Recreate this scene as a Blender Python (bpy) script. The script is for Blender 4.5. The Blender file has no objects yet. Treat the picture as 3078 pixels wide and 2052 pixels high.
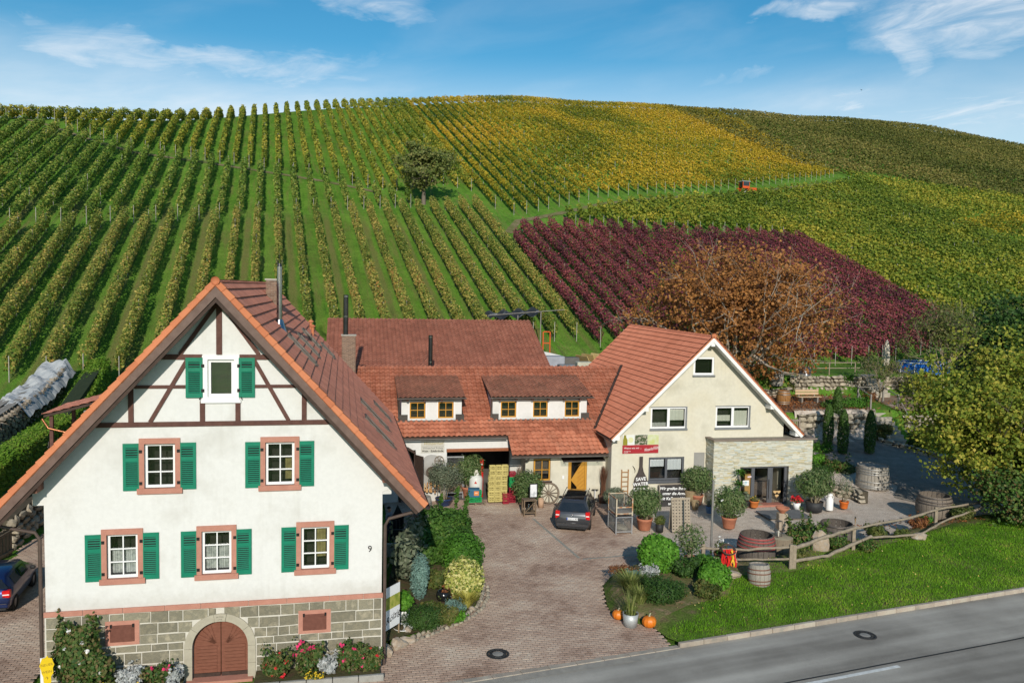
import bpy, bmesh, math, random
import numpy as np
from mathutils import Vector, Matrix, geometry
from math import sin, cos, pi, sqrt, hypot, atan2
uni, MT, MR = random.uniform, Matrix.Translation, Matrix.Rotation

# ------------------------------------------------------------------ scene basics
sc = bpy.context.scene
COL = sc.collection
RAD = math.radians
random.seed(7)
NPR = np.random.default_rng(7)

# ------------------------------------------------------------------ camera
CAM_H, PITCH, ROLL = 12.5, RAD(3.75), RAD(1.15)
cd = bpy.data.cameras.new('camera')
cd.sensor_fit = 'HORIZONTAL'; cd.sensor_width = 36.0; cd.lens = 28.01
cd.clip_start = 0.5; cd.clip_end = 20000
cam = bpy.data.objects.new('camera', cd); COL.objects.link(cam)
_f = Vector((0, cos(PITCH), -sin(PITCH))); _r = Vector((1, 0, 0)); _u = _r.cross(_f)
_rr = _r * cos(ROLL) + _u * sin(ROLL); _uu = -_r * sin(ROLL) + _u * cos(ROLL)
cam.matrix_world = Matrix(((_rr.x, _uu.x, -_f.x, 0), (_rr.y, _uu.y, -_f.y, 0), (_rr.z, _uu.z, -_f.z, CAM_H), (0, 0, 0, 1)))
sc.camera = cam

# ------------------------------------------------------------------ sun and sky
SUN_AZ, SUN_EL = RAD(-4.0), RAD(25.0)        # heading in which the light travels, and elevation
LIGHT = Vector((sin(SUN_AZ) * cos(SUN_EL), cos(SUN_AZ) * cos(SUN_EL), -sin(SUN_EL)))
sd = bpy.data.lights.new('sun', 'SUN'); sd.energy = 2.95; sd.angle = RAD(0.55); sd.color = (1.0, 0.93, 0.82)
sun = bpy.data.objects.new('sun', sd); COL.objects.link(sun)
sun.rotation_euler = LIGHT.to_track_quat('-Z', 'Y').to_euler()
sun.location = (0, -40, 60)

world = bpy.data.worlds.new('World'); sc.world = world; world.use_nodes = True
wt = world.node_tree; wt.nodes.clear()
def wn(t, **k):
    n = wt.nodes.new(t)
    for a, b in k.items(): setattr(n, a, b)
    return n
wl = wt.links.new
sky = wn('ShaderNodeTexSky', sky_type='NISHITA', sun_disc=False, sun_elevation=SUN_EL, altitude=300, air_density=1.0, dust_density=0.3, ozone_density=3.5)
# the sun stands behind the camera: direction towards it is -LIGHT
sky.sun_rotation = atan2(-LIGHT.x, -LIGHT.y)
hsv = wn('ShaderNodeHueSaturation'); hsv.inputs['Saturation'].default_value = 1.32; hsv.inputs['Value'].default_value = 1.0
wl(sky.outputs[0], hsv.inputs['Color'])
geo = wn('ShaderNodeTexCoord')
sep = wn('ShaderNodeSeparateXYZ'); wl(geo.outputs['Generated'], sep.inputs[0])
def wmath(op, a, b=None, c=None, clamp=False):
    n = wn('ShaderNodeMath', operation=op, use_clamp=clamp)
    for i, s in enumerate((a, b, c)):
        if s is None: continue
        if isinstance(s, (int, float)): n.inputs[i].default_value = s
        else: wl(s, n.inputs[i])
    return n.outputs[0]
AZn = wmath('ARCTAN2', sep.outputs[0], sep.outputs[1]); ELn = wmath('ARCSINE', sep.outputs[2])
def wvec(ka, ke, rot, off):
    c, s_ = cos(rot), sin(rot); v = wn('ShaderNodeCombineXYZ')
    x = wmath('ADD', wmath('MULTIPLY', AZn, c), wmath('MULTIPLY', ELn, s_)); y = wmath('SUBTRACT', wmath('MULTIPLY', ELn, c), wmath('MULTIPLY', AZn, s_))
    wl(wmath('MULTIPLY', x, ka), v.inputs[0]); wl(wmath('MULTIPLY', y, ke), v.inputs[1]); v.inputs[2].default_value = off; return v.outputs[0]
def wnoise(vec, scale, detail, rough, dist):
    n = wn('ShaderNodeTexNoise'); n.inputs['Scale'].default_value = scale; n.inputs['Detail'].default_value = detail
    n.inputs['Roughness'].default_value = rough; n.inputs['Distortion'].default_value = dist; wl(vec, n.inputs['Vector']); return n.outputs['Fac']
def wramp2(fac, a, b):
    n = wn('ShaderNodeMapRange', interpolation_type='SMOOTHSTEP'); n.inputs[1].default_value = a; n.inputs[2].default_value = b
    wl(fac, n.inputs[0]); return n.outputs[0]
wob1 = wmath('MULTIPLY', wmath('SUBTRACT', wnoise(wvec(7, 16, .1, 3.), 1.0, 6, .6, .6), .5), RAD(9.))
wob2 = wmath('MULTIPLY', wmath('SUBTRACT', wnoise(wvec(9, 20, -.1, 9.), 1.0, 6, .6, .6), .5), RAD(4.5))
A_w = wmath('ADD', AZn, wob1); E_w = wmath('ADD', ELn, wob2)
def wpatch(az, el, raz, rel, tilt=0.0, k=1.):
    da = wmath('SUBTRACT', A_w, RAD(az)); de = wmath('SUBTRACT', E_w, RAD(el)); ca, sa = cos(RAD(tilt)), sin(RAD(tilt))
    x = wmath('DIVIDE', wmath('ADD', wmath('MULTIPLY', da, ca), wmath('MULTIPLY', de, sa)), RAD(raz)); y = wmath('DIVIDE', wmath('SUBTRACT', wmath('MULTIPLY', de, ca), wmath('MULTIPLY', da, sa)), RAD(rel))
    r = wmath('ADD', wmath('MULTIPLY', x, x), wmath('MULTIPLY', y, y)); return wmath('MULTIPLY', wramp2(wmath('MULTIPLY', r, -1.0), -1.0, 0.05), k)
fib = wramp2(wnoise(wvec(9, 42, .12, 1.), 1.0, 9, .62, .8), .28, .78)
pl = [wpatch(-9.5, 19.0, 4.8, 1.7, -10, .75), wpatch(-23, 14.2, 18, 1.5, 1, .62), wpatch(21.0, 18.2, 5.0, 1.2, 4, .8), wpatch(31, 17.5, 10, 3.4, 10, .85), wpatch(25.3, 15.2, 1.8, 3.8, 24, .6), wpatch(27, 21.5, 9, 1.3, -12, .5), wpatch(30, 11.6, 15, 2.0, -6, .85), wpatch(14, 14.2, 5, .7, 2, .35), wpatch(-48, 22, 18, 4, 5, .6), wpatch(60, 20, 20, 5, -5, .6), wpatch(150, 25, 50, 8, 0, .5), wpatch(-120, 30, 40, 8, 0, .5)]
psum = pl[0]
for q_ in pl[1:]: psum = wmath('MAXIMUM', psum, q_)
patch = wmath('MULTIPLY', psum, wmath('ADD', wmath('MULTIPLY', fib, .85), .22))
veil = wramp2(wnoise(wvec(4, 14, .15, 5.), 1.0, 6, .55, .4), .40, .85)
low = wramp2(wmath('MULTIPLY', ELn, -1.0), RAD(-16.5), RAD(-10.0))          # pale band of far cloud low in the sky
lowc = wmath('MULTIPLY', low, wmath('ADD', .42, wmath('MULTIPLY', veil, .55)))
cl = wmath('MAXIMUM', wmath('MULTIPLY', veil, .12), wmath('MAXIMUM', patch, lowc), clamp=True)
mixc = wn('ShaderNodeMixRGB'); mixc.inputs['Color2'].default_value = (4.6, 4.75, 4.9, 1)
tint = wn('ShaderNodeMixRGB', blend_type='MULTIPLY'); tint.inputs[0].default_value = 1.0; tint.inputs[2].default_value = (.72, .71, .56, 1); wl(hsv.outputs[0], tint.inputs[1])
wl(cl, mixc.inputs['Fac']); wl(tint.outputs[0], mixc.inputs['Color1'])
bg = wn('ShaderNodeBackground'); bg.inputs['Strength'].default_value = 0.15
wo = wn('ShaderNodeOutputWorld'); wl(mixc.outputs[0], bg.inputs[0]); wl(bg.outputs[0], wo.inputs[0])

sc.view_settings.view_transform = 'Standard'; sc.view_settings.look = 'None'
sc.view_settings.exposure = 0.45; sc.view_settings.gamma = 1.0; sc.view_settings.use_curve_mapping = False
sc.render.engine = 'CYCLES'
sc.cycles.max_bounces = 5; sc.cycles.diffuse_bounces = 2; sc.cycles.glossy_bounces = 3; sc.cycles.transmission_bounces = 3
sc.cycles.transparent_max_bounces = 8; sc.cycles.use_denoising = True; sc.cycles.caustics_reflective = False; sc.cycles.caustics_refractive = False

# ------------------------------------------------------------------ materials
MATS = {}
def lin(h):
    if isinstance(h, str):
        h = h.lstrip('#'); c = [int(h[i:i+2], 16) / 255 for i in (0, 2, 4)]
        return tuple(x / 12.92 if x <= .04045 else ((x + .055) / 1.055) ** 2.4 for x in c) + (1,)
    return tuple(h) + (1,)
class NT:
    def __init__(s, name):
        s.m = bpy.data.materials.new(name); s.m.use_nodes = True; s.t = s.m.node_tree; s.t.nodes.clear()
        s.out = s.n('ShaderNodeOutputMaterial')
    def n(s, t, **k):
        n = s.t.nodes.new(t)
        for a, b in k.items(): setattr(n, a, b)
        return n
    def l(s, a, b): s.t.links.new(a, b)
    def math(s, op, a, b=None, clamp=False):
        n = s.n('ShaderNodeMath', operation=op, use_clamp=clamp)
        for i, v in enumerate((a, b)):
            if v is None: continue
            if isinstance(v, (int, float)): n.inputs[i].default_value = v
            else: s.l(v, n.inputs[i])
        return n.outputs[0]
    def coord(s, kind='pos', scale=(1, 1, 1), rot=(0, 0, 0)):
        if kind == 'pos': o = s.n('ShaderNodeNewGeometry').outputs['Position']
        else: o = s.n('ShaderNodeTexCoord').outputs['Object']
        m = s.n('ShaderNodeMapping'); m.inputs['Scale'].default_value = scale; m.inputs['Rotation'].default_value = rot
        s.l(o, m.inputs[0]); return m.outputs[0]
    def noise(s, vec, scale, detail=4, rough=.55, dist=0):
        n = s.n('ShaderNodeTexNoise'); n.inputs['Scale'].default_value = scale; n.inputs['Detail'].default_value = detail
        n.inputs['Roughness'].default_value = rough; n.inputs['Distortion'].default_value = dist
        s.l(vec, n.inputs['Vector']); return n.outputs['Fac']
    def ramp(s, fac, stops):
        n = s.n('ShaderNodeValToRGB'); e = n.color_ramp.elements
        while len(e) < len(stops): e.new(0.5)
        for i, (p, c) in enumerate(stops): e[i].position = p; e[i].color = lin(c)
        s.l(fac, n.inputs[0]); return n.outputs[0]
    def rng(s, fac, a, b, c=0., d=1.):
        n = s.n('ShaderNodeMapRange', interpolation_type='SMOOTHSTEP')
        for i, v in enumerate((a, b, c, d)): n.inputs[i + 1].default_value = v
        s.l(fac, n.inputs[0]); return n.outputs[0]
    def mix(s, fac, a, b, blend='MIX'):
        n = s.n('ShaderNodeMixRGB', blend_type=blend)
        for i, v in enumerate((fac, a, b)):
            if isinstance(v, (int, float)): n.inputs[i].default_value = v
            elif isinstance(v, (tuple, str)): n.inputs[i].default_value = lin(v)
            else: s.l(v, n.inputs[i])
        return n.outputs[0]
    def bsdf(s, col, rough=.8, metal=0., spec=.3, bump=None, bstr=.3, bdist=.02, emit=None):
        b = s.n('ShaderNodeBsdfPrincipled')
        if isinstance(col, (tuple, str)): b.inputs['Base Color'].default_value = lin(col)
        else: s.l(col, b.inputs['Base Color'])
        if isinstance(rough, (int, float)): b.inputs['Roughness'].default_value = rough
        else: s.l(rough, b.inputs['Roughness'])
        b.inputs['Metallic'].default_value = metal; b.inputs['Specular IOR Level'].default_value = spec
        if bump is not None:
            bp = s.n('ShaderNodeBump'); bp.inputs['Strength'].default_value = bstr; bp.inputs['Distance'].default_value = bdist
            s.l(bump, bp.inputs['Height']); s.l(bp.outputs[0], b.inputs['Normal'])
        s.l(b.outputs[0], s.out.inputs[0]); s.b = b; return s.m

def surf(name, c1, c2=None, scale=3., rough=.8, metal=0., spec=.3, bstr=.25, bscale=None, bdist=.02, kind='pos', stretch=(1, 1, 1), c3=None, island=0., fine=.0, lo=.35, hi=.68):
    """Two- or three-tone weathered surface with fine relief; island: share of per-piece tone change."""
    if name in MATS: return MATS[name]
    t = NT(name); v = t.coord(kind, stretch)
    n1 = t.noise(v, scale, 6, .6)
    c2 = c2 or c1
    stops = [(lo, c1), (hi, c2)] if c3 is None else [(lo, c1), ((lo + hi) / 2, c3), (hi, c2)]
    col = t.ramp(n1, stops)
    if island:
        r = t.n('ShaderNodeNewGeometry').outputs['Random Per Island'] if island > 0 else t.n('ShaderNodeObjectInfo').outputs['Random']
        a = abs(island)
        k = t.rng(r, 0, 1, 1 - a, 1 + a * .8)
        g = t.n('ShaderNodeCombineColor'); [t.l(k, g.inputs[i]) for i in range(3)]
        col = t.mix(1.0, col, g.outputs[0], 'MULTIPLY')
    if fine:
        nf = t.noise(v, scale * 14, 3, .6); k = t.rng(nf, .3, .7, 1 - fine, 1 + fine)
        g = t.n('ShaderNodeCombineColor'); [t.l(k, g.inputs[i]) for i in range(3)]
        col = t.mix(1.0, col, g.outputs[0], 'MULTIPLY')
    b = t.noise(v, bscale or scale * 8, 5, .6)
    MATS[name] = t.bsdf(col, rough, metal, spec, b, bstr, bdist)
    return MATS[name]

def leafmat(name, stops, trans=.35, patch=None, pscale=.15, rough=.6):
    """Foliage: each leaf takes its own tone; some light passes through."""
    if name in MATS: return MATS[name]
    t = NT(name)
    r = t.n('ShaderNodeNewGeometry').outputs['Random Per Island']
    if patch:
        v = t.coord('pos'); nz = t.noise(v, pscale, 3, .6)
        f = t.math('ADD', t.math('MULTIPLY', r, 1 - patch), t.math('MULTIPLY', t.rng(nz, .32, .68), patch))
    else: f = r
    col = t.ramp(f, stops)
    b = t.n('ShaderNodeBsdfPrincipled'); t.l(col, b.inputs['Base Color']); b.inputs['Roughness'].default_value = rough; b.inputs['Specular IOR Level'].default_value = .25
    tr = t.n('ShaderNodeBsdfTranslucent'); t.l(col, tr.inputs[0])
    mx = t.n('ShaderNodeMixShader'); mx.inputs[0].default_value = trans
    t.l(b.outputs[0], mx.inputs[1]); t.l(tr.outputs[0], mx.inputs[2]); t.l(mx.outputs[0], t.out.inputs[0])
    MATS[name] = t.m; return t.m

def glassmat(name, tint=(.9, .95, .95), refl=.16):
    if name in MATS: return MATS[name]
    t = NT(name); tr = t.n('ShaderNodeBsdfTransparent'); tr.inputs[0].default_value = tint + (1,)
    gl = t.n('ShaderNodeBsdfGlossy'); gl.inputs['Roughness'].default_value = .02
    lw = t.n('ShaderNodeFresnel'); lw.inputs[0].default_value = 1.5
    f = t.math('ADD', t.math('MULTIPLY', lw.outputs[0], 1.6), refl - .06, clamp=True)
    mx = t.n('ShaderNodeMixShader'); t.l(f, mx.inputs[0]); t.l(tr.outputs[0], mx.inputs[1]); t.l(gl.outputs[0], mx.inputs[2]); t.l(mx.outputs[0], t.out.inputs[0])
    MATS[name] = t.m; return t.m

# ------------------------------------------------------------------ object helpers
def tag(o, label=None, cat=None, group=None, kind=None):
    if label: o['label'] = label
    if cat: o['category'] = cat
    if group: o['group'] = group
    if kind: o['kind'] = kind
    return o
def empty(name, loc=(0, 0, 0), rz=0., label=None, cat=None, group=None, parent=None):
    o = bpy.data.objects.new(name, None); o.empty_display_size = .2; COL.objects.link(o)
    o.location = loc; o.rotation_euler = (0, 0, rz)
    if parent: o.parent = parent
    return tag(o, label, cat, group)
def mobj(name, me, parent=None, loc=None, rot=None):
    o = bpy.data.objects.new(name, me); COL.objects.link(o)
    if parent: o.parent = parent
    if loc is not None: o.location = loc
    if rot is not None: o.rotation_euler = rot
    return o
class MB:
    """Collects shapes into one mesh."""
    def __init__(s): s.v = []; s.f = []; s.mi = []; s.sm = []
    def add(s, vs, fs, mi=0, smooth=False):
        o = len(s.v); s.v.extend([tuple(v) for v in vs])
        for f in fs: s.f.append(tuple(i + o for i in f)); s.mi.append(mi); s.sm.append(smooth)
        return s
    def box(s, c, d, rz=0., mi=0, M=None, bev=0.):
        x, y, z = d[0] / 2, d[1] / 2, d[2] / 2
        if bev:
            b = min(bev, x * .9, y * .9, z * .9)
            pts = []
            for sz in (-1, 1):
                for sx, sy in ((-1, -1), (1, -1), (1, 1), (-1, 1)): pts.append((sx * (x - b), sy * (y - b), sz * z))
            for sy in (-1, 1):
                for sx, sz in ((-1, -1), (1, -1), (1, 1), (-1, 1)): pts.append((sx * (x - b), sy * y, sz * (z - b)))
            for sx in (-1, 1):
                for sy, sz in ((-1, -1), (1, -1), (1, 1), (-1, 1)): pts.append((sx * x, sy * (y - b), sz * (z - b)))
            bm = bmesh.new(); [bm.verts.new(p) for p in pts]
            r = bmesh.ops.convex_hull(bm, input=bm.verts); bm.verts.index_update()
            vs = [v.co.copy() for v in bm.verts]; fs = [[v.index for v in f.verts] for f in bm.faces]; bm.free()
        else:
            vs = [Vector(p) for p in ((-x, -y, -z), (x, -y, -z), (x, y, -z), (-x, y, -z), (-x, -y, z), (x, -y, z), (x, y, z), (-x, y, z))]
            fs = [(0, 3, 2, 1), (4, 5, 6, 7), (0, 1, 5, 4), (1, 2, 6, 5), (2, 3, 7, 6), (3, 0, 4, 7)]
        T = MT(c) @ (M if M is not None else MR(rz, 4, 'Z'))
        return s.add([T @ Vector(v) for v in vs], fs, mi)
    def bb(s, x0, x1, y0, y1, z0, z1, mi=0, bev=0.):
        return s.box(((x0 + x1) / 2, (y0 + y1) / 2, (z0 + z1) / 2), (x1 - x0, y1 - y0, z1 - z0), mi=mi, bev=bev)
    def bar(s, a, b, w, h=None, mi=0, up=(0, 0, 1)):
        a, b = Vector(a), Vector(b); d = b - a; L = d.length; d.normalize(); u = Vector(up)
        if abs(d.dot(u)) > .99: u = Vector((0, 1, 0))
        sx = d.cross(u).normalized(); sz = sx.cross(d)
        M = Matrix((( d.x, sx.x, sz.x), (d.y, sx.y, sz.y), (d.z, sx.z, sz.z))).to_4x4()
        return s.box((a + b) / 2, (L, w, h or w), M=M, mi=mi)
    def tube(s, path, r, n=8, mi=0, cap=True, smooth=True):
        P = [Vector(p) for p in path]; rs = r if isinstance(r, (list, tuple)) else [r] * len(P)
        vs = []; fs = []; up = None
        for i, p in enumerate(P):
            d = (P[min(i + 1, len(P) - 1)] - P[max(i - 1, 0)])
            if d.length < 1e-6: d = Vector((0, 0, 1))
            d.normalize()
            if up is None: up = Vector((1, 0, 0)) if abs(d.x) < .9 else Vector((0, 1, 0))
            a = d.cross(up).normalized(); b = d.cross(a).normalized(); up = -a.cross(d) if False else up
            for k in range(n):
                t = 2 * pi * k / n; vs.append(p + (a * cos(t) + b * sin(t)) * rs[i])
        for i in range(len(P) - 1):
            for k in range(n):
                k2 = (k + 1) % n; fs.append((i * n + k, i * n + k2, (i + 1) * n + k2, (i + 1) * n + k))
        s.add(vs, fs, mi, smooth)
        if cap:
            m = len(P) - 1
            s.add([vs[k] for k in range(n)], [tuple(range(n))], mi); s.add([vs[m * n + k] for k in range(n)], [tuple(reversed(range(n)))], mi)
        return s
    def lathe(s, prof, n=20, c=(0, 0, 0), mi=0, smooth=True, M=None, a0=0., a1=2 * pi):
        vs = []; fs = []; full = abs(a1 - a0 - 2 * pi) < 1e-6; nn = n if full else n + 1
        for (r, z) in prof:
            for k in range(nn):
                t = a0 + (a1 - a0) * k / n; vs.append(Vector((r * cos(t), r * sin(t), z)))
        for i in range(len(prof) - 1):
            for k in range(n):
                k2 = (k + 1) % nn; fs.append((i * nn + k, i * nn + k2, (i + 1) * nn + k2, (i + 1) * nn + k))
        T = MT(c) @ (M or Matrix.Identity(4))
        return s.add([T @ v for v in vs], fs, mi, smooth)
    def prism(s, pts, d, axis='y', off=0., mi=0):
        """Outline (2-D) extruded: axis y -> (x,z) outline pushed along y from off to off+d; axis z -> (x,y) outline."""
        n = len(pts)
        if axis == 'y': A = [(p[0], off, p[1]) for p in pts]; B = [(p[0], off + d, p[1]) for p in pts]
        elif axis == 'x': A = [(off, p[0], p[1]) for p in pts]; B = [(off + d, p[0], p[1]) for p in pts]
        else: A = [(p[0], p[1], off) for p in pts]; B = [(p[0], p[1], off + d) for p in pts]
        fs = [tuple(range(n)), tuple(reversed(range(n, 2 * n)))] + [(i, n + i, n + (i + 1) % n, (i + 1) % n) for i in range(n)]
        return s.add(A + B, fs, mi)
    def blob(s, c, r, seed=0, sub=2, jit=.15, mi=0, smooth=True, M=None):
        bm = bmesh.new(); bmesh.ops.create_icosphere(bm, subdivisions=sub, radius=1.)
        rg = random.Random(seed); ph = [(Vector((rg.gauss(0, 1), rg.gauss(0, 1), rg.gauss(0, 1))).normalized(), rg.uniform(1.5, 4), rg.uniform(0, 6)) for _ in range(5)]
        T = M or Matrix.Identity(4)
        vs = []
        for v in bm.verts:
            k = 1 + jit * sum(sin(a * v.co.dot(d) + p) for d, a, p in ph) / 2.2
            q = Vector((v.co.x * r[0] * k, v.co.y * r[1] * k, v.co.z * r[2] * k)); vs.append(T @ q + Vector(c))
        fs = [[v.index for v in f.verts] for f in bm.faces]; bm.free()
        return s.add(vs, fs, mi, smooth)
    def mesh(s, name, mats):
        me = bpy.data.meshes.new(name); me.from_pydata(s.v, [], s.f)
        for m in (mats if isinstance(mats, (list, tuple)) else [mats]): me.materials.append(m)
        if any(s.mi): me.polygons.foreach_set('material_index', s.mi)
        if any(s.sm): me.polygons.foreach_set('use_smooth', s.sm)
        me.update(); return me
    def build(s, name, mats, parent=None, loc=None, rot=None, fix=True):
        me = s.mesh(name, mats)
        if fix:
            bm = bmesh.new(); bm.from_mesh(me); bmesh.ops.recalc_face_normals(bm, faces=bm.faces); bm.to_mesh(me); bm.free()
        return mobj(name, me, parent, loc, rot)

def np_mesh(name, V, quads, mat):
    me = bpy.data.meshes.new(name); n = len(quads); k = quads.shape[1]
    me.vertices.add(len(V)); me.vertices.foreach_set('co', np.ascontiguousarray(V, dtype=np.float32).ravel())
    me.loops.add(n * k); me.loops.foreach_set('vertex_index', np.ascontiguousarray(quads, dtype=np.int32).ravel())
    me.polygons.add(n); me.polygons.foreach_set('loop_start', np.arange(0, n * k, k, dtype=np.int32))
    for m in (mat if isinstance(mat, (list, tuple)) else [mat]): me.materials.append(m)
    me.update(calc_edges=True); me.shade_flat(); return me
def unit(a): return a / np.maximum(np.linalg.norm(a, axis=-1, keepdims=True), 1e-9)
def leaves(name, P, N, size, mat, aspect=.62, rg=None, droop=0.):
    """One small rhombic face per leaf at P, facing N."""
    rg = rg or NPR; n = len(P); P = np.asarray(P, float); N = unit(np.asarray(N, float) + 1e-6)
    R = rg.normal(size=(n, 3)); R[:, 2] -= droop
    T = unit(R - (R * N).sum(1, keepdims=True) * N); B = np.cross(N, T)
    size = np.broadcast_to(np.asarray(size, float), (n,))[:, None]
    L = T * size * .5; W = B * size * .5 * aspect
    V = np.stack([P - L, P + W - L * .1, P + L, P - W - L * .1], 1).reshape(-1, 3)
    return np_mesh(name, V, np.arange(4 * n).reshape(n, 4), mat)
def ordinal(i):
    w = ['first', 'second', 'third', 'fourth', 'fifth', 'sixth', 'seventh', 'eighth', 'ninth', 'tenth', 'eleventh', 'twelfth', 'thirteenth', 'fourteenth', 'fifteenth', 'sixteenth', 'seventeenth', 'eighteenth', 'nineteenth']
    if i < 19: return w[i]
    n = i + 1; t = ['', '', 'twenty', 'thirty', 'forty', 'fifty', 'sixty', 'seventy', 'eighty', 'ninety'][n // 10]
    if n % 10 == 0: return (t[:-1] + 'ieth')
    return t + '-' + w[n % 10 - 1]
def text_mesh(name, body, size, mat, parent, M, ext=.004, align='CENTER', shear=0., bold=0.):
    cu = bpy.data.curves.new(name, 'FONT'); cu.body = body; cu.size = size; cu.extrude = ext; cu.align_x = align; cu.align_y = 'CENTER'; cu.shear = shear; cu.offset = bold; cu.resolution_u = 2
    o = bpy.data.objects.new(name + '_curve', cu); COL.objects.link(o)
    me = bpy.data.meshes.new_from_object(o.evaluated_get(bpy.context.evaluated_depsgraph_get()))
    bpy.data.objects.remove(o); me.name = name; me.materials.clear(); me.materials.append(mat)
    r = mobj(name, me, parent); r.matrix_local = M; return r
# ================================================================== TERRAIN
AL = RAD(-17.037); CA, SA = cos(AL), sin(AL)         # heading of the vine rows
HB, HC, HA = -.14402, .3756, -19.035                           # the hillside: z = HA + HB x + HC y
def qt(x, y): return x * CA - y * SA, x * SA + y * CA
def xy(q, t): return q * CA + t * SA, -q * SA + t * CA
CREST_Q = [-300, -60, -38, -27, -15, -9, 7, 22, 40, 68, 99, 137, 178, 233, 262, 285, 330, 500]
CREST_T = [120, 124, 134, 139, 146, 151, 165, 178, 194, 211, 222, 236, 246, 266, 268, 252, 225, 150]
def sst(x, a, b):
    t = np.clip((x - a) / (b - a), 0, 1); return t * t * (3 - 2 * t)
def smax(a, b, k): return .5 * (a + b + np.sqrt((a - b) ** 2 + k * k))
def hz(x, y):
    x = np.asarray(x, float); y = np.asarray(y, float)
    q, t = qt(x, y)
    P = HA + HB * x + HC * y
    tc = np.interp(q, CREST_Q, CREST_T)
    d = np.maximum(t - (tc - 5), 0); L = 16.
    P = P - np.where(d < 40, .401 * d * d / (2 * L), .401 * 1600 / (2 * L) + (d - 40) * .60)
    P = P + .35 * np.sin(q * .13) * sst(t, 80, 110) * .6
    yard = np.zeros_like(x)
    # bank on the left, behind the hedge
    wl_ = sst(-x - (y - 38) * .24, 23.0, 25.0) * sst(y, 24, 34)
    zl = np.clip(3 + (y - 42) * .16, .8, 6)
    yard = yard * (1 - wl_) + zl * wl_
    # terraces on the right
    yy = y - (x - 28) * .22
    zr = np.interp(yy, [0, 50, 60, 61.9, 62.3, 68.6, 69.0, 77, 400], [0, 0, 1.15, 1.35, 3.5, 4.0, 5.6, 5.9, 5.9])
    wr_ = sst(x, 17.0, 21.0)
    yard = yard * (1 - wr_) + zr * wr_
    # rise behind the new house
    z = smax(P, yard, .5) - .12
    far = sst(np.hypot(x, y - 150), 500, 900)
    return z * (1 - far) + (-6) * far
def hz1(x, y): return float(hz(x, y))

def axis(lo, hi, flo, fhi, fine, grow=1.13, cap=60):
    a = list(np.arange(flo, fhi + 1e-6, fine)); s = fine; v = a[-1]
    while v < hi: s = min(s * grow, cap); v += s; a.append(v)
    s = fine; v = a[0]; b = []
    while v > lo: s = min(s * grow, cap); v -= s; b.append(v)
    return np.array(b[::-1] + a)
X = axis(-2600, 2600, -42, 58, .8, 1.09, 260); Y = axis(-2600, 3200, 14, 92, .7, 1.055, 260)
gx, gy = np.meshgrid(X, Y); gz = hz(gx, gy)
def foot(x, y, u0, u1, v0, v1, p=(4.5, 46.6), az=11.5):
    a = RAD(az); du, dv = (x - p[0]) * cos(a) + (y - p[1]) * sin(a), -(x - p[0]) * sin(a) + (y - p[1]) * cos(a)
    return (du > u0) & (du < u1) & (dv > v0) & (dv < v1)
for f_ in ((-12.5, 4.4, .2, 12.2), (.9, 13.6, -2.4, 12.5), (-15.5, .6, 9.5, 26.5)): gz = np.where(foot(gx, gy, *f_), np.minimum(gz, -.25), gz)
V = np.stack([gx, gy, gz], -1).reshape(-1, 3)
nx, ny = len(X), len(Y); idx = np.arange(nx * ny).reshape(ny, nx)
Q = np.stack([idx[:-1, :-1], idx[:-1, 1:], idx[1:, 1:], idx[1:, :-1]], -1).reshape(-1, 4)
# grass and soil of the slope
t = NT('hill_grass'); v = t.coord('pos')
n1 = t.noise(v, .12, 4, .6); n2 = t.noise(v, 1.4, 6, .65); n3 = t.noise(v, 9., 5, .7)
g = t.ramp(t.math('ADD', t.math('MULTIPLY', n1, .55), t.math('MULTIPLY', n2, .45)), [(.33, (0.055, 0.122, 0.012)), (.5, (0.095, 0.219, 0.020)), (.66, (0.158, 0.306, 0.036))])
pos = t.n('ShaderNodeNewGeometry').outputs['Position']; sx = t.n('ShaderNodeSeparateXYZ'); t.l(pos, sx.inputs[0])
qn = t.math('ADD', t.math('MULTIPLY', sx.outputs[0], CA), t.math('MULTIPLY', sx.outputs[1], -SA))
tn = t.math('ADD', t.math('MULTIPLY', sx.outputs[0], SA), t.math('MULTIPLY', sx.outputs[1], CA))
# wheel tracks and mown strips between the rows of the lower block
ph = t.math('FRACT', t.math('DIVIDE', t.math('ADD', qn, 18.81 + 220.), 2.2))
strip = t.math('MULTIPLY', t.rng(ph, .30, .48), t.rng(ph, .80, .62))
alt = t.math('GREATER_THAN', t.math('FRACT', t.math('DIVIDE', t.math('ADD', qn, 18.81 + 220.), 4.4)), .5)
lower = t.math('MULTIPLY', t.math('MULTIPLY', t.rng(tn, 104, 96), t.rng(tn, 56, 62)), t.rng(qn, 29.5, 28))
dry = t.math('MULTIPLY', t.math('MULTIPLY', strip, lower), t.math('ADD', .25, t.math('MULTIPLY', t.math('MULTIPLY', alt, n2), 1.3)), clamp=True)
g = t.mix(dry, g, (.155, .165, .045))
under = t.math('MULTIPLY', t.math('MULTIPLY', t.math('ADD', t.rng(ph, .13, .03), t.rng(ph, .87, .97)), lower), t.rng(n2, .35, .6))
g = t.mix(t.math('MULTIPLY', under, .55), g, (.105, .085, .040))
mp = t.n('ShaderNodeCombineXYZ'); t.l(t.math('MULTIPLY', qn, 1.5), mp.inputs[0]); t.l(t.math('MULTIPLY', tn, .16), mp.inputs[1]); n5 = t.noise(mp.outputs[0], 1.0, 6, .65)
g = t.mix(t.math('MULTIPLY', t.rng(n5, .46, .70), .62), g, (.185, .165, .055))
g = t.mix(t.math('MULTIPLY', t.rng(n5, .46, .28), .5), g, (.030, .075, .012))
bare = t.math('MULTIPLY', t.rng(n2, .60, .72), t.rng(n1, .45, .62))
g = t.mix(t.math('MULTIPLY', bare, .6), g, (.16, .12, .06))
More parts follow.
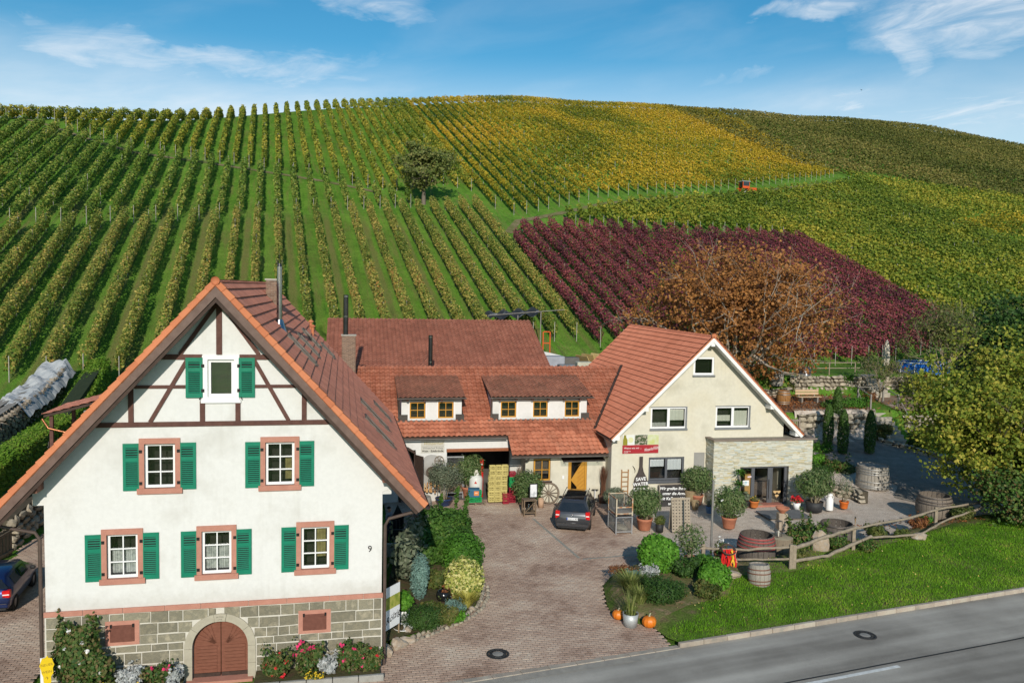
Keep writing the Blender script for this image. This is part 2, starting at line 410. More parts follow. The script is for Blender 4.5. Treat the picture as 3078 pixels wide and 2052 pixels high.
k = t.rng(n3, .25, .75, .62, 1.35); kc = t.n('ShaderNodeCombineColor'); [t.l(k, kc.inputs[i]) for i in range(3)]
g = t.mix(1., g, kc.outputs[0], 'MULTIPLY')
MATS['hill_grass'] = t.bsdf(g, .9, 0, .15, n3, .9, .12)
terr = mobj('terrain', np_mesh('terrain', V, Q, MATS['hill_grass'])); tag(terr, kind='structure')
terr.data.polygons.foreach_set('use_smooth', [True] * len(Q))

def inpoly(px, py, poly):
    px = np.asarray(px); py = np.asarray(py); r = np.zeros(px.shape, bool); n = len(poly)
    for i in range(n):
        x0, y0 = poly[i]; x1, y1 = poly[(i + 1) % n]
        c = ((y0 > py) != (y1 > py)) & (px < (x1 - x0) * (py - y0) / (y1 - y0 + 1e-12) + x0); r ^= c
    return r
def sheet(name, poly, mat, dz=.03, zf=None, step=.9, kind='structure', label=None):
    """Ground sheet over an outline, following the ground a little above it."""
    zf = zf or hz; B = []
    n = len(poly)
    for i in range(n):
        a, b = np.array(poly[i], float), np.array(poly[(i + 1) % n], float); m = max(1, int(np.linalg.norm(b - a) / step))
        for k in range(m): B.append(a + (b - a) * k / m)
    B = np.array(B); lo, hi = B.min(0), B.max(0)
    gx, gy = np.meshgrid(np.arange(lo[0], hi[0], step), np.arange(lo[1], hi[1], step)); I = np.stack([gx.ravel(), gy.ravel()], 1)
    I = I[inpoly(I[:, 0], I[:, 1], poly)]
    d = np.min(np.linalg.norm(I[:, None] - B[None], axis=2), axis=1) if len(I) else np.zeros(0)
    I = I[d > step * .45]; A = np.concatenate([B, I]); nb = len(B)
    r = geometry.delaunay_2d_cdt([Vector(p) for p in A], [(i, (i + 1) % nb) for i in range(nb)], [], 1, 1e-4)
    vs = np.array([tuple(p) for p in r[0]]); zs = zf(vs[:, 0], vs[:, 1]) + dz
    mb = MB(); mb.add([(vs[i, 0], vs[i, 1], zs[i]) for i in range(len(vs))], [tuple(f) for f in r[2]], smooth=True)
    o = mb.build(name, mat); tag(o, label, kind=kind)
    if o.data.polygons and sum(p.normal.z for p in o.data.polygons) < 0: o.data.flip_normals()
    return o

# ------------------------------------------------------------------ road
RD = RAD(20.7); RU = Vector((cos(RD), sin(RD), 0)); RN = Vector((sin(RD), -cos(RD), 0))   # along, and towards the camera
K0 = Vector((6.15, 27.40, 0))                                                                          # a point of the kerb line
def rp(a, b, z=0.): p = K0 + RU * a + RN * b; return (p.x, p.y, z)
t = NT('asphalt'); v = t.coord('pos'); vr = t.coord('pos', (1, 1, 1), (0, 0, -RD))
n1 = t.noise(vr, .22, 5, .6); n2 = t.noise(v, 60, 3, .6); m = t.n('ShaderNodeMapping'); m.inputs['Scale'].default_value = (.06, .8, 1); t.l(vr, m.inputs[0]); n4 = t.noise(m.outputs[0], 1., 3, .5)
col = t.ramp(t.math('ADD', t.math('MULTIPLY', n1, .4), t.math('MULTIPLY', n4, .6)), [(.38, (.205, .186, .158)), (.60, (.45, .418, .362))])
k = t.rng(n2, .3, .7, .78, 1.2); kc = t.n('ShaderNodeCombineColor'); [t.l(k, kc.inputs[i]) for i in range(3)]
MATS['asphalt'] = t.bsdf(t.mix(1., col, kc.outputs[0], 'MULTIPLY'), .85, 0, .3, n2, .4, .01)
mb = MB(); mb.add([rp(-300, 0, -.02), rp(300, 0, -.02), rp(300, 7.2, -.02), rp(-300, 7.2, -.02)], [(0, 3, 2, 1)])
tag(mb.build('road', MATS['asphalt']), kind='structure')
white = surf('road_paint', (.72, .72, .69), (.55, .55, .52), 6, .7, bstr=.2)
for k, a in enumerate((-24.5, -12.0, .3, 12.6)):
    mb = MB(); a1 = a + (6.25 if k != 2 else 6.1)
    mb.add([rp(a, 3.47, -.012), rp(a1, 3.47, -.012), rp(a1, 3.63, -.012), rp(a, 3.63, -.012)], [(0, 3, 2, 1)])
    if k in (2,): tag(mb.build('lane_marking', white), 'white dashed centre line stripe on the grey road', 'road marking')
tar = surf('tar_seam', (.016, .016, .017), (.03, .03, .03), 5, .55)
mb = MB(); pts = []; rg = random.Random(3)
for i in range(90): pts.append((i * .6 - 20, 3.28 + rg.uniform(-.012, .012)))
for i in range(len(pts) - 1):
    a, b = pts[i], pts[i + 1]; mb.add([rp(a[0], a[1] - .035, -.012), rp(b[0], b[1] - .035, -.012), rp(b[0], b[1] + .035, -.012), rp(a[0], a[1] + .035, -.012)], [(0, 3, 2, 1)])
tag(mb.build('road_seam', tar), kind='structure')
# kerb stones, raised along the grass and flush along the yard
kst = surf('kerb_stone', (.40, .36, .29), (.27, .25, .21), 2.2, .9, bstr=.5, c3=(.36, .30, .24), island=-.14)
kerb = empty('kerb'); tag(kerb, kind='structure')
mr = MB().box((0, 0, 0), (.985, .17, .26), bev=.025).mesh('kerbstone', kst)
mf = MB().box((0, 0, 0), (.985, .24, .14), bev=.012).mesh('kerbstone', kst)
for i in range(-14, 34):
    a = i + .5; p = rp(a, -.07)
    o = mobj('kerbstone', mr if i >= 0 else mf, kerb, (p[0], p[1], .01 if i >= 0 else -.055), (0, 0, RD + uni(-.008, .008)))
gut = surf('gutter_concrete', (.34, .31, .26), (.25, .23, .20), 3, .9, bstr=.3)
mb = MB(); mb.add([rp(-16, .05, -.008), rp(0, .05, -.008), rp(0, .42, -.012), rp(-16, .42, -.012)], [(0, 3, 2, 1)])
tag(mb.build('gutter_strip', gut), kind='structure')
# manhole covers
iron = surf('cast_iron', (.045, .042, .040), (.09, .085, .08), 14, .55, .6, bstr=.5)
conc = surf('manhole_concrete', (.30, .28, .25), (.22, .21, .19), 6, .85)
for nm, (x, y, z), lab in (('manhole_cover', (13.3, 28.76, -.02), 'round iron manhole cover set in the grey road'), ('manhole_cover', (-.27, 26.6, .0), 'round iron manhole cover set in the driveway paving')):
    e = empty(nm, (x, y, z + .002), .3, lab, 'manhole')
    MB().lathe([(.40, 0), (.40, .016), (.31, .016), (.31, .006)], 32).build('frame_ring', iron, e)
    lid = MB().lathe([(0, .014), (.18, .014), (.19, .011)], 28).build('lid', conc, e)
    mb = MB().lathe([(.19, .016), (.30, .016), (.30, .004)], 32)
    for k in range(16):
        a = k * pi / 8; mb.box((.245 * cos(a), .245 * sin(a), .019), (.08, .03, .008), rz=a)
    mb.build('rim', iron, lid)

# ------------------------------------------------------------------ yard surfaces
t = NT('paver'); v = t.coord('pos')
n1 = t.noise(v, .35, 5, .6); n2 = t.noise(v, 3.0, 5, .6); r = t.n('ShaderNodeNewGeometry').outputs['Random Per Island']; oi = t.n('ShaderNodeObjectInfo').outputs['Random']
f = t.math('ADD', t.math('ADD', t.math('MULTIPLY', n1, .74), t.math('MULTIPLY', n2, .18)), t.math('MULTIPLY', t.math('FRACT', t.math('ADD', r, oi)), .09))
col = t.ramp(f, [(.36, (.25, .162, .118)), (.46, (.385, .270, .205)), (.56, (.48, .36, .275)), (.68, (.57, .47, .37))])
MATS['paver'] = t.bsdf(col, .88, 0, .25, t.noise(v, 40, 4, .6), .4, .01)
joint = surf('paver_joint', (.10, .085, .065), (.15, .13, .10), 2, .95, bstr=.3)
HZ12 = RAD(12.0)
def pave(name, poly, first=0, lab=None):
    base = sheet(name, poly, joint, 0, zf=lambda x, y: np.full(np.shape(x), -.012), step=2.5)
    c, s = cos(HZ12), sin(HZ12); P = np.array(poly); L, W = .25, .148
    u = P[:, 0] * c + P[:, 1] * s; w = -P[:, 0] * s + P[:, 1] * c; pc = []
    for j in range(int(u.min() / L) - 2, int(u.max() / L) + 2):
        for i in range(int(w.min() / W) - 2, int(w.max() / W) + 2):
            pc.append(((j + .5 * (i % 2)) * L, i * W))
    pc = np.array(pc); x = pc[:, 0] * c - pc[:, 1] * s; y = pc[:, 0] * s + pc[:, 1] * c
    k = inpoly(x, y, poly) & (y > 23.2); x, y = x[k], y[k]
    o = np.argsort(x * x + y * y); x, y = x[o], y[o]
    hx, hy = L / 2 - .004, W / 2 - .004
    one = MB(); zt = .006
    vs = [(-hx, -hy, -.02), (hx, -hy, -.02), (hx, hy, -.02), (-hx, hy, -.02), (-hx + .006, -hy + .006, zt), (hx - .006, -hy + .006, zt), (hx - .006, hy - .006, zt), (-hx + .006, hy - .006, zt)]
    fs = [(4, 5, 6, 7), (0, 1, 5, 4), (1, 2, 6, 5), (2, 3, 7, 6), (3, 0, 4, 7)]
    one.add(vs, fs); me = one.mesh('paver', MATS['paver'])
    for i in range(min(first, len(x))):
        mobj('paver', me, base, (x[i], y[i], uni(-.003, .003)), (0, 0, HZ12))
    x, y = x[first:], y[first:]; n = len(x)
    if n:
        vv = np.array(vs); rx = vv[:, 0] * c - vv[:, 1] * s; ry = vv[:, 0] * s + vv[:, 1] * c
        VV = np.stack([x[:, None] + rx, y[:, None] + ry, np.broadcast_to(vv[:, 2], (n, 8)) + NPR.uniform(-.003, .003, (n, 1))], -1).reshape(-1, 3)
        QQ = (np.array(fs)[None] + (np.arange(n) * 8)[:, None, None]).reshape(-1, 4)
        o = mobj('paving', np_mesh('paving', VV, QQ, MATS['paver']), base); o['kind'] = 'stuff'
    return base
roadpt = lambda a, b=-.15: rp(a, b)[:2]
court = [roadpt(-13), roadpt(-.3), (5.75, 28.2), (5.45, 29.1), (4.15, 29.75), (3.95, 31.0), (4.05, 33.1), (4.5, 34.2), (5.4, 35.1), (6.6, 35.75), (7.9, 36.0), (7.6, 40.0), (7.0, 43.5), (6.6, 47.4), (-6.6, 46.2), (-7.4, 52.3), (-8.6, 52.0), (-6.9, 44.0), (-6.0, 40.2), (-5.3, 37.6), (-3.6, 41.9), (-2.6, 44.2), (-1.95, 41.9), (-1.55, 38.2), (-1.55, 35.8), (-1.25, 34.7), (-1.0, 33.1), (-.95, 31.6), (-1.15, 30.5), (-1.68, 29.5), (-2.55, 28.5), (-3.55, 27.5), (-4.2, 26.75), (-8.3, 24.1)]
pave('courtyard', court, 300)
left_yard = [(-14.7, 23.4), (-21.5, 21.8), (-21.6, 27), (-22.2, 34), (-24.4, 44), (-18.6, 44), (-15.6, 32)]
pave('side_yard', left_yard, 300)
pale = surf('pale_setts', (.30, .30, .25), (.24, .22, .19), 2.5, .9, bstr=.3)
e = tag(empty('sett_band'), kind='structure')
sm = MB().box((0, 0, 0), (.155, .155, .05), bev=.01).mesh('sett', pale)
for (a, b) in (((1.35, 42.9), (3.35, 36.6)), ((3.5, 36.45), (8.2, 37.9))):
    a, b = Vector(a), Vector(b); L = (b - a).length; ang = atan2(b.y - a.y, b.x - a.x)
    for i in range(int(L / .165)):
        p = a + (b - a) * ((i + .5) * .165 / L); mobj('sett', sm, e, (p.x, p.y, -.014), (0, 0, ang))
t = NT('gravel'); v = t.coord('pos'); n1 = t.noise(v, .35, 4, .6); n2 = t.noise(v, 28, 5, .75); n3 = t.noise(v, 2.2, 4, .6)
col = t.ramp(t.math('ADD', t.math('MULTIPLY', n1, .5), t.math('MULTIPLY', n3, .5)), [(.35, (.42, .345, .275)), (.5, (.56, .475, .395)), (.68, (.66, .585, .50))])
k = t.rng(n2, .28, .72, .55, 1.4); kc = t.n('ShaderNodeCombineColor'); [t.l(k, kc.inputs[i]) for i in range(3)]
MATS['gravel'] = t.bsdf(t.mix(1., col, kc.outputs[0], 'MULTIPLY'), .92, 0, .2, n2, .8, .03)
fore = [(7.85, 36.0), (9.6, 36.2), (10.7, 35.9), (12.6, 36.9), (14.7, 38.0), (17.3, 39.1), (21.1, 41.5), (24.6, 43.7), (27.2, 44.8), (32, 46.5), (34, 52), (33, 57), (31, 60.4), (29, 63), (22, 62), (21.5, 55), (20, 50), (17.5, 48.5), (6.6, 47.6), (7.0, 43.5), (7.6, 40)]
sheet('gravel_forecourt', fore, MATS['gravel'], .115, step=.8)
rgp = np.random.default_rng(5); n = 9000
px_ = rgp.uniform(7, 27, n); py_ = rgp.uniform(36, 49, n); k = inpoly(px_, py_, fore); px_, py_ = px_[k], py_[k]; n = len(px_)
peb = surf('pebble', (0.390, 0.338, 0.286), (0.546, 0.507, 0.455), 9, .85, c3=(0.286, 0.247, 0.215), island=.25)
T4 = np.array([(1, 0, 0), (-.5, .87, 0), (-.5, -.87, 0), (0, 0, .8)]); sz = rgp.uniform(.012, .032, n)
VV = np.stack([px_[:, None] + T4[:, 0] * sz[:, None], py_[:, None] + T4[:, 1] * sz[:, None], (hz(px_, py_) + .112)[:, None] + T4[:, 2] * sz[:, None]], -1).reshape(-1, 3)
QQ = (np.array([(0, 1, 3), (1, 2, 3), (2, 0, 3)])[None] + (np.arange(n) * 4)[:, None, None]).reshape(-1, 3)
tag(mobj('gravel', np_mesh('gravel', VV, QQ, peb)), 'loose pale gravel scattered over the forecourt', 'gravel', kind='stuff')

# ------------------------------------------------------------------ grass bank and beds
def edged(x, y, poly):
    x = np.asarray(x, float); y = np.asarray(y, float); d = np.full(np.shape(x), 1e9)
    for i in range(len(poly)):
        ax, ay = poly[i]; bx, by = poly[(i + 1) % len(poly)]; L2 = (bx - ax) ** 2 + (by - ay) ** 2
        k = np.clip(((x - ax) * (bx - ax) + (y - ay) * (by - ay)) / L2, 0, 1); d = np.minimum(d, np.hypot(x - ax - k * (bx - ax), y - ay - k * (by - ay)))
    return d
def bz(x, y):
    return bank_base(x, y) * (.02 + .98 * sst(edged(x, y, bank), 0, .55)) + .004
def bank_base(x, y):
    s = (np.asarray(x) - K0.x) * -RN.x + (np.asarray(y) - K0.y) * -RN.y
    return .10 + .42 * np.sin(np.clip(s / 8.5, 0, 1) * pi * .62)
bank = [(4.08, 33.1), (4.5, 34.15), (5.4, 35.0), (6.65, 35.65), (7.84, 35.8), (9.6, 36.1), (10.7, 35.85), (12.6, 36.85), (14.7, 37.95), (17.3, 39.05), (21.1, 41.45), (24.6, 43.65), (27.2, 44.7), (33, 46.5), (39, 44)] + [roadpt(a) for a in (36, 24, 14, 8, 2.5, .3)] + [(5.85, 28.15), (5.5, 29.05), (4.15, 29.75), (4.0, 31)]
t = NT('bank_soil'); v = t.coord('pos'); n1 = t.noise(v, .8, 5, .6); n2 = t.noise(v, 12, 5, .7)
col = t.ramp(n1, [(.4, (0.063, 0.119, 0.017)), (.55, (0.098, 0.140, 0.028)), (.68, (0.154, 0.119, 0.063))])
k = t.rng(n2, .3, .7, .6, 1.35); kc = t.n('ShaderNodeCombineColor'); [t.l(k, kc.inputs[i]) for i in range(3)]
MATS['bank_soil'] = t.bsdf(t.mix(1., col, kc.outputs[0], 'MULTIPLY'), .95, 0, .1, n2, .8, .04)
sheet('grass_bank', bank, MATS['bank_soil'], 0, zf=bz, step=.6)
soil = surf('bed_soil', (.095, .058, .034), (.16, .105, .065), 2.5, .95, bstr=.9, bscale=14, bdist=.05, c3=(.07, .075, .025))
def gz_(x, y): return .16 + .10 * np.sin(np.asarray(x) * 1.7) * np.sin(np.asarray(y) * 1.3)
gbed = [(-4.25, 26.95), (-3.6, 27.6), (-2.6, 28.6), (-1.75, 29.6), (-1.25, 30.6), (-1.08, 31.7), (-1.08, 33.1), (-1.33, 34.6), (-1.65, 35.8), (-1.65, 38.2), (-2.1, 41.8), (-2.7, 44.1), (-3.6, 41.7), (-5.3, 37.2), (-5.0, 33), (-4.45, 28)]
sheet('garden_bed', gbed, soil, 0, zf=gz_, step=.5)
# edging stones round that bed and along the beds in front of the house
est = surf('edging_stone', (.34, .29, .22), (.22, .20, .16), 3, .9, bstr=.6, island=-.25)
e = tag(empty('bed_edging'), kind='structure'); edm = [MB().blob((0, 0, 0), (.13, .10, .10), sd_, 1, .25).mesh('edging_stone', est) for sd_ in range(4)]
def edge_line(pts, step, par, meshes, z=.03, jit=.02):
    P = [Vector(p) for p in pts]; acc = 0; k = 0
    for i in range(len(P) - 1):
        d = (P[i + 1] - P[i]).length; ang = atan2(P[i + 1].y - P[i].y, P[i + 1].x - P[i].x)
        while acc < d:
            p = P[i] + (P[i + 1] - P[i]) * (acc / d)
            mobj('edging_stone', meshes[k % len(meshes)], par, (p.x + uni(-jit, jit), p.y + uni(-jit, jit), z), (uni(-.1, .1), uni(-.1, .1), ang)); k += 1; acc += step
        acc -= d
gedge = [(-4.2, 26.8), (-3.55, 27.5), (-2.55, 28.5), (-1.68, 29.5), (-1.17, 30.5), (-1.0, 31.6), (-1.0, 33.1), (-1.27, 34.7), (-1.58, 35.8)]
edge_line(gedge, .22, e, edm); edge_line([(x + .2, y - .12) for x, y in gedge[:7]], .24, e, edm, .0)

# ------------------------------------------------------------------ grass on the bank: blades nobody could count
gm = leafmat('grass_blade', [(0, (.075, .19, .008)), (.5, (.150, .330, .014)), (.85, (.24, .42, .024)), (1, (.38, .42, .07))], .3, patch=.55, pscale=.4)
def blades(name, n, poly, zf, h, mat, wid=.016, seed=1, keep=None):
    rg = np.random.default_rng(seed); P = np.array(poly); x = rg.uniform(P[:, 0].min(), P[:, 0].max(), n); y = rg.uniform(P[:, 1].min(), P[:, 1].max(), n)
    k = inpoly(x, y, poly)
    if keep is not None: k &= keep(x, y, rg)
    x, y = x[k], y[k]; n = len(x); z = zf(x, y); a = rg.uniform(0, 2 * np.pi, n); hh = h * rg.uniform(.5, 1.25, n)
    lean = rg.normal(0, .45, (n, 2)) * hh[:, None]; w = wid * rg.uniform(.7, 1.5, n)
    dx, dy = np.cos(a) * w, np.sin(a) * w
    VV = np.stack([np.stack([x - dx, y - dy, z - .01], 1), np.stack([x + dx, y + dy, z - .01], 1), np.stack([x + lean[:, 0], y + lean[:, 1], z + hh], 1)], 1).reshape(-1, 3)
    return mobj(name, np_mesh(name, VV, np.arange(3 * n).reshape(n, 3), mat))
def keepg(x, y, rg):
    s = (x - K0.x) * -RN.x + (y - K0.y) * -RN.y; a = (x - K0.x) * RU.x + (y - K0.y) * RU.y
    lim = np.interp(a, [-1, 1.5, 4, 8, 30], [.6, 1.2, 3.6, 5.2, 7.3])
    return rg.uniform(0, 1, len(x)) < sst(lim + .5 - s, 0, .8)
o = blades('lawn_grass', 330000, bank, bz, .085, gm, .013, 2, keepg); tag(o, 'short bright green lawn grass on the roadside bank', 'grass', kind='stuff')
g2 = leafmat('rough_grass', [(0, (.05, .09, .012)), (.5, (.10, .13, .03)), (1, (.20, .17, .07))], .3)
o = blades('verge_grass', 26000, bank, bz, .12, g2, .016, 3, lambda x, y, rg: rg.uniform(0, 1, len(x)) < .16); tag(o, 'dry longer grass mixed into the bank and its beds', 'grass', kind='stuff')

# ================================================================== VINEYARD
VM = {
 'lower': leafmat('vine_leaf_lower', [(0, (0.055, 0.106, 0.015)), (.35, (0.164, 0.223, 0.034)), (.62, (0.347, 0.319, 0.067)), (.85, (0.492, 0.372, 0.095)), (1, (0.438, 0.181, 0.057))], .25, patch=.35, pscale=.11),
 'middle': leafmat('vine_leaf_middle', [(0, (0.055, 0.119, 0.015)), (.4, (0.146, 0.234, 0.030)), (.7, (0.282, 0.314, 0.057)), (1, (0.438, 0.358, 0.085))], .25, patch=.35, pscale=.09),
 'upper': leafmat('vine_leaf_upper', [(0, (0.076, 0.128, 0.014)), (.4, (0.204, 0.255, 0.027)), (.75, (0.391, 0.348, 0.044)), (1, (0.578, 0.408, 0.060))], .25, patch=.4, pscale=.06),
 'yellow': leafmat('vine_leaf_yellow', [(0, (.085, .120, .012)), (.28, (.26, .250, .024)), (.48, (.47, .350, .028)), (.75, (.60, .410, .035)), (1, (.62, .36, .04))], .28, patch=.6, pscale=.045),
 'green': leafmat('vine_leaf_green', [(0, (0.067, 0.126, 0.014)), (.4, (0.184, 0.236, 0.025)), (.7, (0.324, 0.315, 0.035)), (1, (0.525, 0.411, 0.052))], .25, patch=.5, pscale=.05),
 'far': leafmat('vine_leaf_far', [(0, (.065, .080, .016)), (.45, (.150, .150, .032)), (.75, (.230, .200, .050)), (1, (.32, .240, .070))], .25, patch=.5, pscale=.03),
 'red': leafmat('vine_leaf_red', [(0, (.060, .020, .030)), (.4, (.165, .045, .060)), (.7, (.29, .070, .075)), (1, (.44, .125, .110))], .25, patch=.4, pscale=.12)}
wood_grey = surf('weathered_post', (.30, .28, .24), (.40, .38, .34), 6, .85, bstr=.4)
vine_wood = surf('vine_wood', (.075, .055, .040), (.13, .10, .075), 8, .9)
def row_pts(q, t0, t1, n, rg, h0=.55, h1=1.95, wid=.30, seed=0):
    t_ = rg.uniform(t0, t1, n)
    bump = .5 + .22 * (np.sin(t_ * 1.13 + seed * 3.1) + np.sin(t_ * .41 + seed * 1.7) + np.sin(t_ * 2.87 + seed * 5.3) * .6) ; tall = h1 + .22 * (bump - .5) + .10 * np.sin(t_ * 5.3 + seed * 7)
    th = rg.uniform(0, 2 * np.pi, n); rr = np.sqrt(rg.uniform(.25, 1, n))
    cz, sz_ = np.sin(th) * rr, np.cos(th) * rr
    mid = (h0 + tall) / 2; half = (tall - h0) / 2
    hgt = mid + cz * half + rg.normal(0, .06, n)
    off = np.sign(sz_) * np.abs(sz_) ** .7 * wid * (.75 + .5 * bump) + rg.normal(0, .05, n)
    x, y = xy(q + off, t_); z = hz(x, y) + hgt
    P = np.stack([x, y, z], 1)
    N = np.stack([sz_ * CA, -sz_ * SA, cz * .7 + .25], 1) + np.array([0, -.35, .1]) + rg.normal(0, .40, (n, 3))
    return P, N
def vine_rows(block, mat, rows, leaf, dens, label, group, posts=True, post_step=5., trunk=True, wid=.30, h1=1.95, h0=.55, seed0=0, poles=1.0):
    for i, (q, t0, t1) in enumerate(rows):
        rg = np.random.default_rng(1000 + seed0 * 400 + i)
        e = empty('vine_row', (*xy(q, t0), hz1(*xy(q, t0))), 0, label % ordinal(i), 'vine row', group)
        n = max(8, int((t1 - t0) * dens)); P, N = row_pts(q, t0, t1, n, rg, h0, h1, wid, seed0 * 50 + i)
        # gaps and thin spots
        tt = P[:, 0] * SA + P[:, 1] * CA; gap = np.sin(tt * .63 + i * 2.7) * np.sin(tt * .21 + i) ; k = (gap < .80) | (rg.uniform(0, 1, n) < .25); P, N = P[k], N[k]
        base = np.array(e.location)
        mobj('foliage', leaves('vine_foliage', P - base, N, leaf * rg.uniform(.7, 1.3, len(P)), mat, .8, rg), e)
        if posts:
            mb = MB()
            m = max(1, int((t1 - t0) / post_step))
            for k in range(m + 1):
                tt = t0 + (t1 - t0) * k / m; x, y = xy(q + rg.normal(0, .04), tt); z = hz1(x, y) - base[2]
                hgt = (1.78 + rg.uniform(-.1, .12)) * poles; r = .024
                mb.box((x - base[0], y - base[1], z + hgt / 2 - .1), (r * 2, r * 2, hgt + .2))
            mb.build('trellis_posts', wood_grey, e, fix=False)['kind'] = 'stuff'
        if trunk:
            mb = MB(); tt = t0 + .6
            while tt < t1:
                x, y = xy(q + rg.normal(0, .05), tt); z = hz1(x, y) - base[2]; x -= base[0]; y -= base[1]; w = .028
                a, b = rg.normal(0, .07, 2)
                mb.add([(x - w, y, z - .05), (x + w, y - w, z - .05), (x, y + w, z - .05), (x - w + a, y + b, z + .75), (x + w + a, y - w + b, z + .75), (x + a, y + w + b, z + .75)], [(0, 1, 4, 3), (1, 2, 5, 4), (2, 0, 3, 5)])
                tt += 1.15 + rg.uniform(-.1, .1)
            mb.build('vine_trunks', vine_wood, e, fix=False)['kind'] = 'stuff'
# lower block, straight behind the houses
Q0 = -18.81
R1 = []
for i in range(-4, 22):
    q = Q0 + i * 2.2; tb = np.interp(q, [-41, -18, -8, 6, 16, 27], [60, 60.3, 61.2, 66, 68, 69]); tt = np.interp(q, [-41, -23, -15, 6, 18, 28], [84, 88.5, 92.5, 99.5, 104, 109])
    R1.append((q, tb, tt))
vine_rows('lower', VM['lower'], R1, .19, 205, 'brownish green vine row of the lower block behind the roofs, %s from the left', 'vine rows of the lower block', post_step=4.6, wid=.34, h1=2.05, seed0=1)
# middle block on the greenest grass
R2 = []
for i in range(-9, 19):
    q = Q0 + .8 + i * 2.12; tb = np.interp(q, [-60, -20, -5, 10, 21], [80, 91.5, 97, 103, 107]); tt = np.interp(q, [-60, -30, -25, -18, -8, 7.4, 14, 21], [126, 130, 126, 121.5, 119.5, 113.8, 110.5, 108])
    if tt - tb > 2: R2.append((q, tb, tt))
vine_rows('middle', VM['middle'], R2, .28, 90, 'olive green vine row of the middle block above the headland, %s from the left', 'vine rows of the middle block', post_step=6, wid=.33, seed0=2)
# upper left block, up to the crest
R3 = []
for i in range(9, 45):
    q = -58 + i * 1.98; tb = np.interp(q, [-60, -30, -25, -18, -8, 7.4, 14, 28], [128, 134.5, 128.5, 123.5, 121.5, 115.8, 113, 113]); tt = np.interp(q, CREST_Q, CREST_T) + (13 if q < 5 else 6)
    if q > 20.5: tb = np.interp(q, [20.5, 30], [121, 117])
    if tt - tb > 3: R3.append((q, tb, tt))
vine_rows('upper', VM['upper'], R3, .34, 66, 'yellow green vine row of the upper left block below the crest, %s from the left', 'vine rows of the upper left block', post_step=7, trunk=False, wid=.30, h0=.25, seed0=3)
# golden block right of the lone tree
R4 = []
q = 30.6; i = 0
while q < 140:
    tb = np.interp(q, [28, 33, 50, 71, 83, 113, 124, 145], [112, 107, 119, 128, 134, 148, 155, 240]); tt = np.interp(q, CREST_Q, CREST_T) + 5
    if tt - tb > 3: R4.append((q, tb, tt))
    q += 2.2; i += 1
vine_rows('yellow', VM['yellow'], R4, .34, 50, 'golden yellow vine row of the big upper block, %s from the lone tree', 'vine rows of the golden block', post_step=6.5, trunk=False, wid=.22, h0=.65, h1=1.80, seed0=4, poles=1.05)
# crimson block behind the right house
R5 = []
q = 29.4
while q < 77:
    tb = np.interp(q, [29, 32, 51, 57, 65, 77], [68, 68, 63.5, 64.5, 67, 72]); tt = np.interp(q, [29, 31, 32, 45, 58, 77], [95, 97, 101, 102.5, 102, 104])
    R5.append((q, tb, tt)); q += 2.25
vine_rows('red', VM['red'], R5, .22, 190, 'crimson vine row of the red block behind the right house, %s from the left', 'vine rows of the crimson block', post_step=5, wid=.40, h1=2.0, seed0=5)
# green block between the path and the crimson rows, running on to the right
R6 = []
q = 34.0
while q < 128:
    tb = np.interp(q, [33, 45, 58, 76, 79, 100, 128], [102.5, 104, 104, 106, 76, 80, 90]); tt = np.interp(q, [33, 50, 71, 83, 113, 124, 135], [102, 113, 122.5, 128, 142, 149.5, 158])
    if tt - tb > 2.5: R6.append((q, tb, tt))
    q += 2.2
vine_rows('green', VM['green'], R6, .42, 48, 'olive and yellow vine row of the right-hand slope below the path, %s from the left', 'vine rows of the right-hand slope', post_step=7, trunk=False, wid=.32, h1=2.0, seed0=6)
# the far hillside reads as one mass
def mass(name, label, mat, q0, q1, dq, tb_f, tt_f, leaf, dens, seed):
    rg = np.random.default_rng(seed); PP, NN = [], []
    q = q0
    while q < q1:
        tb, tt = tb_f(q), tt_f(q)
        if tt - tb > 2:
            P, N = row_pts(q, tb, tt, int((tt - tb) * dens), rg, .5, 2.0, .30, q); PP.append(P); NN.append(N)
        q += dq
    P = np.concatenate(PP); N = np.concatenate(NN)
    o = mobj(name, leaves(name, P, N, leaf * rg.uniform(.7, 1.35, len(P)), mat, .85, rg)); return tag(o, label, 'vineyard', kind='stuff')
mass('far_vineyard', 'dense olive vines over the far right hillside up to the crest', VM['far'], 118, 300, 2.3, lambda q: np.interp(q, [118, 124, 140, 152, 300], [158, 157, 160, 150, 150]), lambda q: np.interp(q, CREST_Q, CREST_T) + 5, .52, 15, 31)
mass('right_vineyard', 'yellow green vines massed on the slope at the right edge', VM['green'], 129, 240, 2.3, lambda q: np.interp(q, [129, 240], [92, 120]), lambda q: np.interp(q, [129, 152, 240], [114, 113, 122]), .42, 24, 32)
mass('yellow_vineyard', 'bright yellow patch of vines on the slope at the right edge', VM['yellow'], 122, 200, 2.3, lambda q: np.interp(q, [122, 200], [116, 116]), lambda q: np.interp(q, [122, 140, 200], [119, 129, 131]), .42, 26, 33)
mass('upper_right_vineyard', 'olive vines between the yellow patch and the far hillside', VM['green'], 129, 240, 2.3, lambda q: np.interp(q, [129, 140, 200, 240], [124, 131, 133, 128]), lambda q: np.interp(q, [129, 152, 240], [157, 150, 150]), .46, 22, 34)
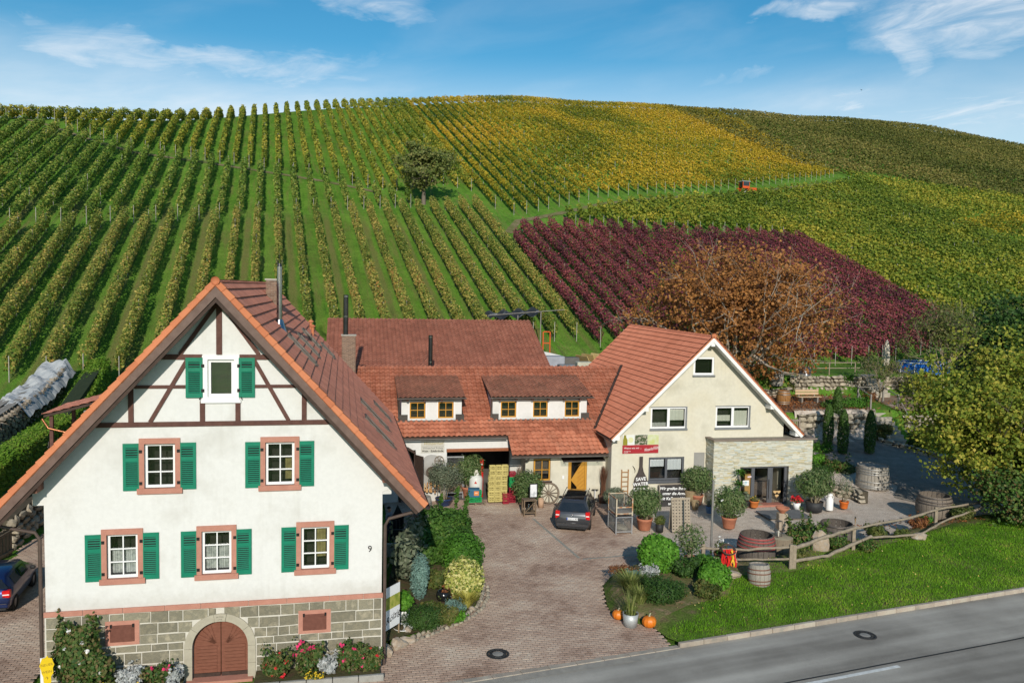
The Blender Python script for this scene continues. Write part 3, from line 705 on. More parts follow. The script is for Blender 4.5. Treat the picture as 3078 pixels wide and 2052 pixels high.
# tracks: the worn path between the blocks
t = NT('track_soil'); v = t.coord('pos'); n1 = t.noise(v, .5, 5, .65); n2 = t.noise(v, 5, 4, .6)
MATS['track'] = t.bsdf(t.ramp(t.math('ADD', t.math('MULTIPLY', n1, .6), t.math('MULTIPLY', n2, .4)), [(.36, (.07, .13, .02)), (.52, (.17, .145, .07)), (.66, (.30, .235, .15))]), .95, 0, .1, n2, .5, .05)
def track(name, pts, w, dz=.06):
    L = []; R = []
    for i, p in enumerate(pts):
        a = np.array(pts[max(0, i - 1)]); b = np.array(pts[min(len(pts) - 1, i + 1)]); d = (b - a) / np.linalg.norm(b - a); nrm = np.array([-d[1], d[0]])
        L.append(np.array(p) + nrm * w / 2); R.append(np.array(p) - nrm * w / 2)
    poly = [tuple(xy(*p)) for p in L + R[::-1]]; return sheet(name, poly, MATS['track'], dz, step=1.2)
track('vineyard_path', [(29.5, 99), (32.5, 104.5), (50, 116), (71, 125.3), (83, 131), (113, 145), (125, 152)], 1.0)
track('upper_path', [(-40, 140), (-25, 127.3), (-18, 122.5), (-8, 120.5), (7.4, 114.8), (14, 111.6)], .9)
bed2 = [(4.15, 33.0), (4.6, 34.05), (5.5, 34.85), (7.0, 35.45), (9.6, 35.9), (10.7, 35.6), (12.6, 36.6), (14.7, 37.7), (17.3, 38.8), (21, 41.2), (24.5, 43.4), (26, 43.9), (24, 42.0), (20, 39.0), (16, 36.5), (12.5, 34.1), (9.8, 33.4), (8.9, 31.4), (7.0, 30.3), (5.9, 29.3), (5.5, 29.25), (4.35, 29.95), (4.15, 31)]
sheet('roadside_bed', bed2, surf('bed_mulch', (.20, .125, .075), (.30, .20, .125), 2.2, .95, bstr=1., bscale=12, bdist=.06, c3=(.13, .14, .045)), .02, zf=bz, step=.45)
rg = np.random.default_rng(77); n = 420; a_ = rg.uniform(1, 26, n); b_ = -rg.uniform(.1, 6.2, n) ** 1.0; P = np.array([rp(a, b) for a, b in zip(a_, b_)]); P[:, 2] = bz(P[:, 0], P[:, 1]) + .07
tag(mobj('fallen_leaves', leaves('fallen_leaves', P, rg.normal(0, .4, (n, 3)) + np.array([0, 0, 1]), .075, leafmat('fallen_yellow', [(0, (.30, .17, .05)), (.6, (.52, .40, .08)), (1, (.60, .50, .2))], .1), .8, rg)), 'scattered yellow leaves lying on the roadside lawn', 'leaf litter', kind='stuff')
sheet('driveway', [(24.0, 49.0), (25.5, 46.9), (33.4, 49), (33, 57), (31, 60.4), (29, 63), (22, 62), (22.3, 56), (24.6, 53.5), (25.3, 51.2)], surf('drive_dark_tone', (.20, .175, .145), (.29, .26, .22), 1.6, .95, bstr=.8, bscale=24, bdist=.03, fine=.2), .135, step=.7)  # drive sheet coloured darker than the forecourt it lies on
for x0, x1 in ((20.6, 29.0), (31.0, 36.5)): sheet('garden_terrace', [(x0, 62.6 + (x0 - 28) * .22), (x1, 62.6 + (x1 - 28) * .22), (x1, 68.5 + (x1 - 28) * .22), (x0, 68.5 + (x0 - 28) * .22)], surf('terrace_soil', (.26, .19, .135), (.40, .33, .255), 1.2, .95, bstr=.8, bscale=16, bdist=.04, c3=(.20, .12, .075)), .02, step=.7)
# ================================================================== BUILDING KIT
plaster = surf('white_plaster', (.655, .65, .63), (.585, .575, .545), .55, .92, spec=.1, bstr=.15, bscale=30, c3=(.67, .665, .645), fine=.025)
cream = surf('cream_plaster', (.58, .535, .415), (.49, .46, .365), .45, .92, spec=.1, bstr=.15, bscale=26, c3=(.61, .575, .47), fine=.03)
def streaks(name, k=.10, grime=None):
    '''Rain streaks and a dirtier foot on an existing wall material.'''
    m = MATS[name]; nt = m.node_tree; b = [n for n in nt.nodes if n.type == 'BSDF_PRINCIPLED'][0]; src = b.inputs['Base Color'].links[0].from_socket
    t = NT.__new__(NT); t.m, t.t = m, nt
    v = t.coord('pos', (2.2, 2.2, .16)); n1 = t.noise(v, 1.6, 6, .62); v2 = t.coord('pos', (1, 1, 1)); n2 = t.noise(v2, .22, 5, .6); f = t.math('MULTIPLY', t.rng(n1, .50, .74), t.rng(n2, .38, .62))
    col = t.mix(t.math('MULTIPLY', f, k * 4), src, (.42, .40, .35))
    if grime:
        sz = t.n('ShaderNodeSeparateXYZ'); t.l(t.n('ShaderNodeNewGeometry').outputs['Position'], sz.inputs[0]); n3 = t.noise(v2, 2.5, 5, .65); hgt = t.math('ADD', sz.outputs[2], t.math('MULTIPLY', n3, -.9)); col = t.mix(t.math('MULTIPLY', t.rng(hgt, grime + .35, grime - .35), .35), col, (.36, .33, .27))
    t.l(col, b.inputs['Base Color'])
streaks('white_plaster', .055, 2.25); streaks('cream_plaster', .07, .25)
timber = surf('red_brown_timber', (.085, .036, .028), (.125, .058, .044), 5, .7, bstr=.25, stretch=(1, 1, 1))
board = surf('bargeboard_brown', (.125, .078, .062), (.165, .108, .088), 4, .6, bstr=.2)
darkwood = surf('dark_stained_wood', (.040, .024, .018), (.065, .040, .030), 5, .7)
white_pvc = surf('white_window_frame', (.80, .80, .79), (.76, .76, .75), 2, .35, bstr=.03)
sand = surf('pink_sandstone', (.47, .225, .165), (.405, .185, .135), 3.5, .9, bstr=.25, fine=.06)
green_paint = surf('green_shutter_paint', (.004, .165, .095), (.006, .20, .115), 2.5, .5, bstr=.1)
green_dark = surf('shutter_slat_paint', (.004, .15, .088), (.006, .18, .105), 3, .5, bstr=.05)
ochre = surf('ochre_window_wood', (.52, .26, .035), (.46, .215, .028), 4, .5, bstr=.1)
zincm = surf('zinc_gutter', (.17, .155, .14), (.10, .09, .08), 3, .5, .5, bstr=.1)
brownpipe = surf('brown_downpipe', (.085, .06, .05), (.12, .085, .07), 3, .45, .2, bstr=.05)
steel = surf('stainless_steel', (.42, .42, .43), (.30, .30, .31), 5, .22, 1., bstr=.03)
blacksteel = surf('dark_stainless', (.10, .10, .105), (.06, .06, .062), 3, .25, .9, bstr=.03)
anthr = surf('anthracite_frame', (.10, .105, .115), (.085, .09, .10), 3, .45, bstr=.03)
blackm = surf('black_iron', (.012, .012, .012), (.022, .02, .02), 6, .5, .3)
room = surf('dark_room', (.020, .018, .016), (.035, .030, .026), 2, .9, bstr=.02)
lace = surf('lace_curtain', (.62, .62, .58), (.40, .41, .39), 9, .9, bstr=.1, lo=.42, hi=.6)
blind = surf('pale_blind', (.66, .65, .56), (.60, .58, .48), 1, .8, bstr=.02)
whiteb = surf('white_blind', (.76, .77, .78), (.70, .71, .73), 1, .8, bstr=.02)
warmroom = surf('warm_curtain', (.36, .30, .12), (.22, .17, .07), 6, .9)
glass = glassmat('window_glass', (.88, .92, .92), .15)
glass_hi = glassmat('attic_glass', (.80, .85, .86), .42)
UP = MR(pi / 2, 4, 'X')

def wall_face(mb, outline, holes, v, depth=.22, mi=0, rmi=None):
    """Facade in the plane y = v with openings; each opening gets reveals going back."""
    pts = []; edges = []
    for loop in [outline] + [[(a, c), (b, c), (b, d), (a, d)] for a, b, c, d in holes]:
        o = len(pts); n = len(loop); pts += [Vector(p) for p in loop]; edges += [(o + i, o + (i + 1) % n) for i in range(n)]
    r = geometry.delaunay_2d_cdt(pts, edges, [], 1, 1e-5)
    fs = []
    for f in r[2]:
        c = sum((r[0][i] for i in f), Vector((0, 0))) / len(f)
        if any(a < c.x < b and e < c.y < d for a, b, e, d in holes): continue
        if not inpoly(np.array([c.x]), np.array([c.y]), outline)[0]: continue
        fs.append(tuple(f))
    mb.add([(p.x, v, p.y) for p in r[0]], fs, mi)
    for a, b, c, d in holes:
        y0, y1 = v, v + depth; m = mi if rmi is None else rmi
        mb.add([(a, y0, c), (b, y0, c), (b, y0, d), (a, y0, d), (a, y1, c), (b, y1, c), (b, y1, d), (a, y1, d)], [(0, 1, 5, 4), (1, 2, 6, 5), (2, 3, 7, 6), (3, 0, 4, 7)], m)
def window(par, u0, u1, z0, z1, v, mat, nx=2, nz=3, fw=.06, bw=.028, gl=None, name='window', behind=None, sash=1, fd=.06, niche=.5, splits=None):
    """Frame with glazing bars; every pane is its own piece, with a dark room behind."""
    mb = MB()
    def ring(a, b, c, d, w, y0, y1): mb.bb(a, a + w, y0, y1, c, d); mb.bb(b - w, b, y0, y1, c, d); mb.bb(a + w, b - w, y0, y1, c, c + w); mb.bb(a + w, b - w, y0, y1, d - w, d)
    ring(u0, u1, z0, z1, fw, v, v + fd)
    iw, ih = u1 - u0 - 2 * fw, z1 - z0 - 2 * fw; xs = [u0 + fw + iw * i / nx for i in range(nx + 1)]; zs = [z0 + fw + ih * k / nz for k in range(nz + 1)]
    if splits: xs = [u0 + fw + iw * s for s in splits]; nx = len(splits) - 1
    for x in xs[1:-1]: mb.bb(x - bw / 2, x + bw / 2, v + .004, v + fd - .004, z0 + fw, z1 - fw)
    for z in zs[1:-1]: mb.bb(u0 + fw, u1 - fw, v + .007, v + fd - .007, z - bw / 2, z + bw / 2)
    o = mb.build(name, mat, par)
    for i in range(nx):
        for k in range(nz):
            a, b, c, d = xs[i] + bw * .4, xs[i + 1] - bw * .4, zs[k] + bw * .4, zs[k + 1] - bw * .4
            MB().add([(a, v + .035, c), (b, v + .035, c), (b, v + .035, d), (a, v + .035, d)], [(0, 1, 2, 3)]).build('pane', gl or glass, o)
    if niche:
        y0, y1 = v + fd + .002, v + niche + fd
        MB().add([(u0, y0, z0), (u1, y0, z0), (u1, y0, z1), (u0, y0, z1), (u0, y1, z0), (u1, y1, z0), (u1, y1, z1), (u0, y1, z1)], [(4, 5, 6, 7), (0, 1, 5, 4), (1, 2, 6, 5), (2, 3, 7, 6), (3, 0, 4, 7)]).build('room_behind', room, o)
    for (a, b, c, d, m, nm) in (behind or []):
        mb = MB(); n = 14; pts = []
        for i in range(n + 1):
            x = u0 + fw + iw * (a + (b - a) * i / n); y = v + fd + .10 + .018 * sin(i * 1.9); pts += [(x, y, z0 + fw + ih * c), (x, y, z0 + fw + ih * d)]
        mb.add(pts, [(2 * i, 2 * i + 2, 2 * i + 3, 2 * i + 1) for i in range(n)]); mb.build(nm, m, o)
    return o
def shutter(par, u0, u1, z0, z1, v, split=.34, side=1):
    o = MB(); w = .085; t0, t1 = v - .045, v - .012
    o.bb(u0, u0 + w, t0, t1, z0, z1); o.bb(u1 - w, u1, t0, t1, z0, z1)
    zm = z1 - (z1 - z0) * split
    for a, b in ((z0, z0 + .15), (zm - .06, zm + .06), (z1 - .13, z1)): o.bb(u0 + w, u1 - w, t0 + .002, t1 - .002, a, b)
    s = o.build('shutter', green_paint, par)
    MB().bb(u0 + w, u1 - w, v - .014, v - .010, z0 + .1, z1 - .1).build('backing', blackm, s)
    me = MB().box((0, 0, 0), (u1 - u0 - 2 * w + .004, .012, .040), M=MR(RAD(-38), 4, 'X')).mesh('slat', green_dark)
    for a, b in ((z0 + .15, zm - .06), (zm + .06, z1 - .13)):
        n = max(2, int((b - a) / .062))
        for k in range(n): mobj('slat', me, s, ((u0 + u1) / 2, v - .030, a + (k + .5) * (b - a) / n))
    hx = u1 if side < 0 else u0                       # hinges on the window side
    for z in (z0 + .22, z1 - .25): MB().bb(hx - .045, hx + .045, v - .055, v - .035, z - .05, z + .05).build('hinge', blackm, s)
    MB().bar((hx - .10 * side * -1, v - .07, z0 - .06), (hx - .06 * side * -1, v - .03, z0 + .04), .02).build('holdback', blackm, s)
    return s
# ---- roof tiles
def tile_mesh(kind, tw, tl, mat, lift=.035):
    if kind == 'wave': prof = [(-.5, -.012), (-.36, -.004), (-.20, .042), (.0, .066), (.20, .046), (.34, .0), (.5, -.012)]
    elif kind == 'rib': prof = [(-.5, .004), (-.42, .026), (-.30, .004), (-.06, .002), (0, .024), (.06, .002), (.34, .004), (.5, .010)]
    else: prof = [(-.5, .0), (-.46, .010), (-.40, .004), (.40, .004), (.47, .012), (.5, .0)]
    L = tl * 1.10; n = len(prof); vs = []; fs = []
    for (x, z) in prof: vs += [(x * tw, 0, z + lift - .028), (x * tw, .0, z + lift), (x * tw, L, z + .0)]
    for i in range(n - 1): fs += [(3 * i, 3 * i + 3, 3 * i + 4, 3 * i + 1), (3 * i + 1, 3 * i + 4, 3 * i + 5, 3 * i + 2)]
    return vs, fs
class Roof:
    """Gathers tiles of all slopes of a house; the nearest are pieces of their own, the rest one mass."""
    def __init__(s, house, part, mat, kind, tw, tl, lift=.035): s.h, s.p, s.mat, s.tw, s.tl = house, part, mat, tw, tl; s.v, s.f = tile_mesh(kind, tw, tl, mat, lift); s.T = []; s.sm = kind == 'wave'
    def slope(s, O, e1, e2, A, B, clip=None, sag=.0, a0=0.):
        O, e1, e2 = Vector(O), Vector(e1).normalized(), Vector(e2).normalized(); n = e1.cross(e2)
        if n.z < 0: n = -n
        na = max(1, round(A / s.tw)); nb = max(1, round(B / s.tl)); sa, sb = A / na, B / nb
        for j in range(nb):
            for i in range(na):
                a, b = (i + .5) * sa, j * sb
                if clip and not clip(a, b + sb / 2): continue
                M = Matrix(((e1.x, e2.x, n.x, 0), (e1.y, e2.y, n.y, 0), (e1.z, e2.z, n.z, 0), (0, 0, 0, 1)))
                p = O + e1 * a + e2 * b + n * (.01 + uni(-.004, .005)); M.translation = p
                s.T.append(M)
    def done(s, first=300, name='roof_tile', near=(0, 0)):
        cl = s.h.matrix_basis.inverted() @ Vector((near[0], near[1], CAM_H))
        s.T.sort(key=lambda M: (M.translation - cl).length)
        me = bpy.data.meshes.new(name); me.from_pydata(s.v, [], s.f); me.materials.append(s.mat); me.update()
        if s.sm: me.polygons.foreach_set('use_smooth', [True] * len(s.f))
        for M in s.T[:first]: o = mobj(name, me, s.p); o.matrix_local = M
        R = s.T[first:]
        if R:
            A = np.array([np.array(M) for M in R]); vv = np.c_[np.array(s.v), np.ones(len(s.v))]
            V = np.einsum('nij,vj->nvi', A, vv)[:, :, :3].reshape(-1, 3); Q = (np.array(s.f)[None] + (np.arange(len(R)) * len(s.v))[:, None, None]).reshape(-1, 4)
            o = mobj(name + 's', np_mesh(name + 's', V, Q, s.mat), s.p); o['kind'] = 'stuff'
def tilemat(name, a, b, c, dark=.0, dcol=(.05, .035, .028), dscale=.9):
    t = NT(name); v = t.coord('pos'); n1 = t.noise(v, .5, 5, .6); r = t.n('ShaderNodeNewGeometry').outputs['Random Per Island']; oi = t.n('ShaderNodeObjectInfo').outputs['Random']
    f = t.math('ADD', t.math('MULTIPLY', n1, .55), t.math('MULTIPLY', t.math('FRACT', t.math('ADD', r, oi)), .45))
    col = t.ramp(f, [(.2, a), (.5, b), (.8, c)])
    if dark:
        n2 = t.noise(v, dscale, 6, .7); n3 = t.noise(v, 12, 4, .7)
        col = t.mix(t.math('MULTIPLY', t.rng(t.math('ADD', t.math('MULTIPLY', n2, .65), t.math('MULTIPLY', n3, .35)), .44, .66), dark), col, dcol)
    MATS[name] = t.bsdf(col, .8, 0, .25, t.noise(v, 30, 4, .6), .3, .01); return MATS[name]
tm_white = tilemat('tile_brick_red', (0.448, 0.172, 0.113), (0.526, 0.207, 0.136), (0.594, 0.241, 0.161), .22, (0.179, 0.092, 0.063))
tm_verge = tilemat('tile_orange', (.46, .150, .068), (.53, .185, .085), (.57, .21, .10), .1)
tm_mid = tilemat('tile_terracotta', (.34, .110, .060), (.44, .155, .088), (.52, .20, .118), .45, (.11, .055, .036))
tm_dorm = tilemat('tile_mossy', (0.297, 0.121, 0.077), (0.374, 0.154, 0.097), (0.451, 0.198, 0.127), .6, (0.132, 0.083, 0.055))
tm_new = tilemat('tile_salmon', (.46, .160, .092), (.52, .185, .108), (.57, .215, .130), .10)
tm_barn = tilemat('tile_old_brown', (.31, .115, .074), (.39, .150, .096), (.47, .19, .125), .40, (.13, .062, .042))
brick = surf('chimney_brick', (.26, .165, .115), (.20, .125, .090), 4, .9, bstr=.4, island=-.2)
mortar = surf('chimney_mortar', (.46, .42, .36), (.38, .35, .30), 5, .95)
def chimney(par, x0, x1, y0, y1, z0, z1, capm=None):
    c = MB().bb(x0 + .012, x1 - .012, y0 + .012, y1 - .012, z0, z1).build('chimney', mortar, par)
    bl, bh = .24, .075; k = 0; z = z0
    meshes = {}
    while z < z1 - bh * .5:
        for face in range(4):
            L = (x1 - x0) if face in (0, 2) else (y1 - y0); o = (k % 2) * bl / 2; a = -o
            while a < L - .01:
                b0, b1 = max(a, 0), min(a + bl, L)
                if b1 - b0 > .04:
                    w = round(b1 - b0 - .014, 3); key = w
                    if key not in meshes: meshes[key] = MB().box((0, 0, 0), (w, .03, bh - .014)).mesh('brick', brick)
                    m = (b0 + b1) / 2
                    loc = [(x0 + m, y0 + .002, z + bh / 2), (x1 - .002, y0 + m, z + bh / 2), (x0 + m, y1 - .002, z + bh / 2), (x0 + .002, y0 + m, z + bh / 2)][face]
                    mobj('brick', meshes[key], c, loc, (0, 0, 0 if face in (0, 2) else pi / 2))
                a += bl
        z += bh; k += 1
    MB().bb(x0 - .05, x1 + .05, y0 - .05, y1 + .05, z1, z1 + .06).build('cap', mortar, c)
    return c
def flue(par, x, y, z0, z1, r, mat, bands=(.5,), cap=False, name='flue_pipe'):
    o = MB().tube([(x, y, z0), (x, y, z1)], r, 18).build(name, mat, par)
    mb = MB()
    for b in bands:
        z = z0 + (z1 - z0) * b; mb.tube([(x, y, z - .03), (x, y, z + .03)], r + .012, 18)
    mb.build('clamp_band', steel, o)
    if cap:
        mb = MB(); mb.tube([(x, y, z1), (x, y, z1 + .12)], [r * .9, r * .75], 14)
        for k in range(6): a = k * pi / 3; mb.bar((x + r * .8 * cos(a), y + r * .8 * sin(a), z1 + .1), (x + r * 1.05 * cos(a), y + r * 1.05 * sin(a), z1 + .26), .02)
        mb.build('flue_cap', blacksteel, o)
    return o
def gutter(par, a, b, r=.065, mat=None, name='gutter'):
    a, b = Vector(a), Vector(b); d = (b - a).normalized(); s = d.cross(Vector((0, 0, 1))).normalized()
    mb = MB(); vs = []; n = 8
    for p in (a, b):
        for k in range(n + 1):
            t = pi + pi * k / n; vs.append(p + s * r * cos(t) + Vector((0, 0, r * sin(t))))
        for k in range(n, -1, -1):
            t = pi + pi * k / n; vs.append(p + s * (r - .008) * cos(t) + Vector((0, 0, (r - .008) * sin(t))))
    m = 2 * (n + 1); mb.add(vs, [(k, (k + 1) % m, m + (k + 1) % m, m + k) for k in range(m)] + [tuple(range(m)), tuple(reversed(range(m, 2 * m)))])
    return mb.build(name, mat or zincm, par)

# ================================================================== WHITE HALF-TIMBERED HOUSE
WH = empty('half_timbered_house', (-9.08, 24.65, 0), RAD(12), 'white half-timbered gable house with green shutters and arched cellar door', 'house')
WL, WR, WD = -5.03, 5.05, 18.0; SL = 1.1045; RZ = 12.58; OV = .70; EU = 6.42
zr_ = lambda u: RZ - SL * abs(u)
slots = [(-1.75, 6.85), (1.82, 6.83), (-2.85, 4.06), (-.10, 4.05), (2.92, 4.05)]           # window centres
HWd, HHt = .445, .69
att = (-.34, .44, 8.98, 10.14)
holes = [(c - HWd, c + HWd, z - HHt, z + HHt) for c, z in slots] + [att]
out = [(WL, 2.36), (WR, 2.36), (WR, 5.80), (5.34, 5.92), (5.34, zr_(5.34) - .22), (0, RZ - .22), (-5.34, zr_(5.34) - .22), (-5.34, 5.92), (WL, 5.80)]
mb = MB(); wall_face(mb, out, holes, 0, .2)
mb.bb(WR - .3, WR - .002, .004, WD - .4, -.2, 6.8); mb.bb(WL + .002, WL + .3, .004, WD - .4, -.2, 6.8)
wall_face(mb, [(WL, -.2), (WR, -.2), (WR, 6.8), (0, RZ - .22), (WL, 6.8)], [], WD - .4, .1)
mb.build('wall', plaster, WH)
# small eave blocks beside the gable
MB().bb(5.05, 5.34, .02, .9, 5.72, 5.92).build('eave_block', plaster, WH); MB().bb(-5.34, -5.03, .02, .9, 5.72, 5.92).build('eave_block', plaster, WH)
# basement: mortar wall, stones proud of it
bm_ = surf('pale_mortar', (.60, .57, .50), (.52, .49, .43), 4, .95)
stone = surf('grey_green_stone', (.255, .228, .160), (.34, .300, .215), 3.2, .92, bstr=.8, bscale=22, bdist=.03, c3=(.20, .185, .135), island=-.16, fine=.12)
hat = [(-3.36, -2.38, 1.27, 2.04), (2.40, 3.42, 1.24, 2.01)]
AR, AO, AZ = .84, 1.09, 1.0
base = MB()
arc = [(AR, -.25)] + [(AR * cos(t), AZ + AR * sin(t)) for t in np.linspace(0, pi, 25)] + [(-AR, -.25)]
outl = [(WL, -.25)] + [(x, z) for x, z in arc[::-1]] + [(WR, -.25), (WR, 2.30), (WL, 2.30)]
pts = [Vector(p) for p in outl]; r = geometry.delaunay_2d_cdt(pts, [(i, (i + 1) % len(pts)) for i in range(len(pts))], [], 1, 1e-5)
fs = [tuple(f) for f in r[2] if inpoly(np.array([sum(r[0][i].x for i in f) / 3]), np.array([sum(r[0][i].y for i in f) / 3]), outl)[0]]
base.add([(p.x, -.03, p.y) for p in r[0]], fs)
for i in range(len(arc) - 1): (a, b), (c, d) = arc[i], arc[i + 1]; base.add([(a, -.03, b), (c, -.03, d), (c, .32, d), (a, .32, b)], [(0, 1, 2, 3)])
base.bb(WR - .05, WR + .03, -.028, 4, -.25, 2.30); base.bb(WL - .03, WL + .05, -.028, 4, -.25, 2.30)
bw = base.build('basement_wall', bm_, WH)
rg = random.Random(11); z = -.12; k = 0; fill = []
while z < 2.24:
    h = min(rg.choice((.24, .31, .36, .40)), 2.27 - z)
    if h < .12: break
    zm = z + h / 2; av = [(WL, WR)]
    def cut(av, a, b):
        r = []
        for x, y in av:
            if b <= x or a >= y: r.append((x, y))
            else:
                if a > x: r.append((x, a))
                if b < y: r.append((b, y))
        return r
    for a, b, c, d in hat:
        if c < zm < d:
            av = cut(av, a, b)
            for q0, q1 in ((z, c), (d, z + h)):
                if q1 - q0 > .05:
                    for kk in range(3): fill.append((a + (b - a) * kk / 3, a + (b - a) * (kk + 1) / 3, q0, q1))
    lo = max(z, AZ)
    rr = AO if zm < AZ else sqrt(max(0, AO * AO - (zm - AZ) ** 2))
    if rr > .05: av = cut(av, -rr - .01, rr + .01)
    for x0, x1 in av:
        x = x0
        while x < x1 - .05:
            w = rg.uniform(.32, .85)
            if x1 - (x + w) < .22: w = x1 - x
            if w > .95 and w < 1.3: w = w / 2
            j = .011
            zz0, zz1 = z + j + rg.uniform(0, .012), z + h - j - rg.uniform(0, .012)
            if w > .06:
                q = rg.uniform(.012, .028); a, b = x + j, x + w - j; bv = .012; sk = [rg.uniform(-.012, .012) for _ in range(4)]
                f0 = [(a, -.028, zz0 + sk[0]), (b, -.028, zz0 + sk[1]), (b, -.028, zz1 + sk[2]), (a, -.028, zz1 + sk[3])]
                f1 = [(a + bv, -.03 - q, zz0 + bv + sk[0]), (b - bv, -.03 - q, zz0 + bv + sk[1]), (b - bv, -.03 - q, zz1 - bv + sk[2]), (a + bv, -.03 - q, zz1 - bv + sk[3])]
                MB().add(f0 + f1, [(4, 5, 6, 7), (0, 1, 5, 4), (1, 2, 6, 5), (2, 3, 7, 6), (3, 0, 4, 7)]).build('stone', stone, bw)
            x += w
    z += h
for a, b, q0, q1 in fill: MB().bb(a + .011, b - .011, -.05, -.028, q0 + .011, q1 - .011, bev=.01).build('stone', stone, bw)
# belt course of sandstone blocks
bc = MB().bb(WL - .04, WR + .04, -.05, .05, 2.285, 2.42).build('belt_course', bm_, WH)
x = WL - .05
while x < WR:
    w = min(rg.uniform(.9, 1.5), WR + .05 - x); MB().bb(x + .004, x + w - .004, -.075, 0, 2.28, 2.44, bev=.01).build('belt_stone', sand, bc); x += w
# arch stones and the two-leaf cellar door
pale_stone = surf('pale_sandstone', (.42, .385, .30), (.36, .325, .25), 4, .9, bstr=.3)
for a0, a1 in ((0, .62), (.63, 1.38), (1.39, 1.75), (1.76, 2.5), (2.51, pi)):
    A = [(AR * cos(t), AZ + AR * sin(t)) for t in np.linspace(a0, a1, 8)]; Bo = [((AO - .01) * cos(t), AZ + (AO - .01) * sin(t)) for t in np.linspace(a1, a0, 8)]
    key = 1.3 < a0 < 1.5
    MB().prism(A + Bo, .10 + (.03 if key else 0), 'y', -.075 - (.02 if key else 0)).build('arch_stone', pale_stone, bw)
for s in (-1, 1):
    for z0, z1 in ((-.1, .42), (.43, .99)): MB().bb(*( (AR, AO - .01) if s > 0 else (-AO + .01, -AR)), -.075, .03, z0, z1).build('arch_stone', pale_stone, bw)
carve = surf('carved_letters', (.13, .12, .10), None, 4, .9)
text_mesh('inscription', 'Jak Weiss', .055, carve, bw, MT((0, -.099, 1.99)) @ UP, .002); text_mesh('inscription', '1776', .07, carve, bw, MT((0, -.099, 1.90)) @ UP, .002)
doorw = surf('red_brown_door', (.165, .060, .036), (.21, .080, .050), 6, .6, bstr=.2, stretch=(1, 1, 3))
for s in (-1, 1):
    leaf = MB(); A = [(s * .012, -.05)] + [(s * .83, -.05), (s * .83, AZ)] + [(s * .83 * cos(t), AZ + .83 * sin(t)) for t in np.linspace(.12, pi / 2 - .012, 10)]
    leaf.prism(A, .06, 'y', .13); d = leaf.build('cellar_door_leaf', doorw, WH)
    for k in range(8): MB().bb(min(s * .12, s * .74), max(s * .12, s * .74), .105, .128, .12 + k * .11, .215 + k * .11).build('plank', doorw, d)
    for k in range(5):
        t0 = .18 + k * .29; MB().bar((s * (.18), .118, 1.07), (s * (.18 + .56 * cos(t0 * .95)), .118, 1.07 + .62 * sin(t0 * .95)), .085, .022, up=(0, 1, 0)).build('plank', doorw, d)
    MB().bb(min(s * .02, s * .83), max(s * .02, s * .83), .10, .13, -.06, .10).build('kick_board', darkwood, d)
MB().bb(-1.0, 1.0, -.25, .25, -.12, -.02).build('threshold', sand, WH)
rust = surf('rust_brown_hatch', (.13, .048, .033), (.17, .065, .045), 8, .7, bstr=.2)
for a, b, c, d in hat:
    h = MB(); w = .15
    h.bb(a, b, -.06, 0, d - .14, d); h.bb(a, b, -.06, 0, c, c + .12); h.bb(a, a + w, -.058, 0, c + .12, d - .14); h.bb(b - w, b, -.058, 0, c + .12, d - .14)
    o = h.build('cellar_hatch', sand, WH); MB().bb(a + w - .01, b - w + .01, -.085, -.045, c + .11, d - .13, bev=.01).build('hatch_door', rust, o)
    MB().bb(a + w + .06, b - w - .06, -.095, -.082, c + .19, d - .21).build('hatch_panel', rust, o)
    for x in (a + w + .02, b - w - .02): MB().bb(x - .03, x + .03, -.10, -.06, d - .20, d - .10).build('strap_hinge', blackm, o)
# stone-framed windows with six panes and shutters
for i, (c, z) in enumerate(slots):
    s = MB(); a, b, lo, hi = c - HWd, c + HWd, z - HHt, z + HHt; w = .15
    s.bb(a - w, b + w, -.05, .06, hi, hi + .17); s.bb(a - w, a, -.048, .06, lo, hi); s.bb(b, b + w, -.048, .06, lo, hi); s.bb(a - w - .06, b + w + .06, -.085, .06, lo - .17, lo)
    o = s.build('window_surround', sand, WH)
    beh = None
    if i in (2, 3): beh = [(.02, .48, .02, .66, lace, 'curtain'), (.52, .98, .02, .66, lace, 'curtain')]
    if i == 4: beh = [(.55, .95, .2, .95, warmroom, 'curtain')]
    if i == 1: beh = [(.70, .98, .05, .6, warmroom, 'curtain')]
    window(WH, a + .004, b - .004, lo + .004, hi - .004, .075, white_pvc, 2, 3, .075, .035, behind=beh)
    MB().bb(a + .02, b - .02, .035, .08, lo + .006, lo + .05).build('inner_sill', white_pvc, o)
    shutter(WH, a - w - .46, a - w + .05, lo - .06, hi + .02, 0, side=-1); shutter(WH, b + w - .05, b + w + .46, lo - .06, hi + .02, 0, side=1)
# attic window with white casing
a, b, c, d = att
s = MB(); s.bb(a - .16, a, -.05, .1, c - .1, d + .13); s.bb(b, b + .16, -.05, .1, c - .1, d + .13); s.bb(a, b, -.05, .1, d, d + .13); s.bb(a, b, -.05, .1, c - .1, c); s.bb(a - .20, b + .20, -.075, .1, c - .19, c - .10)
s.build('window_casing', white_pvc, WH); window(WH, a + .003, b - .003, c + .003, d - .003, .03, white_pvc, 1, 1, .085, .03, gl=glass_hi)
shutter(WH, a - .64, a - .14, c - .02, d + .06, -.02, .30, -1); shutter(WH, b + .14, b + .62, c - .02, d + .06, -.02, .30, 1)
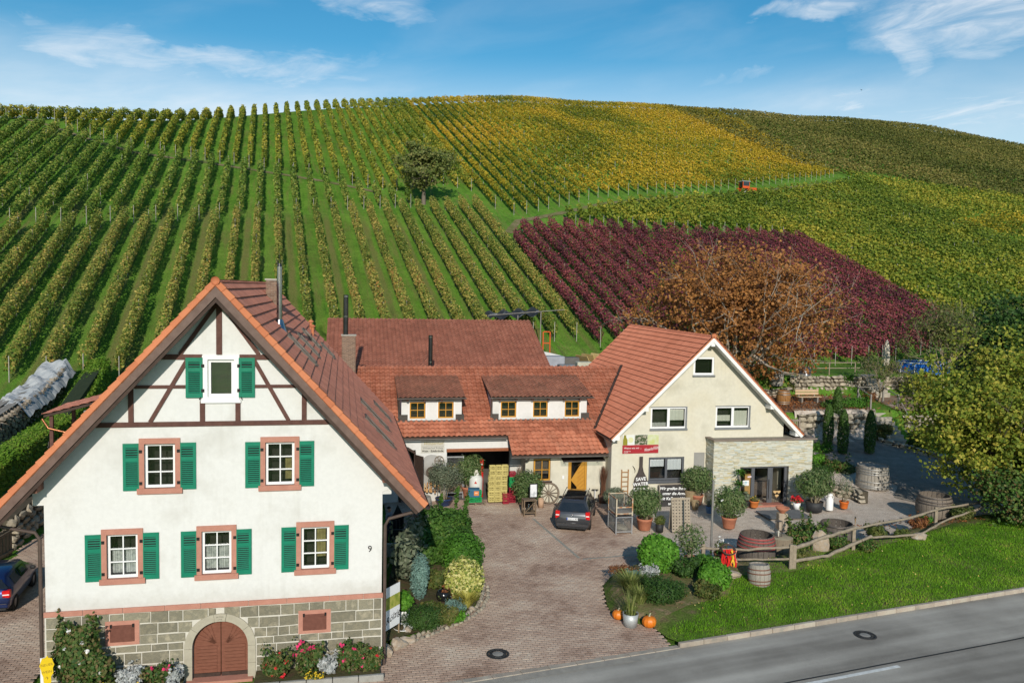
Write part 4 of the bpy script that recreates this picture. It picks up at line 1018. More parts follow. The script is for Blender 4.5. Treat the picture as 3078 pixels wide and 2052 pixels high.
# timbers
def beam2(p, q, w, y=-.012, th=.05, name='timber', m=None):
    P, Qv = Vector((p[0], p[1])), Vector((q[0], q[1])); d = (Qv - P).normalized(); n = Vector((-d.y, d.x)) * w / 2
    MB().prism([tuple(P + n), tuple(Qv + n), tuple(Qv - n), tuple(P - n)], th, 'y', y - th / 2).build(name, m or timber, WH)
beam2((-4.0, 8.14), (4.0, 8.14), .15, -.014); beam2((-2.0, 10.22), (-.5, 10.22), .16, -.014); beam2((.6, 10.22), (2.0, 10.22), .16, -.014)
beam2((-2.55, 9.30), (-.98, 9.30), .10, -.010); beam2((1.02, 9.30), (2.6, 9.30), .10, -.010)
beam2((0, 10.30), (0, 12.0), .17, -.016); beam2((-2.56, 8.2), (-2.56, 9.42), .15, -.016); beam2((2.56, 8.2), (2.56, 9.42), .15, -.016)
beam2((-.50, 8.2), (-.50, 8.85), .15, -.012); beam2((.55, 8.2), (.55, 8.85), .15, -.012)
beam2((-2.02, 8.21), (-.93, 10.14), .12, -.018); beam2((2.08, 8.21), (1.03, 10.14), .12, -.018)
beam2((-1.15, 10.30), (-.08, 11.85), .12, -.018); beam2((1.18, 10.30), (.08, 11.85), .12, -.018)
for u, z in ((-2.62, 9.50), (2.62, 9.50), (0, 12.05), (-5.15, 6.35), (5.15, 6.35)): MB().bb(u - .13, u + .13, -.55, .05, z - .12, z + .12, bev=.01).build('purlin_end', surf('purlin_wood', (.20, .085, .055), (.15, .07, .05), 6, .7), WH)
# house number
text_mesh('house_number', '9', .30, blackm, WH, MT((4.66, -.018, 3.92)) @ UP, .008)
# roof
cs = 1 / sqrt(1 + SL * SL); e2r = Vector((-cs, 0, SL * cs)); e2l = Vector((cs, 0, SL * cs)); SLen = EU / cs
roof = MB(); th = .16
for s in (-1, 1):
    P = [(0, RZ - .02), (s * EU, zr_(EU) - .02), (s * EU, zr_(EU) - th), (0, RZ - th * 1.3)]
    roof.prism(P, WD + OV, 'y', -OV + .03)
rf = roof.build('roof', darkwood, WH)
R = Roof(WH, rf, tm_white, 'flat', .30, .37, .050)
R.slope((EU, -OV + .16, zr_(EU)), (0, 1, 0), e2r, WD + OV - .2, SLen); R.slope((-EU, WD - .1, zr_(EU)), (0, -1, 0), e2l, WD + OV - .2, SLen); R.done(300)
# verge tiles, bargeboards, ridge tiles
vm = MB(); vm.prism([(-.02, -.10), (.02, -.13), (.03, .05), (.20, .06), (.20, .045), (.045, .03)], .372, 'y', 0); vm.v = [(x - (.022 if y < .1 else 0), y, z + (.03 if y < .1 and z > 0 else -.0)) for x, y, z in vm.v]      # local: x across verge, z up, y along slope
vme = vm.mesh('verge_tile', tm_verge)
nv = 26
for s, e2 in ((1, e2r), (-1, e2l)):
    nrm = Vector((s * SL * cs, 0, cs)); e1 = Vector((0, 1, 0))
    for k in range(nv):
        o = mobj('verge_tile', vme, rf); b = SLen * k / nv
        M = Matrix(((0, e2.x, nrm.x, 0), (1, 0, 0, 0), (0, e2.z, nrm.z, 0), (0, 0, 0, 1))); p = Vector((s * EU, -OV - .01, zr_(EU))) + e2 * b + nrm * (.012 - .0); M.translation = p; o.matrix_local = M
    # bargeboard in two layers
    for y0, y1, d0, d1, m in ((-OV + .0, -OV + .035, .09, .33, board), (-OV + .045, -OV + .08, .30, .44, darkwood)):
        A = [Vector((s * EU, zr_(EU))) , Vector((0, RZ))]; n2 = Vector((s * SL * cs, cs))
        P = [A[0] - n2 * d0, A[1] - Vector((0, d0 / cs)), A[1] - Vector((0, d1 / cs)), A[0] - n2 * d1]
        MB().prism([tuple(p) for p in P], y1 - y0, 'y', y0).build('bargeboard', m, WH)
rt = MB().lathe([(.115, 0), (.105, .42)], 10, a0=0, a1=pi, M=MR(-pi / 2, 4, 'X')).mesh('ridge_tile', tm_verge)
for k in range(int((WD + OV) / .38)): mobj('ridge_tile', rt, rf, (0, -OV + k * .38, RZ - .02))
MB().lathe([(0, 0), (.12, 0), (.13, .03)], 14, M=MR(pi / 2, 4, 'X'), c=(0, -OV - .02, RZ + .0)).build('ridge_end', tm_verge, rf)
# gutters and downpipes
gutter(rf, (EU + .06, -OV, zr_(EU) - .06), (EU + .06, WD, zr_(EU) - .06), .075, brownpipe); gutter(rf, (-EU - .06, -OV, zr_(EU) - .06), (-EU - .06, WD, zr_(EU) - .06), .075, brownpipe)
for s, z0 in ((1, .3), (-1, .5)):
    e = s * (WR + .10)
    MB().tube([(s * (EU + .02), -.2, zr_(EU) - .14), (s * (EU - .15), -.15, zr_(EU) - .30), (e + s * .12, -.05, 4.92), (e, -.03, 4.70), (e, -.03, z0 + 1.4), (e, -.03, z0 - .4)], .055, 10).build('downpipe', brownpipe, WH)
MB().tube([(WL - .10, -.03, -.1), (WL - .10, -.03, 1.05)], .075, 12).build('standpipe', white_pvc, WH)
# chimney, flue, rooflights and vents on the right slope
chimney(rf, .52, 1.10, 9.6, 10.3, 11.0, 12.68)
flue(rf, 1.46, 4.5, 10.7, 13.15, .10, steel, (.30, .72), True)
MB().lathe([(.30, 0), (.13, .5)], 16, c=(1.46, 4.5, 10.72)).build('flue_flashing', steel, rf)
def rooflight(u0, u1, v0, v1, op=0.):
    n = Vector((SL * cs, 0, cs)); e2 = e2r
    def pt(u, v, h): p = Vector((u, v, zr_(u))) + n * h; return p
    mb = MB()
    def strip(ua, ub, va, vb, h0, h1): mb.add([pt(ua, va, h0), pt(ub, va, h0), pt(ub, vb, h0), pt(ua, vb, h0), pt(ua, va, h1), pt(ub, va, h1), pt(ub, vb, h1), pt(ua, vb, h1)], [(0, 1, 2, 3), (4, 5, 6, 7), (0, 1, 5, 4), (1, 2, 6, 5), (2, 3, 7, 6), (3, 0, 4, 7)])
    w = .09
    strip(u0, u1, v0, v0 + w, 0, .10); strip(u0, u1, v1 - w, v1, 0, .10); strip(u0, u0 + w * .6, v0 + w, v1 - w, 0, .10); strip(u1 - w * .6, u1, v0 + w, v1 - w, 0, .10)
    o = mb.build('rooflight', zincm, rf)
    MB().add([pt(u0 + .04, v0 + w, .07), pt(u1 - .04, v0 + w, .07), pt(u1 - .04, v1 - w, .07), pt(u0 + .04, v1 - w, .07)], [(0, 1, 2, 3)]).build('pane', glassmat('rooflight_glass', (.25, .28, .30), .5), o)
    MB().bar(pt(u0 - .05, v0 - .02, .12), pt(u1 + .05, v0 - .02, .12), .05, .03).build('edge_rail', steel, o)
rooflight(1.75, 2.75, 3.75, 4.75); rooflight(1.9, 2.75, 7.1, 8.1); rooflight(1.9, 2.7, 10.5, 12); rooflight(2.65, 3.3, 13.4, 14.6); rooflight(4.55, 5.65, 4.1, 5.0); rooflight(4.45, 5.65, 7.7, 8.8); rooflight(5.2, 6.0, 12.6, 13.8)
for v, u in ((14.2, 2.3), (15.8, 2.15)):
    mb = MB().tube([(u, v, zr_(u) - .05), (u, v, zr_(u) + .42)], .07, 12); mb.lathe([(.13, 0), (.14, .05), (.02, .12)], 12, c=(u, v, zr_(u) + .42)); mb.build('roof_vent', tm_verge, rf)
# lean-to roof over the side entrance on the left
LT = MB()
lt = [(-4.2, 8.0), (-8.7, 6.75), (-8.7, 6.65), (-4.2, 7.85)]
LT.prism(lt, 3.2, 'y', 11.0); lo = LT.build('side_porch_roof', darkwood, WH)
Rl = Roof(WH, lo, tm_white, 'flat', .32, .37, .05); Rl.slope((-8.75, 14.25, 6.76), (0, -1, 0), (4.5, 0, 1.25), 3.3, 4.5); Rl.done(60)
for y in (11.15, 14.0): MB().bb(-8.5, -8.36, y - .07, y + .07, 3.4, 6.7).build('porch_post', timber, lo)
MB().tube([(-8.75, 11.0, 6.6), (-8.5, 10.95, 6.2), (-7.4, 10.95, 5.9)], .05, 8).build('copper_pipe', surf('copper', (.40, .17, .08), (.30, .12, .06), 4, .35, .8), lo)
# ================================================================== MIDDLE HOUSE
MH = empty('courtyard_house', (4.5, 46.6, 0), RAD(11.5), 'long low courtyard house with two tiled dormers, open store and ochre door', 'house')
MS = .64; mz = lambda v: 3.0 + MS * (v + .5)                  # front roof plane
RV, RZm = 6.4, 3.0 + MS * 6.9
U0, U1, US = -13.6, 4.4, -4.55                                # left end, right end (inside the next roof), step of the eave
wallm = MB()
GV = 1.3                                                      # store wall stands back
op = (-8.10, -4.30, 0.0, 3.02)
wall_face(wallm, [(-11.6, -.1), (-3.64, -.1), (-3.64, mz(GV) - .2), (-11.6, mz(GV) - .2)], [(op[0], op[1], -.09, op[3]), (-10.9, -9.92, -.09, 3.05)], GV, .35)
wallm2 = MB()
wall_face(wallm2, [(-3.64, -.1), (1.5, -.1), (1.5, mz(0) - .2), (-3.64, mz(0) - .2)], [(-3.17, -2.13, 1.34, 2.64), (-1.06, .10, -.02, 2.76)], 0, .2)
wallm2.bb(-3.64, -3.44, .01, GV + .3, -.1, mz(0) - .25)
wallm.build('wall', plaster, MH); wallm2.build('wall', cream, MH)
back = MB(); back.bb(-11.6, 4.0, 11.6, 11.8, -.1, 4.2); back.bb(-11.8, -11.6, GV, 11.8, -.1, 4.0); back.build('rear_wall', plaster, MH)
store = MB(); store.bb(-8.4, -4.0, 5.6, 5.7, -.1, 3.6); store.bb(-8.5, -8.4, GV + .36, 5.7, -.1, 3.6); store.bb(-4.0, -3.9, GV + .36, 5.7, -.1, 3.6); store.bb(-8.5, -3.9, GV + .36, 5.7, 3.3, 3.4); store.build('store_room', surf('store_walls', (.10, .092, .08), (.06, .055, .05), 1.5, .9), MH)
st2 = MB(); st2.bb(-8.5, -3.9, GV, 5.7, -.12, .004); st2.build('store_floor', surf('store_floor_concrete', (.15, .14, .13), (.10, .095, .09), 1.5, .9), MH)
MB().bb(op[0] - .02, op[1] + .05, GV - .06, GV + .12, 2.90, 3.08).build('lintel_beam', surf('orange_brown_beam', (.30, .105, .045), (.24, .08, .035), 5, .6), MH)
# roof
rm = MB(); e2 = Vector((0, 1, MS)).normalized(); ln = lambda a, b: hypot(b - a, MS * (b - a))
rm.prism([(-.5, 3.0 - .03), (RV, RZm - .03), (RV, RZm - .2), (-.5, 3.0 - .13)], U1 - US, 'x', US)
rm.prism([(.9, mz(.9) - .03), (RV, RZm - .03), (RV, RZm - .2), (.9, mz(.9) - .13)], US - U0, 'x', U0)
rm.prism([(RV, RZm - .03), (12.2, RZm - MS * 5.8 - .03), (12.2, RZm - MS * 5.8 - .15), (RV, RZm - .2)], U1 - U0, 'x', U0)
rmo = rm.build('roof', darkwood, MH)
D1, D2 = (-10.95, -6.97), (-5.45, .90)                      # dormer roofs
def in_dormer(u, v): return any(a + .12 < u < b - .12 for a, b in (D1, D2)) and 2.15 < v < 5.4
RM = Roof(MH, rmo, tm_mid, 'wave', .30, .345, .075)
RM.slope((US, -.55, mz(-.55)), (1, 0, 0), e2, U1 - US, ln(-.55, .9), clip=lambda a, b: True)
RM.slope((U0, .85, mz(.85)), (1, 0, 0), e2, U1 - U0, ln(.85, RV), clip=lambda a, b: not in_dormer(U0 + a, .85 + b / hypot(1, MS)))
RM.done(300)
rtm = MB().lathe([(.13, 0), (.12, .42)], 10, a0=0, a1=pi, M=MR(pi / 2, 4, 'Z') @ MR(-pi / 2, 4, 'X')).mesh('ridge_tile', tm_mid)
for k in range(int((U1 - U0) / .38)): mobj('ridge_tile', rtm, rmo, (U0 + (k + 1) * .38, RV, RZm + .0))
# dormers
def dormer(ua, ub, wins, roofspan):
    d = MB(); va = 2.1; z0, z1 = mz(va) - .1, 5.98
    wall_face(d, [(ua, z0), (ub, z0), (ub, z1), (ua, z1)], [w for w in wins], va, .16)
    for u in (ua, ub): d.add([(u, va, z0), (u, va, z1), (u, 5.2, 6.72), (u, 5.2, mz(5.2) - .1)], [(0, 1, 2, 3)])
    o = d.build('dormer', plaster, MH)
    MB().bb(ua - .02, ub + .02, va - .10, va - .004, z0, wins[0][2] - .07).build('apron', surf('dark_slate_apron', (.055, .048, .042), (.085, .075, .065), 4, .8), o)
    for u in (ua, ub): MB().bb(u - .14 if u == ua else u - .36, u + .36 if u == ua else u + .14, va - .085, va - .004, wins[0][2] - .08, wins[0][2] + .28).build('apron_corner', MATS['dark_slate_apron'], o)
    for w in wins:
        window(o, w[0] + .06, w[1] - .06, w[2] + .05, w[3] - .05, va + .02, ochre, 2, 2, .075, .04, niche=.6)
        s = MB(); a, b, c, e = w; s.bb(a, a + .055, va - .03, va + .06, c, e); s.bb(b - .055, b, va - .03, va + .06, c, e); s.bb(a, b, va - .03, va + .06, e - .045, e); s.bb(a, b, va - .03, va + .06, c, c + .045); s.build('casing', white_pvc, o)
    ra, rb = roofspan; v0, v1 = 1.70, 5.62; zz0, zz1 = 6.05, 6.92; sl = (zz1 - zz0) / (v1 - v0)
    rf2 = MB(); rf2.prism([(v0, zz0 - .02), (v1, zz1 - .02), (v1, zz1 - .12), (v0, zz0 - .12)], rb - ra, 'x', ra); r2 = rf2.build('dormer_roof', darkwood, MH)
    T = Roof(MH, r2, tm_dorm, 'wave', .28, .33, .06); T.slope((ra, v0 - .04, zz0 - .01), (1, 0, 0), (0, 1, sl), rb - ra, hypot(v1 - v0, zz1 - zz0)); T.done(0 if ua > -6 else 0)
    gutter(r2, (ra - .05, v0 - .09, zz0 - .03), (rb + .05, v0 - .09, zz0 - .03), .06)
    MB().tube([(ra + .05, v0 - .09, zz0 - .08), (ra + .10, va - .12, zz0 - .3), (ra + .06, va - .12, mz(va) + .12)], .04, 8).build('downpipe', zincm, r2)
    for k in range(int((rb - ra) / 1.0)): MB().bb(ra + .5 + k, ra + .62 + k, v0 - .02, va, zz0 - .20, zz0 - .10).build('rafter_end', timber, r2)
dormer(-10.72, -7.15, [(-10.30, -9.25, 4.72, 5.80), (-8.62, -7.58, 4.72, 5.80)], D1)
dormer(-5.27, .62, [(-4.84, -3.76, 4.72, 5.80), (-2.84, -1.80, 4.72, 5.80), (-.85, .20, 4.72, 5.80)], D2)
for ua, ub in (D1, D2): MB().bb(ua - .1, ub + .1, 1.92, 2.04, mz(1.9) + .06, mz(1.9) + .11).build('apron_flashing', zincm, rmo)
gutter(rmo, (U0 + 2, .80, mz(.8) - .06), (US - .05, .80, mz(.8) - .06)); gutter(rmo, (US - .05, -.60, mz(-.6) - .06), (1.6, -.60, mz(-.6) - .06))
MB().tube([(US + .25, .75, mz(.8) - .12), (US + .2, .95, 3.3), (US + .25, GV - .08, 3.1)], .05, 8).build('downpipe', zincm, MH)
MB().tube([(-3.55, -.6, mz(-.6) - .1), (-3.62, -.35, 2.62), (-3.72, -.06, 2.5), (-3.72, -.06, 0)], .05, 8).build('downpipe', zincm, MH)
MB().tube([(1.45, -.62, mz(-.6) - .08), (1.5, -.7, 3.1), (1.55, -.85, 3.7)], .05, 8).build('downpipe', zincm, MH)
# ground floor window and ochre door with slanted glazing
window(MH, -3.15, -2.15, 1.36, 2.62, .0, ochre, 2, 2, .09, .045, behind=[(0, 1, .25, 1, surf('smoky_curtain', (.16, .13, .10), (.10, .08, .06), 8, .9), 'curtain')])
MB().bb(-3.25, -2.05, -.12, .02, 1.24, 1.33).build('window_sill', darkwood, MH)
dr = MB(); a, b, z1 = -1.05, .09, 2.75; y = .02
dr.bb(a, a + .12, y, y + .1, 0, z1); dr.bb(b - .12, b, y, y + .1, 0, z1); dr.bb(a + .12, b - .12, y, y + .1, z1 - .16, z1); door = dr.build('front_door', ochre, MH)
lf = MB(); lf.prism([(a + .55, .08), (b - .13, .08), (b - .13, z1 - .17), (b - .16, z1 - .17), (a + .18, 1.32), (a + .55, .9)], .05, 'y', y + .03); lf.build('door_leaf', ochre, door)
lf = MB(); lf.bb(a + .13, a + .2, y + .03, y + .08, .08, z1 - .17); lf.bb(a + .2, a + .55, y + .03, y + .08, .08, .22); lf.build('glazing_frame', ochre, door)
lp = MB().add([(a + .19, y + .06, .2), (a + .56, y + .06, .2), (b - .12, y + .06, z1 - .17), (a + .19, y + .06, z1 - .17)], [(0, 1, 2, 3)]).build('door_glass', glassmat('door_glass', (.5, .45, .35), .12), door)
MB().bb(a + .12, b - .12, y + .3, y + .32, 0, z1 - .1).build('hall_behind', room, door)
MB().bb(a - .1, b + .1, -.35, .0, -.1, -.0).build('door_step', surf('step_stone', (.30, .27, .23), (.24, .22, .19), 4, .9), MH)
for k in range(9):
    x0 = a + .58; z0 = .25 + k * .24; x1 = min(b - .15, x0 + .42); MB().bar((x0, y + .022, min(z0, 2.4)), (x1, y + .022, min(z0 + .34, 2.5)), .012, .012).build('groove', surf('ochre_groove', (.30, .13, .02)), door)
text_mesh('letter_plate', 'WINZER', .10, blackm, door, MT((-.48, -.005, .14)) @ UP, .002)
cn = MB().add([(-1.62, -.02, 2.86), (.95, -.02, 2.86), (.95, -.95, 2.62), (-1.62, -.95, 2.62)], [(0, 1, 2, 3)]).build('door_canopy', glassmat('canopy_glass', (.82, .88, .86), .18), MH)
for x in (-1.35, .68): MB().bar((x, -.01, 2.35), (x, -.6, 2.68), .03).build('canopy_bracket', steel, cn); MB().bar((x, -.01, 2.75), (x, -.85, 2.63), .025).build('canopy_bracket', steel, cn)
MB().bb(-1.42, -1.30, -.04, 0, 1.42, 1.62).build('intercom', white_pvc, MH)
# painted sign and white disc on the store wall
sg = MB().bb(-9.62, -8.25, GV - .02, GV - .004, 2.86, 3.62).build('wall_sign', surf('sign_plaster', (.55, .53, .47), (.50, .48, .42), 2, .9), MH)
gold = surf('sign_gold', (.36, .30, .12)); grey = surf('sign_grey', (.16, .155, .15))
text_mesh('sign_script', 'Winzerhof', .26, gold, sg, MT((-8.93, GV - .024, 3.42)) @ UP, .002, shear=.45)
MB().bb(-9.58, -8.29, GV - .026, GV - .02, 3.245, 3.255).build('sign_rule', grey, sg)
text_mesh('sign_text', 'Winzerhof Rölzig', .165, grey, sg, MT((-8.93, GV - .024, 3.15)) @ UP, .002)
text_mesh('sign_text', 'Wein · Edelbrände', .165, blackm, sg, MT((-8.93, GV - .024, 2.97)) @ UP, .002, bold=.004)
MB().lathe([(0, 0), (.66, 0), (.66, .03), (0, .03)], 36, M=MR(pi / 2, 4, 'X'), c=(-8.98, GV - .005, 2.1)).build('arched_niche', surf('niche_grey', (.38, .37, .35), (.32, .31, .29), 2, .9), MH)
MB().bb(-9.64, -8.32, GV - .028, GV - .003, .5, 2.1).build('niche_panel', MATS['niche_grey'], MH)
dk = MB(); dk.bb(-10.85, -10.75, GV - .1, GV + .1, -.1, 2.9); dk.bb(-10.02, -9.92, GV - .1, GV + .1, -.1, 2.9); dk.prism([(-10.85, 2.8), (-10.4, 3.1), (-9.92, 2.8), (-9.92, 2.95), (-10.4, 3.25), (-10.85, 2.95)], .2, 'y', GV - .1)
ga = dk.build('arched_gateway', darkwood, MH); MB().bar((-9.95, GV - .1, 1.4), (-9.55, GV - .75, 1.4), .06, 2.8).build('gate_leaf', darkwood, ga)
MB().bb(-8.28, -8.18, GV - .03, GV, 1.5, 1.75).build('switch_box', blackm, MH)
# chimney of the left end
c = chimney(rmo, -14.2, -13.38, 5.0, 5.7, 5.6, 9.45)
flue(rmo, -13.98, 5.35, 9.5, 11.95, .155, blacksteel, (.46, .96))
MB().bb(-14.24, -13.34, 4.96, 5.74, 6.55, 6.75).build('chimney_flashing', zincm, rmo)
flue(rmo, -8.55, 7.2, 6.9, 9.4, .14, blacksteel, (.30, .95), name='flue_pipe')
MB().bar((-8.6, 7.1, 8.2), (-9.7, 6.9, 6.9), .015).build('flue_stay', blackm, rmo)

# ================================================================== BARN BEHIND
BH = empty('barn', (4.5, 46.6, 0), RAD(11.5), 'long barn with old brown tiled roof behind the courtyard house', 'barn')
BV, BZ, BS = 18.0, 9.98, .42; BU0, BU1 = -15.4, .50
b = MB(); b.bb(BU0 + .5, BU1 - .3, 10.0, 26.0, 0, 6.4); b.prism([(10, 6.4), (BV, BZ - .35), (26, 6.4)], .3, 'x', BU1 - .6); b.build('wall', plaster, BH)
b = MB(); b.prism([(9.3, BZ - BS * 8.7 - .03), (BV, BZ - .03), (BV, BZ - .2), (9.3, BZ - BS * 8.7 - .18)], BU1 - BU0, 'x', BU0); b.prism([(BV, BZ - .03), (26.7, BZ - BS * 8.7 - .03), (26.7, BZ - BS * 8.7 - .18), (BV, BZ - .2)], BU1 - BU0, 'x', BU0)
br = b.build('roof', darkwood, BH); RB = Roof(BH, br, tm_barn, 'wave', .30, .34, .07)
RB.slope((BU0, 9.3, BZ - BS * 8.7), (1, 0, 0), (0, 1, BS), BU1 - BU0, 8.7 * hypot(1, BS)); RB.done(0)
rtb = MB().lathe([(.13, 0), (.12, .42)], 8, a0=0, a1=pi, M=MR(pi / 2, 4, 'Z') @ MR(-pi / 2, 4, 'X')).mesh('ridge_tile', tm_mid)
for k in range(int((BU1 - BU0) / .38)): mobj('ridge_tile', rtb, br, (BU0 + (k + 1) * .38, BV, BZ))

# ================================================================== NEW HOUSE ON THE RIGHT
NH = empty('rendered_gable_house', (4.5, 46.6, 0), RAD(11.5), 'cream rendered gable house with salmon tiled roof and stone-clad entrance', 'house')
NV = -1.1; NA, NZ, NS = 7.02, 10.02, .973; NL, NRt = 1.22, 12.1; ND = 12.3; NEL, NER = .92, 13.08; NO = .7
nz_ = lambda u: NZ - NS * abs(u - NA)
hw = [(3.55, 5.80, 4.44, 5.78), (7.64, 9.86, 4.44, 5.80)]; ha = (6.12, 7.44, 7.60, 8.74); hd = (3.52, 5.74, 1.30, 2.82)
w = MB(); wall_face(w, [(NL, -.1), (NRt, -.1), (NRt, nz_(NRt) - .2), (NA, NZ - .25), (NL, nz_(NL) - .2)], hw + [ha, hd, (8.6, 12.0, -.09, 2.58)], NV, .16)
w.bb(NL + .002, NL + .25, NV + .004, ND - .5, -.1, nz_(NL) - .25); w.bb(NRt - .25, NRt - .002, NV + .004, ND - .5, -.1, nz_(NRt) - .25)
wall_face(w, [(NL, -.1), (NRt, -.1), (NRt, nz_(NRt) - .2), (NA, NZ - .25), (NL, nz_(NL) - .2)], [], ND - .5, .1)
w.build('wall', cream, NH)
sillm = surf('grey_sill', (.24, .25, .26), (.20, .205, .21), 3, .5, .3)
for i, (a, b, c, d) in enumerate(hw):
    beh = [(.52, 1., .34, 1., blind, 'blind'), (0, .46, .0, .22, surf('grey_box', (.42, .41, .38)), 'shelf_box')] if i == 0 else [(0, .46, .25, .58, blind, 'blind'), (.54, 1, 0, .82, blind, 'blind')]
    window(NH, a + .004, b - .004, c + .08, d - .004, NV + .03, white_pvc, 2, 1, .10, .16, behind=beh); MB().bb(a - .05, b + .05, NV - .09, NV + .03, c - .03, c + .075).build('window_sill', sillm, NH)
    s = MB(); s.bb(b - .07, b + .03, NV - .012, NV + .02, c + .08, d + .03); s.bb(a - .03, b - .07, NV - .012, NV + .02, d - .02, d + .03); s.build('blind_rail', sillm, NH)
a, b, c, d = ha; window(NH, a + .004, b - .004, c + .07, d - .004, NV + .03, white_pvc, 1, 1, .12, .1, gl=glassmat('dark_attic_glass', (.35, .38, .38), .10)); MB().bb(a - .05, b + .05, NV - .09, NV + .03, c - .03, c + .065).build('window_sill', sillm, NH)
a, b, c, d = hd; window(NH, a + .004, b - .004, c + .16, d - .004, NV + .03, anthr, 2, 1, .10, .14, behind=[(0, .46, .58, 1, whiteb, 'blind'), (.54, 1, .40, 1, whiteb, 'blind')]); MB().bb(a - .04, b + .04, NV - .10, NV + .03, c - .02, c + .155).build('window_sill', anthr, NH)
# roof
ncs = 1 / sqrt(1 + NS * NS); r = MB()
for s, E in ((-1, NEL), (1, NER)): r.prism([(NA, NZ - .03), (E, nz_(E) - .03), (E, nz_(E) - .17), (NA, NZ - .24)], ND + 1.1 + NO, 'y', NV - NO + .02)
nr = r.build('roof', darkwood, NH)
RN_ = Roof(NH, nr, tm_new, 'rib', .30, .365, .05)
RN_.slope((NEL, ND, nz_(NEL)), (0, -1, 0), (ncs, 0, NS * ncs), ND + 1.1 + NO, (NA - NEL) / ncs); RN_.slope((NER, NV - NO, nz_(NER)), (0, 1, 0), (-ncs, 0, NS * ncs), ND + 1.1 + NO, (NER - NA) / ncs); RN_.done(300)
rtn = MB().lathe([(.125, 0), (.115, .42)], 10, a0=0, a1=pi, M=MR(-pi / 2, 4, 'X')).mesh('ridge_tile', tilemat('ridge_dark_red', (.30, .085, .06), (.34, .10, .07), (.38, .12, .08)))
for k in range(int((ND + 1.8) / .38)): mobj('ridge_tile', rtn, nr, (NA, NV - NO + k * .38, NZ - .02))
MB().lathe([(0, 0), (.14, 0), (.15, .03)], 14, M=MR(pi / 2, 4, 'X'), c=(NA, NV - NO - .01, NZ + .02)).build('ridge_end', tm_verge, nr)
whitew = surf('white_painted_wood', (.78, .78, .76), (.70, .70, .67), 2, .6, bstr=.05)
for s, E in ((-1, NEL), (1, NER)):
    n2 = Vector((s * NS * ncs, ncs)); A = [Vector((E, nz_(E))), Vector((NA, NZ))]
    for y0, y1, d0, d1, m in ((NV - NO - .01, NV - NO + .03, .0, .07, tm_verge), (NV - NO + .0, NV - NO + .045, .075, .26, whitew)):
        P = [A[0] - n2 * d0, A[1] - Vector((0, d0 / ncs)), A[1] - Vector((0, d1 / ncs)), A[0] - n2 * d1]; MB().prism([tuple(p) for p in P], y1 - y0, 'y', y0).build('bargeboard', m, NH)
    P = [A[0] - n2 * .19, A[1] - Vector((0, .19 / ncs)), A[1] - Vector((0, .23 / ncs)), A[0] - n2 * .23]
    MB().prism([tuple(p) for p in P], NO - .06, 'y', NV - NO + .05).build('soffit', whitew, NH)
for u in (NA, 3.05, 10.95, 1.35, 12.65): MB().bb(u - .12, u + .12, NV - NO + .05, NV + .02, nz_(u) - .52 if u != NA else NZ - .62, nz_(u) - .27 if u != NA else NZ - .33, bev=.01).build('purlin_end', whitew, NH)
gutter(nr, (NEL - .07, NV - NO, nz_(NEL) - .04), (NEL - .07, 1.4, nz_(NEL) - .04), .07, brownpipe); gutter(nr, (NER + .07, NV - NO, nz_(NER) - .04), (NER + .07, ND, nz_(NER) - .04), .07, zincm)
# valley where the two roofs meet: dark metal strip
va = Vector((NEL, (nz_(NEL) - 3.0) / MS - .5, nz_(NEL))); ut = NA - (NZ - RZm) / NS; vb = Vector((ut, RV, RZm))
MB().bar(va + Vector((-.05, -.05, .10)), vb + Vector((-.05, -.05, .12)), .16, .05).build('valley_flashing', darkwood, nr)
# entrance block clad with slate strips
AV = -2.15; AL_, AR_, AT = 7.12, 13.45, 3.92; gd = (8.80, 11.93, -.12, 2.34)
ax = MB(); wall_face(ax, [(AL_, -.25), (AR_, -.25), (AR_, AT), (AL_, AT)], [(gd[0], gd[1], -.24, gd[3])], AV, .28); ax.bb(AL_ + .002, AL_ + .2, AV + .01, NV - .01, -.25, AT); ax.bb(AR_ - .2, AR_ - .002, AV + .01, 6, -.25, AT); ax.bb(AL_ + .01, AR_ - .01, AV + .01, NV - .01, AT - .15, AT - .01); ax.bb(NRt, AR_ - .01, NV - .02, 6, AT - .2, AT - .02)
axo = ax.build('entrance_block', surf('clad_backing', (.30, .28, .23), (.24, .22, .18), 4, .95), NH)
